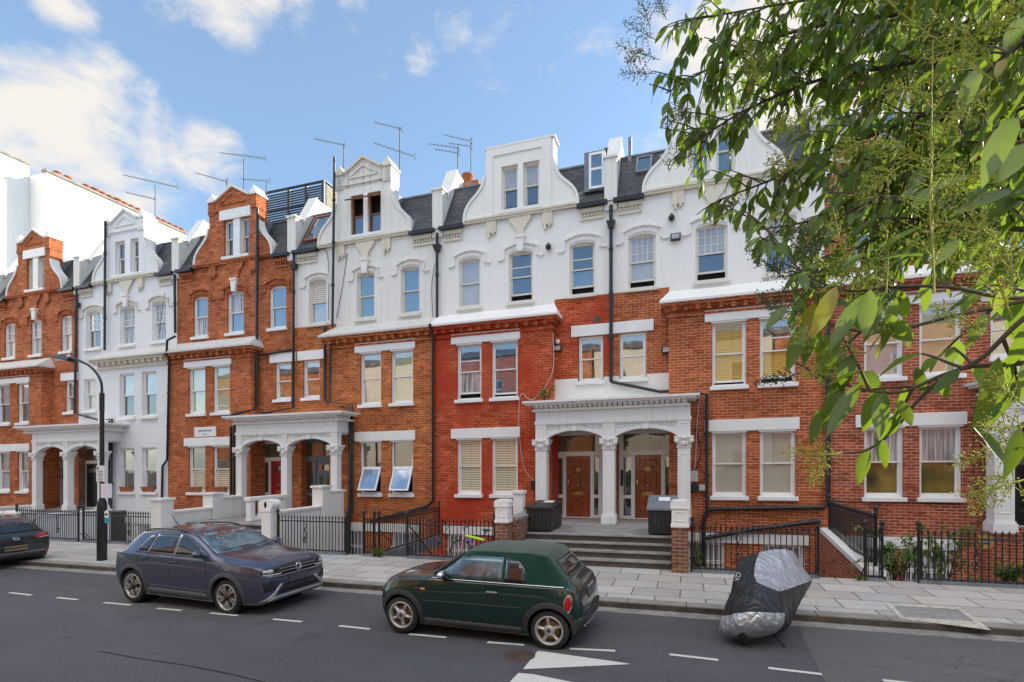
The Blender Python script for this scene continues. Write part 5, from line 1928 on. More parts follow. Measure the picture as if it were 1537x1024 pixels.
# notices fixed to the pole
x0, x1 = gx(145, ly - .09), gx(157, ly - .09)
z0, z1 = lz(723), lz(699)
pn = MB(); pn.box(x0, x1, ly - .1, ly - .085, z0, z1); pn_ = pn.build('parking_sign', M_['sign_white'])
tag(pn_, 'white parking sign on the lamp post, above the pale notice', 'sign')
m = MB(); m.box(x0 + .02, x0 + .10, ly - .104, ly - .1, z1 - .11, z1 - .03); m.build('blue_square', M_['sign_blue'], pn_)
m = MB(); add_text(m, 'P', .08, Matrix.Translation((x0 + .06, ly - .106, z1 - .07)) @ FACING, depth=.002); m.build('lettering', M_['sign_white'], pn_)
m = MB()
for k in range(6):
    w_ = (.11, .09, .10, .07, .10, .09)[k]
    zz = z1 - .17 - .055 * k
    m.box((x0 + x1) / 2 - w_, (x0 + x1) / 2 + w_, ly - .104, ly - .1, zz, zz + .018)
m.build('text_lines', M_['black_pipe'], pn_)
x0, x1 = gx(145, ly - .13), gx(162, ly - .13)
z0, z1 = lz(747), lz(726)
m = MB()
n = 8
for k in range(n):
    u0, u1 = k / n, (k + 1) / n
    f_ = lambda u: -.11 + .09 * (2 * u - 1) ** 2
    xx0, xx1 = x0 + (x1 - x0) * u0, x0 + (x1 - x0) * u1
    m.add([(xx0, ly + f_(u0), z0), (xx1, ly + f_(u1), z0), (xx1, ly + f_(u1), z1), (xx0, ly + f_(u0), z1), (xx0, ly + f_(u0) + .003, z0), (xx1, ly + f_(u1) + .003, z0), (xx1, ly + f_(u1) + .003, z1), (xx0, ly + f_(u0) + .003, z1)],
          [(0, 1, 2, 3), (7, 6, 5, 4), (0, 4, 5, 1), (3, 2, 6, 7)], 0, False)
tag(m.build('notice', M_['paper']), 'pale lilac paper notice wrapped round the lamp post under the sign', 'notice')
pbr('teal_plastic', (.02, .32, .36), .4)
x, _, _ = at(160.5, 775, ly - .12)
m = MB(); m.lathe([(.075, -.01), (.075, .01)], (x, ly - .13, lz(769)), 14, axis='y'); m.box(x - .07, x + .07, ly - .14, ly - .12, lz(776), lz(769) - .02)
m.box(x - .07, x + .07, ly - .142, ly - .118, lz(784), lz(776), 1)
tag(m.build('tag_sticker', [M_['sign_white'], M_['teal_plastic']]), 'white and teal hanging tag on the base of the lamp post', 'tag')

# ------------------------------------------------------------------ tall white building beyond the end of the terrace
XBW = -41.0
t = thing('white_building', (XBW - 3, 28, -2), 'tall white building at far left with a row of chimney pots along its top', 'building')
zt = 22.75
def flank_y(px): 
    a = (px - CX) / FPX
    d = XBW / (a * CP - SP)
    return d * (CP + a * SP)
yB0, yB1 = flank_y(70), flank_y(300)
m = MB()
m.box(XBW - 9, XBW, yB0, yB1 + 8, -2, zt)
m.box(XBW - 9, XBW - 1.75, 8, yB0 - .01, -2, zt + .75)
m.build('wall', M_['flank_white'], t)
m = MB(); m.box(XBW - .35, XBW + .12, yB0 - .1, yB1 + 8, zt, zt + .16); m.box(XBW - 2.1, XBW - 1.65, 8, yB0, zt + .75, zt + .88)
m.build('coping', M_['step_stone'], t)
m = MB()
m.box(XBW - .9, XBW - .36, yB0 + 1.5, yB1 + 8, zt, zt + .05)
m.build('chimney_stack', M_['flank_white'], t)
for px in (93, 108, 136, 148, 160, 171, 182, 193, 203, 213, 223, 234, 243, 252, 261, 270, 278):
    y = flank_y(px)
    m = MB(); r_ = .22 if px not in (148, 182) else .3
    m.lathe([(r_, 0), (r_ * .9, .3), (r_ * 1.15, .33), (r_ * 1.15, .42), (r_ * .8, .46)], (XBW - .45, y, zt + .1), 10)
    m.build('chimney_pot', M_['terracotta'], t)

# ------------------------------------------------------------------ houses on the other side of the street, behind the viewpoint (seen in windows and paintwork)
YO = -6.0
for i, x0 in enumerate((-46, -33, -20, -7, 6, 19)):
    t = thing('facing_house', (x0 + 6.4, YO, 0), ['orange brick house facing the terrace across the street', 'cream house facing the terrace across the street'][i % 2], 'house', 'houses facing the terrace')
    m = MB()
    zt_ = 11.6
    ops = []
    for k in range(4):
        for z in (1.4, 4.6, 7.8): ops.append((x0 + 1.1 + 3.0 * k, x0 + 2.5 + 3.0 * k, z, z + 2.0))
    wall(m, x0, x0 + 12.8, -.2, zt_, YO, ops, rec=-.15)
    m.quad((x0, YO - 8, -.2), (x0 + 12.8, YO - 8, -.2), (x0 + 12.8, YO - 8, zt_), (x0, YO - 8, zt_))
    m.build('wall', M_['brick_orange' if i % 2 == 0 else 'stone_cream'], t)
    m = MB(); m.prism_x([(YO + .2, zt_), (YO - 4, zt_ + 1.4), (YO - 8.2, zt_)], x0, x0 + 12.8); m.build('roof', M_['slate'], t)
    for o in ops:
        f = MB(); ring(f, o[0], o[1], o[2], o[3], YO - .2, YO - .1, .09); f.box(o[0], o[1], YO - .2, YO - .1, (o[2] + o[3]) / 2 - .03, (o[2] + o[3]) / 2 + .03)
        fo = f.build('window', M_['gloss_white'], t)
        p = MB(); p.box(o[0], o[1], YO - .19, YO - .17, o[2], o[3]); p.build('pane', M_['pane_dark'], fo)

# clipped hedge added behind the viewpoint to darken the reflections in the car sides
t = thing('hedge', (-8, -3.6, PZ), 'dark clipped hedge along the front gardens across the street', 'hedge')
random.seed(2)
m = MB()
for k in range(60):
    x = -40 + k * 1.1
    m.ball((x, -3.9 + random.uniform(-.15, .15), 1.0 + random.uniform(-.1, .15)), .95, 10, sq=(.9, .7, 1.25))
pbr('hedge_leaf', (.018, .04, .010), .8, var=.6, vs=9, bmp=.8, bs=12)
m.build('foliage', M_['hedge_leaf'], t)

# the terrace goes on beyond the right edge of the view and keeps the low sun off the street
t = thing('terraced_house', (XR8 + 14, RY, 0), 'brick terrace carrying on beyond the right edge of the view', 'house')
m = MB()
m.box(XR8 + .02, XR8 + 42, RY + .02, RY + 9, -1.8, 12.2)
m.box(XR8 + 2.5, XR8 + 6.0, B, RY + .02, -1.8, ZC)
m.build('wall', M_['brick_rose'], t)
m = MB(); m.prism_x([(RY - .1, 12.2), (RY + 1.3, 14.0), (RY + 8, 14.0), (RY + 9, 12.2)], XR8 + .02, XR8 + 42); m.build('roof', M_['slate'], t)

# ------------------------------------------------------------------ cars
def paint(name, c, metal=.35, flake=.25, dust=.25):
    m, N, L, b = nodes_of(name)
    setp(b, rough=.30, metal=metal, coat=1.0, coatr=.015)
    b.inputs['Coat IOR'].default_value = 1.5
    o = objvec(N)
    s = N.new('ShaderNodeSeparateXYZ')
    L.new(o, s.inputs[0])
    k = mixc(N, L, rng(N, L, noise(N, L, o, 400, 1), .4, .6), tuple(x * (1 - flake) for x in c), tuple(x * (1 + flake) for x in c))
    # road dust low on the doors
    d = mth(N, L, 'MULTIPLY', rng(N, L, s.outputs[2], .55, .2), rng(N, L, noise(N, L, o, 4, 5, .65), .35, .75))
    d = mth(N, L, 'MULTIPLY', d, dust)
    k = mixc(N, L, d, k, (.16, .14, .12))
    L.new(k, b.inputs['Base Color'])
    L.new(rng(N, L, d, 0, .3, .03, .3), b.inputs['Coat Roughness'])
    MAT[name] = m


paint('paint_slate', (.055, .064, .108), .35)
paint('paint_green', (.001, .022, .019), .1, dust=.08)
paint('paint_navy', (.020, .026, .036), .4)
pbr('car_plastic', (.030, .031, .033), .55, var=.2, vs=8)
pbr('cladding_grey', (.060, .063, .072), .5, var=.15, vs=6)
pbr('tyre_rubber', (.016, .016, .016), .75, var=.25, vs=12)
pbr('alloy', (.42, .41, .40), .42, metal=.6, var=.1)
pbr('alloy_dark', (.03, .03, .032), .4, metal=.4)
pbr('disc_rust', (.22, .12, .04), .5, metal=.6)
pbr('silver_trim', (.45, .46, .47), .38, metal=.4, var=.05)
pbr('lamp_red', (.42, .008, .012), .12, coat=.8, var=.2, vs=20)
pbr('lamp_amber', (.75, .16, .01), .2, coat=.5)
pbr('lamp_clear', (.30, .29, .27), .1, coat=.9, c2=(.62, .58, .50), vs=14)
pbr('plate_grey', (.075, .075, .095), .5, var=.03)
pbr('plate_yellow', (.62, .40, .03), .5, var=.05)


def soft_top_mat():
    m, N, L, b = nodes_of('soft_top')
    setp(b, rough=.95, spec=.15, sheen=.3)
    o = objvec(N)
    k = mixc(N, L, rng(N, L, noise(N, L, o, 3, 5), .3, .7), (.006, .032, .020), (.011, .047, .030))
    L.new(k, b.inputs['Base Color'])
    bump(N, L, b, mth(N, L, 'ADD', noise(N, L, o, 220, 2), mth(N, L, 'MULTIPLY', noise(N, L, o, 5, 3), 3.0)), .35, .008)
    MAT['soft_top'] = m


soft_top_mat()


def car_glass(name, c, refl=.3):
    m = bpy.data.materials.new(name)
    m.use_nodes = True
    N, L = m.node_tree.nodes, m.node_tree.links
    b = N['Principled BSDF']
    setp(b, rough=.25, spec=.3)
    o = objvec(N)
    L.new(mixc(N, L, rng(N, L, noise(N, L, o, 2.6, 3), .42, .58), c, tuple(x * .35 for x in c)), b.inputs['Base Color'])
    g = N.new('ShaderNodeBsdfGlossy')
    g.inputs['Roughness'].default_value = .01
    mx = N.new('ShaderNodeMixShader')
    fr = N.new('ShaderNodeFresnel')
    fr.inputs[0].default_value = 1.5
    L.new(mth(N, L, 'ADD', mth(N, L, 'MULTIPLY', fr.outputs[0], .9), refl), mx.inputs[0])
    L.new(b.outputs[0], mx.inputs[1])
    L.new(g.outputs[0], mx.inputs[2])
    L.new(mx.outputs[0], N['Material Output'].inputs['Surface'])
    MAT[name] = m


car_glass('car_glass', (.012, .014, .015), .03)
car_glass('car_glass_light', (.10, .17, .21), .06)


def lerp_table(tab, x):
    """smooth interpolation of the station table (descending x)"""
    xs = [r[0] for r in tab]
    if x >= xs[0]: return list(tab[0][1:])
    if x <= xs[-1]: return list(tab[-1][1:])
    for i in range(len(xs) - 1):
        if xs[i] >= x >= xs[i + 1]:
            break
    t = (xs[i] - x) / (xs[i] - xs[i + 1])
    p1, p2 = tab[i][1:], tab[i + 1][1:]
    p0 = tab[max(i - 1, 0)]
    p3 = tab[min(i + 2, len(tab) - 1)]
    out = []
    h = xs[i] - xs[i + 1]
    for k in range(len(p1)):
        def slope(a, b): return (b[k + 1] - a[k + 1]) / ((a[0] - b[0]) or 1e-6)
        s0 = slope(p0, tab[i]) if i > 0 else slope(tab[i], tab[i + 1])
        s1 = slope(tab[i], tab[i + 1])
        s2 = slope(tab[i + 1], p3) if i + 2 < len(tab) else s1
        m1 = 0 if s0 * s1 <= 0 else 2 * s0 * s1 / (s0 + s1)
        m2 = 0 if s1 * s2 <= 0 else 2 * s1 * s2 / (s1 + s2)
        a, b = p1[k], p2[k]
        h00, h10, h01, h11 = 2 * t ** 3 - 3 * t * t + 1, t ** 3 - 2 * t * t + t, -2 * t ** 3 + 3 * t * t, t ** 3 - t * t
        out.append(h00 * a + h10 * h * m1 + h01 * b + h11 * h * m2)
    return out


SECN = 4


def section(p):
    zb, zs, zt, zr, wl, wm, ws, wr = p
    P = [(0, zb), (wl * .90, zb), (wl, zb + .05), (wm, zb + (zs - zb) * .40), (wm * .998, zb + (zs - zb) * .72), (ws + (wm - ws) * .35, zs - .035), (ws, zs),
         ((ws + wr) / 2 + .012, (zs + zr) / 2), (wr, zr), (wr * .80, zr + (zt - zr) * .62), (wr * .4, zt - (zt - zr) * .07), (0, zt)]
    Q = [(v.y, v.z) for v in cat_path([(0, a, b) for a, b in P], SECN)]
    return [(max(0, a), b) for a, b in Q]


BELT = 6 * SECN


def loft(tab, nx=72):
    x0, x1 = tab[0][0], tab[-1][0]
    xs = [x0 + (x1 - x0) * (k / nx) for k in range(nx + 1)]
    xs = sorted(set(xs + [r[0] for r in tab]), reverse=True)
    rows = [section(lerp_table(tab, x)) for x in xs]
    n = len(rows[0])
    verts, faces, info = [], [], []
    full = 2 * n - 2
    for x, r in zip(xs, rows):
        ring_ = [(x, a, b) for a, b in r] + [(x, -a, b) for a, b in r[-2:0:-1]]
        verts += ring_
    for i in range(len(xs) - 1):
        for j in range(full):
            faces.append((i * full + j, i * full + (j + 1) % full, (i + 1) * full + (j + 1) % full, (i + 1) * full + j))
            jj = j if j < n - 1 else full - 1 - j
            info.append(((xs[i] + xs[i + 1]) / 2, jj))
    faces.append(tuple(range(full)))
    faces.append(tuple(range(len(verts) - full, len(verts)))[::-1])
    info += [(x0, -1), (x1, -1)]
    return verts, faces, info


def carve(verts, faces, holes):
    """cut wheel housings out of the closed body shell"""
    me = bpy.data.meshes.new('shell')
    me.from_pydata(verts, [], faces)
    bm = bmesh.new(); bm.from_mesh(me); bmesh.ops.recalc_face_normals(bm, faces=bm.faces); bm.to_mesh(me); bm.free()
    ob = bpy.data.objects.new('shell', me); col.objects.link(ob)
    tools = []
    for (x, z, r, y0, y1) in holes:
        m = MB(); m.lathe([(r, y0), (r, y1)], (x, 0, z), 40, axis='y')
        t = m.build('cutter', [], None, shear=False, base=(0, 0, 0))
        tools.append(t)
        md = ob.modifiers.new('cut', 'BOOLEAN'); md.object = t; md.operation = 'DIFFERENCE'; md.solver = 'EXACT'
    dg = bpy.context.evaluated_depsgraph_get()
    ev = bpy.data.meshes.new_from_object(ob.evaluated_get(dg))
    vs = [tuple(v.co) for v in ev.vertices]
    fs = [tuple(p.vertices) for p in ev.polygons]
    for t in tools: bpy.data.objects.remove(t)
    bpy.data.objects.remove(ob)
    return vs, fs


class Proj:
    def __init__(s, verts, faces):
        s.bvh = BVHTree.FromPolygons([Vector(v) for v in verts], faces)

    def pt(s, side, u, v, off=0.0):
        if side == 'L': o, d = Vector((u, 3, v)), Vector((0, -1, 0))
        elif side == 'R': o, d = Vector((u, -3, v)), Vector((0, 1, 0))
        elif side == 'F': o, d = Vector((5, u, v)), Vector((-1, 0, 0))
        elif side == 'B': o, d = Vector((-5, u, v)), Vector((1, 0, 0))
        else: o, d = Vector((u, v, 5)), Vector((0, 0, -1))
        h, n, i, q = s.bvh.ray_cast(o, d)
        if h is None:
            p = o + d * 4.2 if side in 'FB' else o + d * 2.3
            h, n, i, q = s.bvh.find_nearest(p)
        if n.dot(d) > 0: n = -n
        return h + n * off, n

    def panel(s, mb, side, poly, off=.005, cell=.06, mi=0, inset=.02):
        bm = bmesh.new()
        bm.faces.new([bm.verts.new((u, v, 0)) for u, v in poly])
        us = [p[0] for p in poly]; vs = [p[1] for p in poly]
        for ax, lo, hi in ((0, min(us), max(us)), (1, min(vs), max(vs))):
            k = max(1, int((hi - lo) / cell))
            for q in range(1, k):
                c = lo + (hi - lo) * q / k
                co, no = [0, 0, 0], [0, 0, 0]
                co[ax] = c; no[ax] = 1
                bmesh.ops.bisect_plane(bm, geom=bm.verts[:] + bm.edges[:] + bm.faces[:], plane_co=co, plane_no=no, dist=1e-5)
        bm.verts.ensure_lookup_table()
        top, low = [], []
        for i, v in enumerate(bm.verts):
            v.index = i
            p, n = s.pt(side, v.co.x, v.co.y, off)
            top.append(tuple(p)); low.append(tuple(p - n * (off + inset)))
        k = len(top)
        fs = [tuple(v.index for v in f.verts) for f in bm.faces]
        for e in bm.edges:
            if len(e.link_faces) == 1:
                a, b = e.verts[0].index, e.verts[1].index
                fs.append((a, b, b + k, a + k))
        mb.add(top + low, fs, mi, False)
        for q in range(len(mb.sm) - len(fs), len(mb.sm) - len(fs) + len(bm.faces)): mb.sm[q] = True
        bm.free()

    def line(s, mb, side, pts, w=.008, off=.002, mi=0, n=8):
        P = []
        for i in range(len(pts) - 1):
            for k in range(n):
                t = k / n
                P.append((pts[i][0] * (1 - t) + pts[i + 1][0] * t, pts[i][1] * (1 - t) + pts[i + 1][1] * t))
        P.append(pts[-1])
        mb.tube([s.pt(side, u, v, off)[0] for u, v in P], w / 2, 5, mi)

    def annulus(s, mb, side, cx_, cz_, r0, r1, a0, a1, off=.012, n=36, mi=0):
        k = 3
        top, low = [], []
        for i in range(n + 1):
            t = a0 + (a1 - a0) * i / n
            for j in range(k + 1):
                rr = r0 + (r1 - r0) * j / k
                p, q = s.pt(side, cx_ + rr * math.cos(t), cz_ + rr * math.sin(t), 0)
                top.append(tuple(p + q * off * (1.0 if j < k else .55)))
                low.append(tuple(p - q * .03))
        N_ = len(top)
        w = k + 1
        fs = [(i * w + j, i * w + j + 1, (i + 1) * w + j + 1, (i + 1) * w + j) for i in range(n) for j in range(k)]
        mb.add(top, fs, mi, True)
        for j in (0, k):
            mb.add([top[i * w + j] for i in range(n + 1)] + [low[i * w + j] for i in range(n + 1)], [(i, i + 1, i + n + 2, i + n + 1) for i in range(n)], mi, True)
        for i in (0, n):
            mb.add([top[i * w + j] for j in range(w)] + [low[i * w + j] for j in range(w)], [(j, j + 1, j + w + 1, j + w) for j in range(k)], mi, False)


def wheel(car, x, y, r, w, side, style, steer=0):
    """side +1 = left, -1 = right"""
    o = (x, y, r)
    ri = r * .735
    t = MB()
    t.lathe([(ri, -w / 2), (r * .93, -w / 2), (r * .985, -w / 2 + .02), (r, -w / 4), (r, w / 4), (r * .985, w / 2 - .02), (r * .93, w / 2), (ri, w / 2)], (0, 0, 0), 36, axis='y', caps=False)
    t.lathe([(r * .86, -w / 2 - .004), (r * .80, -w / 2 - .006)], (0, 0, 0), 36, axis='y', caps=False)
    R_ = MB()
    s = side
    R_.lathe([(ri + .004, s * (w / 2 - .006)), (ri + .004, s * (w / 2 + .004)), (ri - .022, s * (w / 2 + .002)), (ri - .035, s * (w / 2 - .03)), (ri - .045, -s * w * .3)], (0, 0, 0), 36, axis='y', caps=False)
    if style == 'star':
        for k in range(5):
            a = RAD(90 + 72 * k)
            def P(rr, da, dy): return (rr * math.cos(a + da), s * dy, rr * math.sin(a + da))
            f = w / 2
            R_.add([P(.05, -.75, f - .02), P(ri * .58, -.17, f - .02), P(ri - .02, -.13, f - .012), P(ri - .02, .13, f - .012), P(ri * .58, .17, f - .02), P(.05, .75, f - .02), P(ri * .6, 0, f + .006), P(.05, 0, f + .0),
                    P(.05, -.75, f - .06), P(ri * .58, -.2, f - .06), P(ri - .02, -.15, f - .06), P(ri - .02, .15, f - .06), P(ri * .58, .2, f - .06), P(.05, .75, f - .06)],
                   [(0, 1, 6, 7), (1, 2, 6), (2, 3, 6), (3, 4, 6), (4, 5, 7, 6), (0, 8, 9, 1), (1, 9, 10, 2), (3, 11, 12, 4), (4, 12, 13, 5)], 0, False)
        R_.lathe([(.085, s * (w / 2 - .03)), (.08, s * (w / 2 - .002)), (.05, s * (w / 2 + .008)), (.028, s * (w / 2 + .008))], (0, 0, 0), 20, axis='y')
        hub = [(.03, s * (w / 2 + .009)), (0, s * (w / 2 + .012))]
    else:
        for k in range(5):
            a = RAD(90 + 72 * k)
            def P(rr, da, dy): return (rr * math.cos(a + da), s * dy, rr * math.sin(a + da))
            f = w / 2
            for (d0, d1, d2, d3, mi) in ((-.28, -.05, -.36, -.09, 0), (.05, .28, .09, .36, 0), (-.05, .05, -.09, .09, 1)):
                R_.add([P(.06, d0 * 1.5, f - .018), P(.06, d1 * 1.5, f - .018), P(ri * .62, d1 + .10, f - .004), P(ri - .02, d3 + .03, f - .008), P(ri - .02, d2 + .03, f - .008), P(ri * .62, d0 + .10, f - .004),
                        P(.06, d0 * 1.5, f - .05), P(.06, d1 * 1.5, f - .05), P(ri * .62, d1 + .10, f - .05), P(ri - .02, d3 + .03, f - .05), P(ri - .02, d2 + .03, f - .05), P(ri * .62, d0 + .10, f - .05)],
                       [(0, 1, 2, 5), (5, 2, 3, 4), (1, 7, 8, 2), (2, 8, 9, 3), (0, 6, 11, 5), (5, 11, 10, 4)], mi, False)
        R_.lathe([(.07, s * (w / 2 - .03)), (.065, s * (w / 2 + .0)), (.0, s * (w / 2 + .004))], (0, 0, 0), 20, 1, axis='y')
        hub = [(.03, s * (w / 2 + .005)), (0, s * (w / 2 + .007))]
    D = MB()
    D.lathe([(ri * .72, s * (w / 2 - .085)), (ri * .72, s * (w / 2 - .075)), (ri * .4, s * (w / 2 - .073)), (.05, s * (w / 2 - .06))], (0, 0, 0), 24, axis='y', caps=False)
    K = MB(); K.lathe([(ri - .05, s * (w / 2 - .10)), (0, s * (w / 2 - .10))], (0, 0, 0), 24, axis='y', caps=False)
    H = MB(); H.lathe(hub, (0, 0, 0), 16, axis='y')
    Mx = Matrix.Translation(o) @ Matrix.Rotation(steer, 4, 'Z') @ Matrix.Rotation(random.uniform(0, 1.2), 4, 'Y')
    for q in (t, R_, D, K, H): q.xform(Mx)
    wo_ = t.build('wheel', M_['tyre_rubber'], car, local=True)
    R_.build('rim', [M_['alloy'], M_['alloy_dark']], wo_, local=True)
    D.build('brake_disc', M_['disc_rust'], wo_, local=True)
    K.build('wheel_back', M_['dark_void'], wo_, local=True)
    H.build('hub_cap', M_['car_plastic'], wo_, local=True)


random.seed(5)


def car_shell(car, tab, axles, r, gap, matn, width, drop=None):
    v, f, info = loft(tab)
    pj = Proj(v, f)
    holes = []
    for x in axles:
        holes.append((x, r + .01, r + gap, width * .55, width * 1.3)); holes.append((x, r + .01, r + gap, -width * 1.3, -width * .55))
    cv, cf = carve(v, f, holes)
    b = MB(); b.add(cv, cf, 0, True)
    bo = b.build('body', M_[matn], car, local=True)
    m = bo.data
    for p in m.polygons: p.use_smooth = True
    try:
        m.set_sharp_from_angle(angle=RAD(38))
    except Exception:
        pass
    u = MB()
    for x in axles:
        for s in (-1, 1):
            u.lathe([(r + gap - .004, s * width * .55), (r + gap - .004, s * (width * .9))], (x, 0, r + .01), 32, axis='y', caps=False)
            u.lathe([(r + gap, s * width * .552), (0, s * width * .552)], (x, 0, r + .01), 32, axis='y', caps=False)
    u.build('wheel_housing', M_['dark_void'], car, local=True)
    return v, f, info, pj, bo


def mirror(car, pj, x, z, side, matn, stalk='car_plastic', chrome=False):
    p, n = pj.pt(side, x, z)
    s = 1 if side == 'L' else -1
    m = MB(); m.ball((p.x + .0, p.y + s * .13, p.z + .07), .1, 12, sq=(.75, 1.15, .72))
    mo = m.build('mirror', M_[matn], car, local=True)
    m = MB(); m.hexa([(p.x - .05, p.y - s * .02, p.z - .03), (p.x + .05, p.y - s * .02, p.z - .03), (p.x + .05, p.y + s * .12, p.z + .0), (p.x - .05, p.y + s * .12, p.z + .0),
                     (p.x - .05, p.y - s * .02, p.z + .02), (p.x + .05, p.y - s * .02, p.z + .02), (p.x + .05, p.y + s * .12, p.z + .03), (p.x - .05, p.y + s * .12, p.z + .03)])
    m.build('stalk', M_[stalk], mo, local=True)
    m = MB(); m.ball((p.x - .045, p.y + s * .13, p.z + .07), .085, 12, sq=(.5, 1.15, .72)); m.build('mirror_glass', M_['car_glass'], mo, local=True)


def car_place(A, B_, xa, xb, half):
    """near side wheel contacts: A = front wheel on the ground, B_ = rear; returns origin and heading"""
    A, B_ = Vector(A[:2]), Vector(B_[:2])
    d = (A - B_)
    h = math.atan2(d.y, d.x)
    u = d.normalized()
    n = Vector((-u.y, u.x))
    if n.y < 0: n = -n
    mid = (A + B_) / 2 - u * ((xa + xb) / 2) + n * half
    return (mid.x, mid.y), h, d.length / (xa - xb)


def plate(car, side, x, y0, y1, z0, z1, mats, tiltb=0):
    m = MB(); m.box(x - .012, x + .012, y0, y1, z0, z1)
    return m.build('number_plate', M_[mats], car, local=True)


def door_handle(car, pj, side, x, z, mats, name='door_handle'):
    p, n = pj.pt(side, x, z)
    m = MB(); m.box(p.x - .09, p.x + .09, p.y + (.012 if side == 'L' else -.03), p.y + (.03 if side == 'L' else -.012), p.z - .014, p.z + .014)
    m.box(p.x - .085, p.x - .065, p.y - .02, p.y + .02, p.z - .01, p.z + .01); m.box(p.x + .065, p.x + .085, p.y - .02, p.y + .02, p.z - .01, p.z + .01)
    m.build(name, M_[mats], car, local=True, bevel=.006)


# ---------------------------------------------------------------- slate blue compact SUV and the dark hatchback share a body form
SUV = [(2.11, .36, .66, .76, .74, .62, .66, .64, .50), (2.06, .27, .80, .92, .895, .72, .76, .73, .58), (1.92, .22, .89, 1.00, .975, .80, .85, .81, .64),
       (1.60, .21, .935, 1.035, 1.01, .84, .90, .85, .68), (1.20, .20, .955, 1.06, 1.035, .855, .915, .865, .72), (.98, .20, .965, 1.075, 1.055, .86, .91, .87, .76),
       (.86, .20, .97, 1.11, 1.075, .86, .905, .87, .765), (.45, .20, .975, 1.32, 1.26, .86, .90, .87, .715), (.10, .20, .98, 1.452, 1.39, .86, .90, .87, .675),
       (-.3, .20, .985, 1.497, 1.43, .86, .90, .87, .665), (-.85, .20, .99, 1.487, 1.42, .86, .905, .875, .655), (-1.30, .21, .995, 1.455, 1.395, .855, .91, .875, .645),
       (-1.55, .22, 1.0, 1.36, 1.305, .84, .90, .865, .64), (-1.73, .24, 1.0, 1.18, 1.14, .82, .88, .85, .64), (-1.84, .26, .99, 1.06, 1.04, .80, .865, .835, .65), (-1.91, .30, .96, 1.01, .995, .77, .83, .80, .64), (-1.96, .38, .84, .91, .88, .68, .76, .73, .6)]


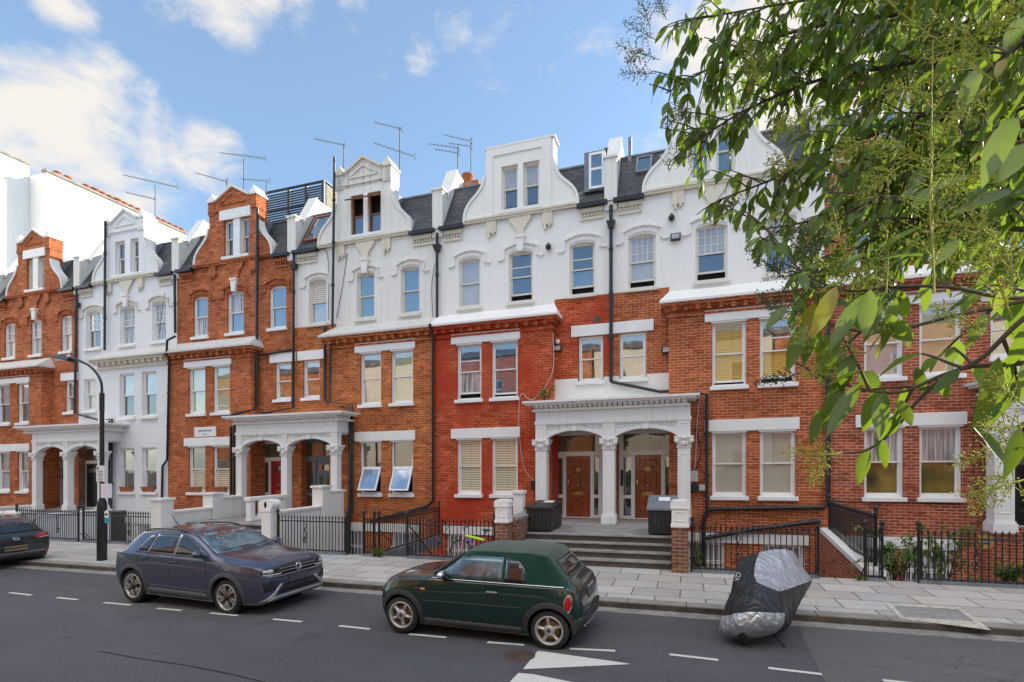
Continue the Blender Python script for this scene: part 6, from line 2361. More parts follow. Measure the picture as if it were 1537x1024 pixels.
def suv(name, label, pos, head, scale, paintn, flags, zs=1.0):
    car = thing(name, (pos[0], pos[1], 0), label, 'car', None, rot=head, tilt=0)
    car.scale = (scale, scale, scale * zs)
    r, gap = .33, .055
    ax = (1.22, -1.33)
    v, f, info, pj, body = car_shell(car, SUV, ax, r, gap, paintn, .90)
    for x, st in zip(ax, (0, 0)):
        for s in (-1, 1): wheel(car, x, s * .775, r, .21, s, 'twin', st)
    for side in ('L', 'R'):
        for poly, lab in (([(-1.24, 1.06), (-1.04, 1.335), (-.88, 1.372), (-.96, 1.06)], 'q'), ([(-.92, 1.06), (-.84, 1.378), (-.26, 1.402), (-.22, 1.05)], 'r'),
                          ([(-.17, 1.05), (-.20, 1.402), (.0, 1.388), (.22, 1.32), (.55, 1.13), (.63, 1.04)], 'f')):
            m = MB(); pj.panel(m, side, poly, .004); m.build('side_window', M_['car_glass'], car, local=True)
        m = MB()
        pj.line(m, side, [(-1.26, 1.035), (-.9, 1.035), (-.2, 1.025), (.70, 1.015)], .02, .004)
        m.build('window_trim', M_['car_plastic'], car, local=True)
        m = MB()
        pj.line(m, side, [(-.20, 1.02), (-.26, .85), (-.30, .40), (-.32, .24)], .009, .0)
        pj.line(m, side, [(.66, 1.04), (.70, .85), (.73, .55), (.68, .24)], .009, .0)
        pj.line(m, side, [(-1.12, 1.03), (-1.20, .85), (-1.16, .70), (-1.00, .52), (-.94, .36)], .009, .0)
        pj.line(m, side, [(1.85, .90), (1.3, .95), (.72, 1.0)], .008, .0)
        m.build('panel_gap', M_['dark_void'], car, local=True)
        for x in ax:
            m = MB(); pj.annulus(m, side, x, r + .01, r + gap - .01, r + gap + .07, RAD(-12), RAD(192), .016)
            m.build('arch_trim', M_['cladding_grey'], car, local=True)
        m = MB(); pj.panel(m, side, [(-.88, .225), (.77, .225), (.74, .36), (-.86, .36)], .014); m.build('sill_trim', M_['cladding_grey'], car, local=True)
        m = MB(); pj.line(m, side, [(-.98, .42), (.78, .40)], .014, .004); m.build('crease', M_[paintn], car, local=True)
        door_handle(car, pj, side, -.14, .90, paintn); door_handle(car, pj, side, -.97, .925, paintn)
        mirror(car, pj, .60, 1.035, side, paintn)
        m = MB()
        s = 1 if side == 'L' else -1
        P = [(.02, s * .62, 1.40), (-.10, s * .63, 1.455), (-.4, s * .63, 1.487), (-.85, s * .62, 1.485), (-1.22, s * .61, 1.455), (-1.36, s * .60, 1.39)]
        m.tube(cat_path(P, 4), .016, 6); m.build('roof_rail', M_['car_plastic'], car, local=True)
    m = MB(); pj.panel(m, 'F', [(-.735, 1.095), (.735, 1.095), (.66, 1.32), (.59, 1.425), (-.59, 1.425), (-.66, 1.32)], .004); m.build('windscreen', M_['car_glass_light'], car, local=True)
    m = MB(); pj.line(m, 'F', [(-.55, 1.125), (.05, 1.15)], .018, .012); pj.line(m, 'F', [(.0, 1.125), (.55, 1.15)], .018, .012); m.build('wiper', M_['car_plastic'], car, local=True)
    m = MB(); pj.panel(m, 'B', [(-.60, 1.06), (.60, 1.06), (.52, 1.35), (-.52, 1.35)], .004); m.build('rear_window', M_['car_glass'], car, local=True)
    # face
    m = MB(); pj.panel(m, 'F', [(-.44, .745), (.44, .745), (.47, .885), (-.47, .885)], .004); g_ = m.build('grille', M_['dark_void'], car, local=True)
    m = MB()
    for z in (.79, .845): pj.line(m, 'F', [(-.46, z), (.46, z)], .012, .010)
    m.build('grille_bar', M_['chrome'], g_, local=True)
    m = MB(); pj.line(m, 'F', [(-.74, .745), (-.46, .722), (.46, .722), (.74, .745)], .016, .010); m.build('chrome_strip', M_['chrome'], car, local=True)
    for s in (-1, 1):
        m = MB(); pj.panel(m, 'F', [(s * .46, .755), (s * .80, .765), (s * .82, .86), (s * .66, .895), (s * .47, .89)][::s], .006, .03)
        h = m.build('headlight', M_['car_glass'], car, local=True)
        m = MB(); pj.panel(m, 'F', [(s * .60, .80), (s * .78, .805), (s * .78, .855), (s * .62, .865)][::s], .010, .03); m.build('lamp', M_['lamp_clear'], h, local=True)
        m = MB(); pj.line(m, 'F', [(s * .46, .762), (s * .79, .772)], .016, .012); m.build('light_strip', M_['sign_white'], h, local=True)
        m = MB(); pj.panel(m, 'F', [(s * .56, .50), (s * .78, .47), (s * .80, .64), (s * .66, .66)][::s], .004, .04); m.build('side_intake', M_['dark_void'], car, local=True)
    m = MB(); pj.panel(m, 'F', [(-.54, .395), (.54, .395), (.47, .50), (-.47, .50)], .006); m.build('lower_grille', M_['dark_void'], car, local=True)
    m = MB(); pj.panel(m, 'F', [(-.74, .285), (.74, .285), (.62, .36), (-.62, .36)], .018, .05)
    for s in (-1, 1): pj.panel(m, 'F', [(s * .66, .33), (s * .80, .29), (s * .47, .57), (s * .40, .57)][::s], .018, .05)
    m.build('skid_trim', M_['silver_trim'], car, local=True)
    m = MB(); pj.panel(m, 'F', [(-.40, .52), (.40, .52), (.42, .575), (-.42, .575)], .008, .05); m.build('bumper_inset', M_['car_plastic'], car, local=True)
    plate(car, 'F', 2.125, -.26, .26, .565, .68, 'plate_grey')
    # badge at the nose
    p, _ = pj.pt('F', 0, .825)
    m = MB()
    X = p.x + .02
    ringp = [(X, .072 * math.cos(a * math.pi / 10), .825 + .072 * math.sin(a * math.pi / 10)) for a in range(21)]
    m.tube(ringp, .008, 6)
    if flags == 'front':
        m.tube([(X, -.032, .885), (X, 0, .83), (X, .032, .885)], .007, 5)
        m.tube([(X, -.058, .86), (X, -.028, .765), (X, 0, .812), (X, .028, .765), (X, .058, .86)], .007, 5)
    m.build('badge', M_['chrome'], car, local=True)
    # tail
    for s in (-1, 1):
        m = MB(); pj.panel(m, 'B', [(s * .44, .86), (s * .80, .88), (s * .82, .99), (s * .62, 1.0), (s * .50, .94)][::-s], .008, .05); t = m.build('tail_light', M_['lamp_red'], car, local=True)
        m = MB(); pj.line(m, 'B', [(s * .55, .868), (s * .78, .886)], .016, .012); m.build('light_strip', M_['sign_white'], t, local=True)
        m = MB(); pj.panel(m, 'B', [(s * .62, .44), (s * .74, .45), (s * .74, .49), (s * .62, .48)][::-s], .006); m.build('reflector', M_['lamp_red'], car, local=True)
    p, _ = pj.pt('B', 0, .90)
    X = p.x - .02
    m = MB()
    m.tube([(X, .075 * math.cos(a * math.pi / 10), .89 + .045 * math.sin(a * math.pi / 10)) for a in range(21)], .008, 6)
    if flags == 'rear':
        m.tube([(X, .035, .855), (X, .025, .925)], .008, 5); m.tube([(X, -.025, .855), (X, -.035, .925)], .008, 5); m.tube([(X, .03, .885), (X, -.03, .895)], .008, 5)
    m.build('rear_badge', M_['chrome'], car, local=True)
    pl = plate(car, 'B', -1.975, -.27, .27, .56, .68, 'plate_grey')
    m = MB(); m.box(-1.992, -1.989, -.27, .27, .665, .68); m.box(-1.992, -1.989, -.27, .27, .56, .575); m.build('plate_border', M_['plate_yellow'], pl, local=True)
    m = MB(); pj.panel(m, 'B', [(-.66, .30), (.66, .30), (.70, .46), (-.70, .46)], .012); m.build('rear_skirt', M_['car_plastic'], car, local=True)
    m = MB(); pj.line(m, 'B', [(-.66, .47), (.66, .47)], .016, .014); m.build('rear_strip', M_['chrome'], car, local=True)
    m = MB(); m.tube([(-1.15, 0, 1.44), (-1.42, 0, 1.72)], [.012, .005], 6); m.build('antenna', M_['car_plastic'], car, local=True)
    return car


pos, hd, sc = car_place(ground(345, 920.5), ground(205, 904), 1.22, -1.33, .80)
suv('parked_car', 'slate blue compact SUV with its nose to the right, parked behind the lamp post', pos, hd, sc, 'paint_slate', 'front')
cs = ground(20, 868)
# dark hatchback: its tail corner shows at the left edge
a = Vector(ground(62, 846)[:2])
suv('parked_car', 'dark hatchback with red tail lights and yellow edged plate, cut by the left edge', (a.x - 1.95, a.y - .55 + .02), math.pi + hd, sc, 'paint_navy', 'rear', .93)

# ---------------------------------------------------------------- dark green convertible
MINI = [(1.62, .34, .56, .64, .62, .48, .53, .50, .38), (1.58, .27, .66, .75, .725, .60, .65, .61, .46), (1.47, .21, .755, .85, .825, .70, .755, .70, .54),
        (1.25, .18, .835, .905, .885, .765, .82, .77, .60), (1.0, .17, .88, .925, .915, .78, .84, .79, .64), (.70, .17, .90, .945, .935, .785, .84, .80, .69),
        (.60, .17, .905, .985, .96, .785, .84, .80, .70), (.33, .17, .91, 1.19, 1.13, .785, .84, .80, .65), (.11, .17, .915, 1.335, 1.275, .785, .84, .805, .62),
        (-.06, .17, .915, 1.372, 1.325, .785, .84, .805, .62), (-.4, .17, .92, 1.385, 1.34, .785, .84, .81, .62), (-.90, .17, .925, 1.385, 1.34, .785, .845, .815, .62),
        (-1.24, .18, .925, 1.36, 1.315, .785, .845, .815, .62), (-1.34, .19, .925, 1.28, 1.23, .785, .845, .81, .625), (-1.50, .21, .92, 1.10, 1.06, .775, .835, .79, .64), (-1.62, .22, .91, .985, .97, .75, .805, .765, .65),
        (-1.72, .25, .86, .93, .915, .72, .775, .735, .62), (-1.79, .30, .74, .80, .78, .65, .71, .68, .53), (-1.83, .36, .60, .66, .65, .53, .61, .58, .45)]
pos, hd, sc = car_place(ground(605, 950), ground(825.5, 973), 1.12, -1.347, .76)
car = thing('parked_car', (pos[0], pos[1], 0), 'dark green convertible with raised green fabric roof, parked before the grey steps', 'car', None, rot=hd)
car.scale = (sc, sc, sc)
r, gap = .292, .045
ax = (1.12, -1.347)
v, f, info, pj, body = car_shell(car, MINI, ax, r, gap, 'paint_green', .83)
for x in ax:
    for s in (-1, 1): wheel(car, x, s * .735, r, .18, s, 'star')
# fabric roof: the lofted shell above the belt, lifted a little
top = MB()
keep = [q for q, (x, j) in zip(f, info) if j >= BELT and -1.60 < x < .09]
ids = sorted({i for q in keep for i in q})
mp2 = {i: k for k, i in enumerate(ids)}
c0 = Vector((-.5, 0, .9))
vv = [tuple(Vector(v[i]) + (Vector((v[i][0] * .25, v[i][1], v[i][2] - .85))).normalized() * .012) for i in ids]
top.add(vv, [tuple(mp2[i] for i in q) for q in keep], 0, True)
soft = top.build('soft_top', M_['soft_top'], car, local=True)
m = MB()
for s in ('L', 'R'):
    pj.line(m, s, [(-1.02, .95), (-1.08, 1.12), (-1.0, 1.30)], .012, .016)
    pj.line(m, s, [(.0, 1.335), (-.6, 1.345), (-1.0, 1.345), (-1.28, 1.30)], .010, .016)
m.build('seam', M_['soft_top'], soft, local=True)
for side in ('L', 'R'):
    m = MB(); pj.panel(m, side, [(-.60, .945), (-.60, 1.29), (-.1, 1.29), (.08, 1.255), (.30, 1.10), (.50, .95)], .019); m.build('side_window', M_['car_glass_light'], car, local=True)
    m = MB(); pj.panel(m, side, [(-.98, .95), (-.97, 1.10), (-.92, 1.20), (-.84, 1.265), (-.72, 1.288), (-.645, 1.29), (-.645, .945)], .019); m.build('side_window', M_['car_glass'], car, local=True)
    m = MB(); pj.line(m, side, [(.58, .925), (.3, .925), (-.5, .93), (-1.3, .935), (-1.56, .925)], .018, .012); m.build('chrome_strip', M_['chrome'], car, local=True)
    m = MB()
    pj.line(m, side, [(-.62, .92), (-.61, .60), (-.57, .33)], .009, 0)
    pj.line(m, side, [(.54, .92), (.58, .80), (.60, .55), (.57, .33)], .009, 0)
    pj.line(m, side, [(.62, .93), (.80, .84), (.90, .74), (.93, .66)], .008, 0)
    m.build('panel_gap', M_['dark_void'], car, local=True)
    for x in ax:
        m = MB(); pj.annulus(m, side, x, r + .01, r + gap - .008, r + gap + .075, RAD(-8), RAD(188), .018); m.build('arch_trim', M_['car_plastic'], car, local=True)
    m = MB(); pj.panel(m, side, [(-.93, .19), (.72, .19), (.70, .30), (-.92, .30)], .016); m.build('sill_trim', M_['car_plastic'], car, local=True)
    door_handle(car, pj, side, -.46, .79, 'chrome')
    mirror(car, pj, .34, .94, side, 'chrome', 'car_plastic')
    m = MB(); pj.panel(m, side, [(.68, .735), (.77, .735), (.76, .765), (.69, .765)], .01, .03); m.build('indicator', M_['lamp_amber'], car, local=True)
    m = MB(); pj.panel(m, side, [(.80, .73), (.90, .72), (.85, .765), (.79, .765)], .006, .03); m.build('side_vent', M_['car_plastic'], car, local=True)
    m = MB()
    pj.line(m, side, [(-1.12 + .085 * math.cos(a * math.pi / 9), .775 + .085 * math.sin(a * math.pi / 9)) for a in range(19)], .006, 0, n=1); m.build('filler_cap', M_['dark_void'], car, local=True)
    m = MB(); pj.line(m, side, [(-.9, .595), (.72, .575)], .012, .003); m.build('crease', M_['paint_green'], car, local=True)
m = MB(); pj.panel(m, 'F', [(-.68, .985), (.68, .985), (.61, 1.2), (.565, 1.30), (-.565, 1.30), (-.61, 1.2)], .006); m.build('windscreen', M_['car_glass_light'], car, local=True)
m = MB()
for s in (-1, 1): m.tube([pj.pt('F', s * .70, .97, .01)[0], pj.pt('F', s * .62, 1.2, .01)[0], pj.pt('F', s * .56, 1.31, .01)[0]], .028, 8)
m.build('windscreen_frame', M_['car_plastic'], car, local=True)
m = MB(); pj.panel(m, 'B', [(-.45, 1.03), (.45, 1.03), (.49, 1.07), (.45, 1.25), (-.45, 1.25), (-.49, 1.07)], .022); rw = m.build('rear_window', M_['car_glass'], soft, local=True)
for s in (-1, 1):
    m = MB(); pj.panel(m, 'L' if s > 0 else 'R', [(-1.625 + .058 * math.cos(a * math.pi / 10) - .012 * math.sin(a * math.pi / 10), .70 + .125 * math.sin(a * math.pi / 10)) for a in range(20)], .012, .04); t = m.build('tail_light', M_['lamp_red'], car, local=True)
    m = MB(); pj.line(m, 'L' if s > 0 else 'R', [(-1.625 + .058 * math.cos(a * math.pi / 10) - .012 * math.sin(a * math.pi / 10), .70 + .125 * math.sin(a * math.pi / 10)) for a in range(21)], .012, .012, n=1); m.build('lamp_rim', M_['chrome'], t, local=True)
    m = MB(); pj.panel(m, 'F', [(s * (.50 + .10 * math.cos(a * math.pi / 8)), .70 + .085 * math.sin(a * math.pi / 8)) for a in range(16)], .01, .05); m.build('headlight', M_['lamp_clear'], car, local=True)
m = MB(); pj.panel(m, 'B', [(-.75, .30), (.75, .30), (.75, .50), (-.75, .50)], .022, .06); bp = m.build('rear_bumper', M_['car_plastic'], car, local=True)
for s in (-1, 1):
    m = MB(); pj.panel(m, 'L' if s > 0 else 'R', [(-1.82, .31), (-1.66, .27), (-1.66, .44), (-1.80, .50)], .022, .06); m.build('bumper_corner', M_['car_plastic'], car, local=True)
m = MB(); pj.line(m, 'B', [(-.60, .36), (.60, .36)], .022, .03); m.build('chrome_strip', M_['chrome'], bp, local=True)
plate(car, 'B', -1.815, -.24, .24, .67, .80, 'plate_grey')
m = MB(); p, _ = pj.pt('B', 0, .84); m.tube([(p.x - .03, -.22, .835), (p.x - .03, .22, .835)], .02, 8); m.build('boot_handle', M_['chrome'], car, local=True)
m = MB(); pj.panel(m, 'F', [(-.42, .36), (.42, .36), (.40, .60), (-.40, .60)], .008); m.build('grille', M_['dark_void'], car, local=True)
m = MB()
for s in (-1, 1):
    pj.panel(m, 'T', [(.72, s * .28), (1.42, s * .24), (1.42, s * .12), (.72, s * .14)], .003, .08)
m.build('bonnet_stripe', M_['paint_green'], car, local=True)

# ------------------------------------------------------------------ motorbike under its cover
pbr('cover_black', (.011, .011, .012), .42, var=.25, vs=5)
def silver_cloth():
    m, N, L, b = nodes_of('cover_silver')
    setp(b, rough=.34, metal=.75)
    o = objvec(N)
    k = mixc(N, L, rng(N, L, noise(N, L, o, 9, 5, .6, .6), .3, .7), (.46, .48, .52), (.68, .69, .72))
    L.new(k, b.inputs['Base Color'])
    h = mth(N, L, 'ADD', noise(N, L, stretched(N, L, 3, 3, 1.6), 2.6, 3, .5, 1.8), mth(N, L, 'MULTIPLY', noise(N, L, o, 18, 3, .6, 1.2), .22))
    bump(N, L, b, h, .95, .045)
    MAT['cover_silver'] = m
silver_cloth()
m_, N_, L_2, b_ = MAT['cover_black'], MAT['cover_black'].node_tree.nodes, MAT['cover_black'].node_tree.links, MAT['cover_black'].node_tree.nodes['Principled BSDF']
bump(N_, L_2, b_, mth(N_, L_2, 'ADD', noise(N_, L_2, stretched(N_, L_2, 3, 3, .9), 1.8, 2, .4, 1.6), mth(N_, L_2, 'MULTIPLY', noise(N_, L_2, objvec(N_), 16, 3, .6, .8), .08)), .8, .06)
ga, gb = Vector(ground(1112, 972)), Vector(ground(1178, 944))
bd = (gb - ga).normalized()
bn = Vector((bd.y, -bd.x, 0))
bike = thing('covered_motorbike', (ga.x, ga.y, 0), 'motorbike leaning on its stand under a black and silver rain cover', 'motorbike')
LEAN = .30
# rows from the ridge down to the hem; every point has its own distance, so the drape is a solid shape
DR_ = [[(1108, 839, 8.7), (1122, 834, 8.8), (1140, 829, 8.9), (1158, 823.5, 9.0), (1172, 823, 9.15), (1186, 824, 9.3), (1190, 828, 9.45)],
       [(1105, 850, 8.55), (1118, 847, 8.5), (1134, 843, 8.55), (1152, 842, 8.7), (1172, 843, 8.85), (1195, 843, 9.0), (1203, 846, 9.35)],
       [(1101, 864, 8.45), (1113, 863, 8.3), (1131, 860, 8.25), (1150, 862, 8.35), (1172, 861, 8.55), (1197, 858, 8.8), (1214, 861, 9.25)],
       [(1097, 880, 8.35), (1110, 879, 8.15), (1135, 874, 8.0), (1152, 882, 7.98), (1170, 889, 8.0), (1196, 880, 8.5), (1221, 870, 9.1)],
       [(1092, 897, 8.25), (1108, 896, 8.0), (1130, 893, 7.85), (1152, 897, 7.82), (1172, 899, 7.95), (1190, 900, 8.5), (1210, 890, 9.0)],
       [(1086, 912, 8.2), (1102, 911, 7.9), (1125, 910, 7.72), (1150, 914, 7.68), (1175, 912, 7.85), (1186, 915, 8.4), (1203, 903, 8.9)],
       [(1083, 925, 8.15), (1098, 922, 7.82), (1122, 917, 7.62), (1150, 920, 7.58), (1178, 920, 7.75), (1185, 925, 8.3), (1196, 917, 8.8)],
       [(1079, 938, 8.1), (1094, 936, 7.78), (1118, 934, 7.6), (1146, 937, 7.56), (1180, 934, 7.7), (1184, 937, 8.2), (1190, 930, 8.7)],
       [(1077, 947, 8.1), (1094, 951, 7.8), (1118, 953, 7.65), (1146, 949, 7.62), (1172, 946, 7.75), (1181, 944, 8.1), (1185, 940, 8.6)],
       [(1087, 956, 8.1), (1100, 961, 7.92), (1120, 963, 7.85), (1142, 960, 7.85), (1162, 953, 7.95), (1176, 947, 8.1), (1183, 942, 8.6)]]
nr, nc = len(DR_), 7
vs, fs, mi = [], [], []
for r_ in DR_:
    for (px, py_, d) in r_: vs.append(tuple(at_d(px, py_, d) - Vector((0, 0, 0))))
def fidx(r, c): return r * nc + c
back = {}
for r in range(nr):
    for c in range(nc):
        if 0 < r < nr - 1 and 0 < c < nc - 1:
            q = Vector(vs[fidx(r, c)])
            w = min(r, nr - 1 - r, 3) / 3
            back[(r, c)] = len(vs)
            rv = Vector((q.x, q.y, 0)).normalized()
            q2 = q + rv * (.22 + .75 * w)
            vs.append((q2.x, q2.y, CAMH + (q.z - CAMH) * (q2.length / q.length) * 1.0 - .02))
        else:
            back[(r, c)] = fidx(r, c)
for r in range(nr - 1):
    for c in range(nc - 1):
        fs.append((fidx(r, c), fidx(r + 1, c), fidx(r + 1, c + 1), fidx(r, c + 1)))
        mi.append(1 if (r <= 2 and c >= 2) or (r in (6, 7) and c <= 3) or (r == 8 and c <= 3) else 0)
        if r < nr - 2 or True:
            q = (back[(r, c)], back[(r, c + 1)], back[(r + 1, c + 1)], back[(r + 1, c)])
            if len(set(q) - {fidx(r, c), fidx(r, c + 1), fidx(r + 1, c), fidx(r + 1, c + 1)}):
                fs.append(q); mi.append(1 if r <= 2 else 0)
m = MB()
m.v = vs; m.f = fs; m.m = mi; m.sm = [True] * len(fs)
cv = m.build('rain_cover', [M_['cover_black'], M_['cover_silver']], bike, shear=False)
cme = cv.data
cr = cme.attributes.new('crease_edge', 'FLOAT', 'EDGE')
crease = {}
def mark(pts, v):
    for k in range(len(pts) - 1): crease[tuple(sorted((fidx(*pts[k]), fidx(*pts[k + 1]))))] = v
mark([(0, 2), (1, 2), (2, 2), (3, 2), (3, 3), (3, 4), (3, 5), (3, 6)], .75)
mark([(6, 0), (6, 1), (6, 2), (6, 3), (6, 4), (7, 4), (8, 4)], .5)
mark([(3, 4), (4, 4), (5, 4), (6, 4)], .6)
mark([(r, 6) for r in range(nr)], .6); mark([(0, c) for c in range(nc)], .7); mark([(r, 0) for r in range(nr)], .4)
for e in cme.edges:
    k = tuple(sorted(e.vertices))
    if k in crease: cr.data[e.index].value = crease[k]
sb = cv.modifiers.new('smooth', 'SUBSURF'); sb.levels = 4; sb.render_levels = 4
tx = bpy.data.textures.new('folds', 'CLOUDS'); tx.noise_scale = .30; tx.noise_depth = 2
dm_ = cv.modifiers.new('folds', 'DISPLACE'); dm_.texture = tx; dm_.strength = .045; dm_.mid_level = .5; dm_.texture_coords = 'LOCAL'
tx2 = bpy.data.textures.new('wrinkles', 'CLOUDS'); tx2.noise_scale = .11; tx2.noise_depth = 1; tx2.noise_type = 'SOFT_NOISE'
dm2 = cv.modifiers.new('wrinkles', 'DISPLACE'); dm2.texture = tx2; dm2.strength = .010; dm2.mid_level = .5; dm2.texture_coords = 'LOCAL'
def bikept(l, w, z): return ga + bd * l + bn * (w + z * LEAN) + Vector((0, 0, z))
for (l, nm) in ((.16, 'wheel'), (.95, 'wheel')):
    w = MB()
    w.lathe([(.17, -.05), (.235, -.06), (.265, -.04), (.275, 0), (.265, .04), (.235, .06), (.17, .05)], (0, 0, 0), 28, axis='y')
    ang = math.atan2(bd.y, bd.x)
    Mx = Matrix.Translation(bikept(l, -.02, .275)) @ Matrix.Rotation(ang, 4, 'Z') @ Matrix.Rotation(math.atan(LEAN), 4, 'X')
    w.xform(Mx)
    wo_ = w.build('wheel', M_['tyre_rubber'], bike)
    w = MB(); w.lathe([(.175, -.045), (.16, -.02), (.05, -.03), (.05, .03), (.16, .02), (.175, .045)], (0, 0, 0), 20, axis='y'); w.xform(Mx); w.build('rim', M_['alloy_dark'], wo_)
m = MB(); m.tube([bikept(.15, .05, .32), bikept(.5, .1, .16), bikept(.62, .16, .12)], .03, 8); m.tube([bikept(.55, .1, .2), bikept(.5, .42, 0)], .016, 6)
m.build('stand', M_['alloy_dark'], bike)
# white lettering down the black side
m = MB()
Mt = Matrix.Translation(at_d(1107, 866, 8.27)) @ Matrix.Rotation(RAD(-25), 4, 'Z') @ Matrix.Rotation(RAD(8), 4, 'X') @ FACING @ Matrix.Rotation(RAD(-105), 4, 'Z')
add_text(m, "OX", .105, Mt, depth=.003)
lt = m.build('lettering', M_['sign_white'], bike, shear=False)

# ------------------------------------------------------------------ bicycle against the railing
pbr('bike_purple', (.18, .05, .42), .3, var=.1, coat=.5)
pbr('bike_lime', (.45, .75, .04), .35)
pbr('bike_pink', (.75, .25, .35), .35)
bx = gx(706, 12.95)
by = 12.98
bc = thing('bicycle', (bx, by, PZ), 'purple bicycle with lime green panel leaning on the railing behind the green car', 'bicycle')
w0, w1, wr_ = (bx - .28, by, PZ + .30), (bx + .66, by, PZ + .30), .295
for c in (w0, w1):
    m = MB(); m.tube([(c[0] + wr_ * math.cos(a * math.pi / 14), c[1], c[2] + wr_ * math.sin(a * math.pi / 14)) for a in range(29)], .022, 6)
    wo_ = m.build('wheel', M_['tyre_rubber'], bc)
    m = MB(); m.tube([(c[0] + (wr_ - .03) * math.cos(a * math.pi / 14), c[1], c[2] + (wr_ - .03) * math.sin(a * math.pi / 14)) for a in range(29)], .010, 5); m.build('rim', M_['alloy'], wo_)
    m = MB()
    for k in range(10):
        a = k * math.pi / 5; m.tube([c, (c[0] + .265 * math.cos(a), c[1], c[2] + .265 * math.sin(a))], .003, 3)
    m.tube([(c[0], c[1] - .05, c[2]), (c[0], c[1] + .05, c[2])], .018, 6); m.build('spokes', M_['alloy'], wo_)
hd_, bb, st = (bx - .16, by, PZ + .72), (bx + .22, by, PZ + .30), (bx + .38, by, PZ + .70)
m = MB(); m.tube([hd_, bb], .024, 7); m.tube([bb, st], .02, 7); m.tube([bb, w1], .013, 6); m.tube([st, w1], .012, 6)
fr = m.build('frame', M_['bike_purple'], bc)
m = MB(); m.tube([(hd_[0] + .02, by, hd_[2] + .0), (st[0], by, st[2] - .08)], .036, 7); m.build('top_tube', M_['bike_lime'], bc)
m = MB(); m.tube([(hd_[0] - .02, by - .03, hd_[2] + .04), (w0[0], by - .03, w0[2])], .015, 6); m.tube([(hd_[0] - .02, by + .03, hd_[2] + .04), (w0[0], by + .03, w0[2])], .015, 6); m.build('fork', M_['bike_pink'], bc)
m = MB(); m.tube([st, (st[0] + .05, by, st[2] + .16)], .014, 6); m.ball((st[0] + .06, by, st[2] + .18), .11, 10, sq=(1.15, .6, .32)); m.build('saddle', M_['car_plastic'], bc)
m = MB(); m.tube([hd_, (hd_[0] - .03, by, hd_[2] + .20)], .014, 6); m.tube([(hd_[0] + .04, by - .26, hd_[2] + .24), (hd_[0] - .03, by, hd_[2] + .20), (hd_[0] + .04, by + .22, hd_[2] + .24)], .014, 6); m.build('handlebar', M_['car_plastic'], bc)
m = MB(); m.lathe([(.085, -.006), (.085, .006)], (bb[0], by - .05, bb[2]), 16, axis='y'); m.tube([(bb[0], by - .07, bb[2]), (bb[0] + .08, by - .08, bb[2] - .13)], .01, 5); m.box(bb[0] + .03, bb[0] + .13, by - .15, by - .07, bb[2] - .145, bb[2] - .12); m.build('crank', M_['car_plastic'], bc)

# ------------------------------------------------------------------ broad leaved tree on the near pavement, its boughs hang into the view
def leaf_mat(name, top_c, top_c2, under, rough=.36):
    m = bpy.data.materials.new(name)
    m.use_nodes = True
    N, L = m.node_tree.nodes, m.node_tree.links
    b = N['Principled BSDF']
    setp(b, rough=rough, spec=.7)
    g = N.new('ShaderNodeNewGeometry')
    k = mixc(N, L, g.outputs['Random Per Island'], top_c, top_c2)
    k = mixc(N, L, rng(N, L, noise(N, L, objvec(N), 30, 3), .45, .7, 0, .25), k, tuple(x * 1.5 for x in top_c2))
    r2 = mth(N, L, 'FRACT', mth(N, L, 'MULTIPLY', g.outputs['Random Per Island'], 17.31))
    k = mixc(N, L, mth(N, L, 'GREATER_THAN', r2, .965), k, (.30, .25, .02))
    k = mixc(N, L, mth(N, L, 'MULTIPLY', g.outputs['Backfacing'], .35), k, under)
    L.new(k, b.inputs['Base Color'])
    t = N.new('ShaderNodeBsdfTranslucent')
    L.new(mixc(N, L, .7, k, (.34, .52, .03)), t.inputs['Color'])
    mx = N.new('ShaderNodeMixShader')
    mx.inputs[0].default_value = .46
    L.new(b.outputs[0], mx.inputs[1])
    L.new(t.outputs[0], mx.inputs[2])
    L.new(mx.outputs[0], N['Material Output'].inputs['Surface'])
    MAT[name] = m


leaf_mat('privet_leaf', (.018, .060, .003), (.080, .145, .008), (.17, .25, .16))
leaf_mat('small_leaf', (.05, .13, .015), (.10, .20, .03), (.12, .2, .06), .6)
pbr('bark', (.12, .085, .06), .85, var=.35, vs=30, bmp=.5, bs=90)
pbr('twig_bark', (.07, .056, .042), .8, var=.3, vs=30)
pbr('panicle_green', (.23, .30, .03), .8, var=.3, vs=40, c2=(.40, .43, .07))
pbr('panicle_dull', (.060, .085, .030), .7, var=.4, vs=40)

TS = [0, .10, .28, .50, .70, .87, 1.0]
WS = [.03, .52, .93, 1.0, .78, .40, 0.0]


def leaf(mb, base, axis, up, L_, W, bend=.25, fold=.25, mi=0, twist=0):
    axis = axis.normalized()
    side = axis.cross(up)
    if side.length < 1e-4: side = axis.orthogonal()
    side.normalize()
    nrm = side.cross(axis).normalized()
    if twist:
        q = Matrix.Rotation(twist, 3, axis)
        side, nrm = q @ side, q @ nrm
    vs = []
    for t, w in zip(TS, WS):
        c = base + axis * (L_ * t) - nrm * (bend * L_ * t * t) + axis * (-bend * .3 * L_ * t * t)
        h = W / 2 * w
        wav = math.sin(t * 9 + L_ * 300) * .04 * W
        vs += [c - side * h + nrm * (h * fold + wav), c, c + side * h + nrm * (h * fold - wav)]
    fs = []
    for i in range(len(TS) - 1):
        a, b = i * 3, i * 3 + 3
        fs += [(a, a + 1, b + 1, b), (a + 1, a + 2, b + 2, b + 1)]
    mb.add(vs, fs, mi, True)


def inside(p, poly):
    x, y = p
    r = False
    for i in range(len(poly)):
        (x0, y0), (x1, y1) = poly[i], poly[i - 1]
        if (y0 > y) != (y1 > y) and x < (x1 - x0) * (y - y0) / (y1 - y0) + x0: r = not r
    return r


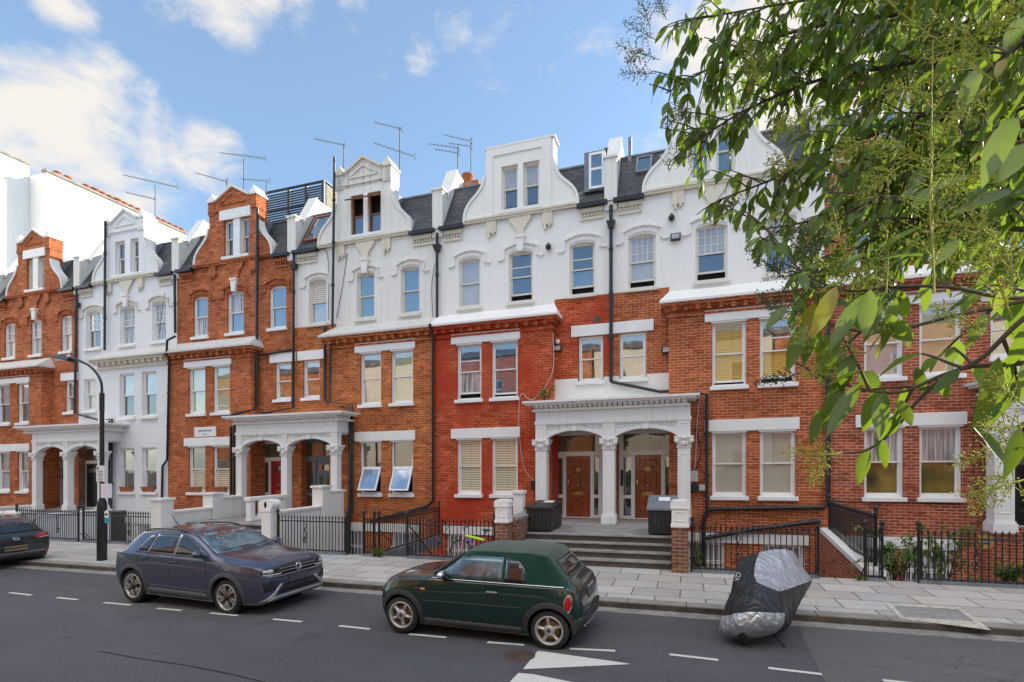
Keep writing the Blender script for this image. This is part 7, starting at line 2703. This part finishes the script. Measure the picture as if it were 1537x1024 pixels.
def to_px(P):
    d = -P.x * SP + P.y * CP
    if d < .2: return (9999, 9999)
    return CX + FPX * (P.x * CP + P.y * SP) / d, HY - FPX * (P.z - CAMH) / d


random.seed(42)
TX, TY = 3.9, .15
tree = thing('overhanging_tree', (TX, TY, PZ), 'broad leaved tree with hanging dark leaves and yellow green flower sprays at upper right', 'tree', shear=False)
m = MB()
m.tube(cat_path([(TX, TY, .0), (TX + .03, TY, 1.2), (TX - .03, TY + .05, 2.4), (TX + .05, TY + .1, 3.6), (TX, TY + .15, 4.8)], 4), [.16] * 5 + [.14] * 6 + [.11] * 6, 12)
m.build('trunk', M_['bark'], tree, shear=False)
LIMBS = [
    [(1640, -90, 2.0), (1500, -20, 2.1), (1350, 20, 2.2), (1200, 45, 2.4), (1080, 95, 2.6), (1000, 140, 2.7)],
    [(1640, 20, 1.9), (1500, 60, 2.0), (1360, 95, 2.2), (1230, 120, 2.4), (1120, 165, 2.6), (1040, 215, 2.7)],
    [(1640, 70, 1.8), (1500, 120, 1.9), (1390, 170, 2.1), (1280, 215, 2.3), (1170, 265, 2.5), (1080, 300, 2.6)],
    [(1640, 150, 1.6), (1500, 200, 1.8), (1400, 250, 2.0), (1300, 290, 2.1), (1220, 330, 2.3), (1140, 345, 2.4)],
    [(1650, 210, 1.5), (1520, 262, 1.6), (1420, 310, 1.7), (1320, 355, 1.9), (1240, 395, 2.0), (1180, 415, 2.1)],
    [(1640, -140, 1.7), (1560, -70, 1.8), (1420, -30, 1.9), (1280, -10, 2.1), (1150, 10, 2.3), (1040, 30, 2.5)],
    [(1650, 10, 1.5), (1540, 60, 1.6), (1460, 130, 1.8), (1380, 210, 1.9), (1310, 270, 2.0)],
    [(1650, 330, 1.4), (1540, 345, 1.5), (1450, 330, 1.7), (1370, 300, 1.8), (1280, 290, 2.0)],
    [(1650, 440, 1.15), (1520, 448, 1.2), (1430, 432, 1.25), (1350, 430, 1.3), (1270, 436, 1.35), (1205, 408, 1.4), (1158, 352, 1.45)],
    [(1650, 430, 1.1), (1537, 452, 1.15), (1430, 475, 1.2), (1330, 498, 1.25), (1262, 492, 1.3), (1200, 468, 1.35)],
    [(1650, 400, .95), (1537, 478, 1.0), (1470, 540, 1.05), (1410, 565, 1.1), (1340, 590, 1.15), (1250, 572, 1.2), (1195, 545, 1.25)],
    [(1640, 520, .95), (1537, 545, 1.0), (1440, 555, 1.1), (1380, 600, 1.15), (1340, 648, 1.2), (1300, 676, 1.2), (1262, 680, 1.2)],
    [(1650, -60, 2.6), (1500, 10, 2.8), (1380, 60, 3.0), (1260, 90, 3.2), (1150, 130, 3.4)],
    [(1650, 90, 2.6), (1500, 160, 2.8), (1390, 220, 3.0), (1290, 260, 3.2)],
    [(1650, 180, 2.6), (1520, 230, 2.8), (1440, 290, 3.0), (1360, 350, 3.1)],
    [(1640, 120, 2.1), (1540, 160, 2.2), (1460, 200, 2.3), (1400, 250, 2.4), (1330, 320, 2.5)],
    [(1640, 240, 1.9), (1550, 280, 2.0), (1480, 330, 2.1), (1400, 370, 2.2), (1330, 400, 2.3)],
    [(1640, 40, 2.3), (1520, 70, 2.4), (1420, 100, 2.5), (1330, 140, 2.7), (1250, 190, 2.8)],
    [(1640, 0, 2.5), (1540, 30, 2.6), (1440, 70, 2.7), (1340, 110, 2.8), (1240, 150, 2.9)],
    [(1640, 100, 2.4), (1540, 130, 2.5), (1460, 180, 2.6), (1380, 200, 2.7), (1300, 240, 2.8)],
    [(1640, -80, 2.3), (1500, -40, 2.4), (1380, 0, 2.6), (1260, 30, 2.8)],
    [(1640, -40, 3.2), (1480, -20, 3.4), (1330, 20, 3.6), (1190, 60, 3.8), (1090, 120, 4.0)],
]
ZONE = [(962, -80), (948, 30), (966, 100), (975, 190), (1000, 215), (995, 260), (1030, 320), (1065, 345), (1080, 330), (1130, 400), (1165, 420), (1185, 480), (1175, 560), (1215, 650), (1262, 660), (1280, 720),
        (1325, 705), (1345, 640), (1400, 545), (1440, 560), (1450, 640), (1480, 660), (1510, 600), (1570, 620), (1640, 600), (1640, -80)]
limbs, leaves = MB(), MB()
def twig_leaves(P0, dirn, length, size, first=.1):
    """a thin twig that droops, with paired leaves"""
    pts = []
    p = P0.copy(); d = dirn.normalized()
    n = max(3, int(length / .045))
    for k in range(n + 1):
        pts.append(p.copy())
        d = (d + Vector((random.uniform(-.12, .12), random.uniform(-.12, .12), -.07 + random.uniform(-.08, .08)))).normalized()
        p = p + d * (length / n)
    if not inside(to_px(pts[-1]), ZONE): return
    limbs.tube(pts, [.0032 * (1 - .6 * k / n) + .0008 for k in range(n + 1)], 5)
    for k in range(1, n + 1):
        for s in (-1, 1):
            if random.random() < .22: continue
            t = (pts[k] - pts[k - 1]).normalized()
            sd = t.cross(Vector((0, 0, 1))).normalized() * s
            ax = (t * .45 + sd * .65 + Vector((0, 0, -random.uniform(.35, 1.5)))).normalized()
            L_ = size * random.uniform(.55, 1.2)
            if k == n: ax = (t + sd * .3 + Vector((0, 0, -.8))).normalized()
            b_ = pts[k]
            q = to_px(b_ + ax * L_)
            if not inside(q, ZONE) or not inside(to_px(b_), ZONE): continue
            leaf(leaves, b_, ax, Vector((random.uniform(-.6, .6), random.uniform(-1, .3), .9)), L_, L_ * random.uniform(.30, .40), random.uniform(.05, .35), random.uniform(.1, .45), 0, random.uniform(-.5, .5))


for li, pl_ in enumerate(LIMBS):
    pts = cat_path([at_d(*p) for p in pl_], 8)
    n = len(pts)
    st = Vector((TX, TY + .1, max(1.6, min(4.6, pts[0].z))))
    near = cat_path([st, (st + pts[0]) / 2 + Vector((0, 0, .08)), pts[0]], 4)[:-1]
    allp = near + pts
    k0 = len(allp)
    limbs.tube(allp, [.020 * (1 - .86 * k / k0) * (.75 if li < 4 else .5 if li not in (8, 9, 10, 11) else .24) + .0012 for k in range(k0)], 7)
    acc = 0
    size = .094
    heavy = li < 8 or li >= 12
    stepd = .043 if heavy else .085
    for k in range(1, n):
        seg = (pts[k] - pts[k - 1])
        acc += seg.length
        while acc > stepd:
            acc -= stepd
            t = seg.normalized()
            for _ in range(2 if heavy else 1):
                a = random.uniform(0, 2 * math.pi)
                o1 = t.orthogonal().normalized(); o2 = t.cross(o1)
                dr = (t * .6 + (o1 * math.cos(a) + o2 * math.sin(a)) * .9 + Vector((0, 0, -.1)))
                twig_leaves(pts[k] - seg * random.random(), dr, random.uniform(.07, .26) if heavy else random.uniform(.05, .16), size)
    twig_leaves(pts[-1], pts[-1] - pts[-2], .12, size)
# the big leaves nearest the viewpoint
for (px, py_, d, qx, qy, qd, w) in [(1255, 430, 1.2, 1219, 506, 1.17, .42), (1295, 443, 1.18, 1247, 520, 1.14, .40), (1305, 436, 1.15, 1298, 503, 1.10, .62), (1322, 450, 1.18, 1300, 512, 1.15, .3), (1346, 448, 1.2, 1322, 520, 1.2, .35),
                                    (1207, 484, 1.25, 1182, 556, 1.22, .40), (1222, 500, 1.25, 1203, 548, 1.25, .42), (1240, 500, 1.22, 1229, 562, 1.2, .35), (1500, 535, 1.0, 1474, 645, .97, .48), (1440, 555, 1.05, 1400, 590, 1.03, .4),
                                    (1290, 575, 1.15, 1241, 655, 1.13, .40), (1233, 612, 1.2, 1217, 668, 1.2, .42), (1262, 565, 1.2, 1241, 640, 1.15, .4), (1327, 590, 1.15, 1318, 652, 1.1, .42), (1347, 600, 1.15, 1372, 637, 1.12, .6),
                                    (1302, 672, 1.2, 1288, 727, 1.19, .44), (1325, 660, 1.18, 1330, 705, 1.18, .42), (1312, 655, 1.2, 1320, 692, 1.2, .42), (1375, 552, 1.15, 1388, 590, 1.13, .55), (1460, 640, .95, 1520, 700, .92, .5),
                                    (1420, 565, 1.08, 1417, 600, 1.1, .35), (1385, 385, 1.15, 1318, 380, 1.1, .36), (1390, 335, 1.2, 1322, 372, 1.15, .25), (1300, 380, 1.2, 1262, 404, 1.2, .5), (1405, 280, 1.0, 1370, 312, .98, .45), (1522, 175, .85, 1478, 258, .8, .36),
                                    (1545, 215, .85, 1500, 270, .82, .40), (1520, 285, .95, 1435, 312, .92, .25), (1405, 285, 1.0, 1455, 262, 1.0, .3), (1470, 100, .95, 1440, 165, .92, .32), (1440, 360, 1.2, 1395, 400, 1.18, .35), (1537, 25, .9, 1508, 70, .88, .4),
                                    (1520, 420, 1.1, 1490, 470, 1.1, .42), (1480, 470, 1.1, 1455, 520, 1.08, .4), (1180, 460, 1.3, 1150, 494, 1.28, .42), (1565, 520, .9, 1530, 600, .9, .4), (1530, 640, .9, 1512, 720, .9, .5)]:
    a, b = at_d(px, py_, d), at_d(qx, qy, qd)
    L_ = (b - a).length
    fr_ = (Vector((0, 0, CAMH)) - a).normalized()
    leaf(leaves, a, b - a, Vector((0, -.75, .5)) + Vector((random.uniform(-.4, .4), 0, random.uniform(-.2, .4))), L_ * 1.05, min(.036, max(.020, L_ * w * .72)), random.uniform(.0, .18), random.uniform(.15, .4), 0, random.uniform(-.4, .4))
lo = limbs.build('limbs', M_['twig_bark'], tree, shear=False)
leaves.build('foliage', M_['privet_leaf'], tree, shear=False, recalc=False)


def spray(mb, a, b, spread, n=12, bead=.0022, up=False):
    """flower spray: stem with side branchlets of tiny buds"""
    a, b = Vector(a), Vector(b)
    ax = (b - a)
    L_ = ax.length
    t = ax.normalized()
    mb.tube([a, a + ax * .5 + Vector((random.uniform(-.01, .01), 0, random.uniform(-.01, .01))), b], [.0019, .0014, .0007], 4)
    o1 = t.orthogonal().normalized(); o2 = t.cross(o1)
    for k in range(n):
        f = .12 + .85 * k / n
        p = a + ax * f
        for s in (0, 1):
            g = k * 1.9 + s * math.pi + random.uniform(-.3, .3)
            d = (o1 * math.cos(g) + o2 * math.sin(g)) * .8 + t * .55
            l = spread * (1 - .75 * f) * random.uniform(.7, 1.2)
            e = p + d.normalized() * l
            mb.tube([p, e], [.0009, .0006], 3)
            nb = max(3, int(l / .0085))
            for q in range(nb):
                c = p + (e - p) * ((q + 1) / nb) + Vector((random.uniform(-1, 1), random.uniform(-1, 1), random.uniform(-1, 1))) * .006
                r = bead * random.uniform(.7, 1.3)
                mb.add([c + Vector((r, 0, 0)), c + Vector((0, r, 0)), c - Vector((r, 0, 0)), c - Vector((0, r, 0)), c + Vector((0, 0, r)), c - Vector((0, 0, r))],
                       [(0, 1, 4), (1, 2, 4), (2, 3, 4), (3, 0, 4), (1, 0, 5), (2, 1, 5), (3, 2, 5), (0, 3, 5)], 0)


dull, fresh = MB(), MB()
for (x0, y0, x1, y1, d, sp) in [(985, 60, 935, 30, 2.5, .07), (990, 90, 922, 65, 2.5, .09), (985, 110, 930, 110, 2.5, .08), (975, 40, 960, -5, 2.5, .08), (965, 75, 940, 95, 2.5, .06), (1000, 30, 985, -10, 2.4, .06), (1060, 190, 1010, 225, 2.5, .08),
                                (1040, 160, 1000, 190, 2.5, .08), (1050, 230, 995, 245, 2.5, .08), (1110, 300, 1082, 315, 2.4, .07), (1030, 180, 1012, 150, 2.5, .07), (1225, 400, 1160, 330, 1.45, .06), (1215, 420, 1150, 395, 1.45, .055), (1250, 430, 1160, 440, 1.4, .05),
                                (1230, 470, 1150, 460, 1.4, .05), (1240, 400, 1195, 340, 1.45, .07), (1200, 560, 1130, 575, 1.25, .03), (1180, 470, 1135, 440, 1.3, .04), (1350, 470, 1320, 400, 1.3, .04), (1130, 140, 1100, 190, 2.4, .08), (1180, 420, 1120, 370, 1.5, .05)]:
    spray(dull, at_d(x0, y0, d), at_d(x1, y1, d * random.uniform(.96, 1.04)), sp, 14, .0030 if d > 2 else .0024)
for (x0, y0, x1, y1, d, sp) in [(1402, 440, 1400, 60, .95, .075), (1402, 420, 1402, 190, .93, .08), (1490, 120, 1290, -30, .9, .07), (1490, 100, 1400, 20, .92, .06), (1520, 480, 1450, 300, .9, .07), (1530, 420, 1470, 330, .92, .06), (1500, 350, 1400, 330, 1.0, .06),
                                (1540, 380, 1430, 400, .95, .06), (1310, 440, 1240, 330, 1.3, .075), (1290, 470, 1225, 380, 1.35, .08), (1340, 430, 1270, 400, 1.3, .07), (1250, 540, 1190, 500, 1.25, .06), (1280, 560, 1200, 560, 1.25, .05), (1290, 440, 1250, 310, 1.35, .06),
                                (1300, 530, 1215, 520, 1.25, .05), (1265, 680, 1175, 678, 1.2, .05), (1240, 676, 1215, 730, 1.2, .04), (1540, 610, 1480, 560, .95, .05), (1400, 250, 1310, 210, 1.0, .06), (1410, 300, 1500, 240, .95, .06), (1400, 150, 1330, 130, 1.0, .05),
                                (1470, 60, 1520, 10, .9, .05), (1480, 130, 1420, 200, .95, .06), (1540, 660, 1430, 700, 1.0, .055), (1540, 720, 1440, 745, 1.0, .055), (1520, 700, 1460, 775, 1.0, .05), (1545, 640, 1470, 640, .95, .05), (1330, 440, 1330, 330, 1.2, .05),
                                (1350, 505, 1300, 470, 1.2, .05), (1480, 500, 1400, 460, 1.05, .05), (1140, 130, 1120, 60, 2.0, .07), (1240, 160, 1180, 190, 1.8, .08), (1200, 250, 1150, 240, 1.9, .08), (1300, 210, 1250, 240, 1.6, .08), (1180, 160, 1160, 215, 1.9, .08), (1350, 250, 1290, 300, 1.4, .07)]:
    spray(fresh, at_d(x0, y0, d), at_d(x1, y1, d * random.uniform(.94, 1.04)), sp, 14, .0030 if d > 1.3 else .0022)
tag(dull.build('seed_sprays', M_['panicle_dull'], tree, shear=False))
tag(fresh.build('flower_sprays', M_['panicle_green'], tree, shear=False))

# ------------------------------------------------------------------ small plants by the houses
def plant(name, c, label, cat, n, size, spread, height, mats='small_leaf', hang=False, seed=1, stems=True):
    random.seed(seed)
    t = thing(name, c, label, cat)
    lv, sm_ = MB(), MB()
    C0 = Vector(c)
    for k in range(n):
        a = random.uniform(0, 2 * math.pi)
        rr = spread * math.sqrt(random.random())
        top_ = C0 + Vector((rr * math.cos(a), rr * math.sin(a) * .6, height * random.uniform(.35, 1)))
        pts = cat_path([C0 + Vector((rr * .2 * math.cos(a), rr * .1 * math.sin(a), 0)), C0 + (top_ - C0) * .6 + Vector((0, 0, height * .12)), top_ - Vector((0, 0, height * .15 if hang else 0))], 4)
        sm_.tube(pts, .006, 4)
        for i in range(2, len(pts)):
            for s in (-1, 1):
                d = Vector((random.uniform(-1, 1), random.uniform(-.7, .7), random.uniform(-.5, .5))) + (pts[i] - pts[i - 1]).normalized() * .4
                leaf(lv, pts[i], d, Vector((0, 0, 1)), size * random.uniform(.6, 1.2), size * .36, .25, .2)
    sm_.build('stems', M_['twig_bark'], t); lv.build('leaves', M_[mats], t, recalc=False)
    return t


plant('fern_bush', (gx(1345, 13.9), 13.9, -.2), 'feathery light green bush behind the railing beside the iron gate', 'bush', 30, .16, .85, 1.75, seed=3, hang=True)
plant('fern_bush', (gx(1408, 14.2), 14.2, -.2), 'feathery light green bush behind the railing left of the yellow alarm box', 'bush', 26, .16, .8, 1.7, seed=4, hang=True)
plant('flower_bush', (gx(1512, 13.55), 13.55, .1), 'low yellow green bush behind the railing at the right edge', 'bush', 40, .10, .45, .45, seed=5)
plant('weed', (gx(569, 13.22), 13.22, PZ), 'small green weed at the foot of the railing left of the bicycle', 'weed', 16, .09, .22, .28, seed=6)
plant('weed', (gx(1292, 13.2), 13.2, PZ), 'low green weed at the foot of the narrow iron gate', 'weed', 9, .05, .15, .12, seed=7)
plant('ledge_plant', (gx(818, 17.0), 17.15, 4.74), 'green plant growing on the left end of the large porch cornice', 'plant', 18, .10, .38, .62, seed=8, hang=True)
plant('weed', (gx(1046, 13.5), 13.5, .1), 'green leaves behind the railing right of the brick gate pier', 'weed', 12, .11, .14, .75, seed=9)
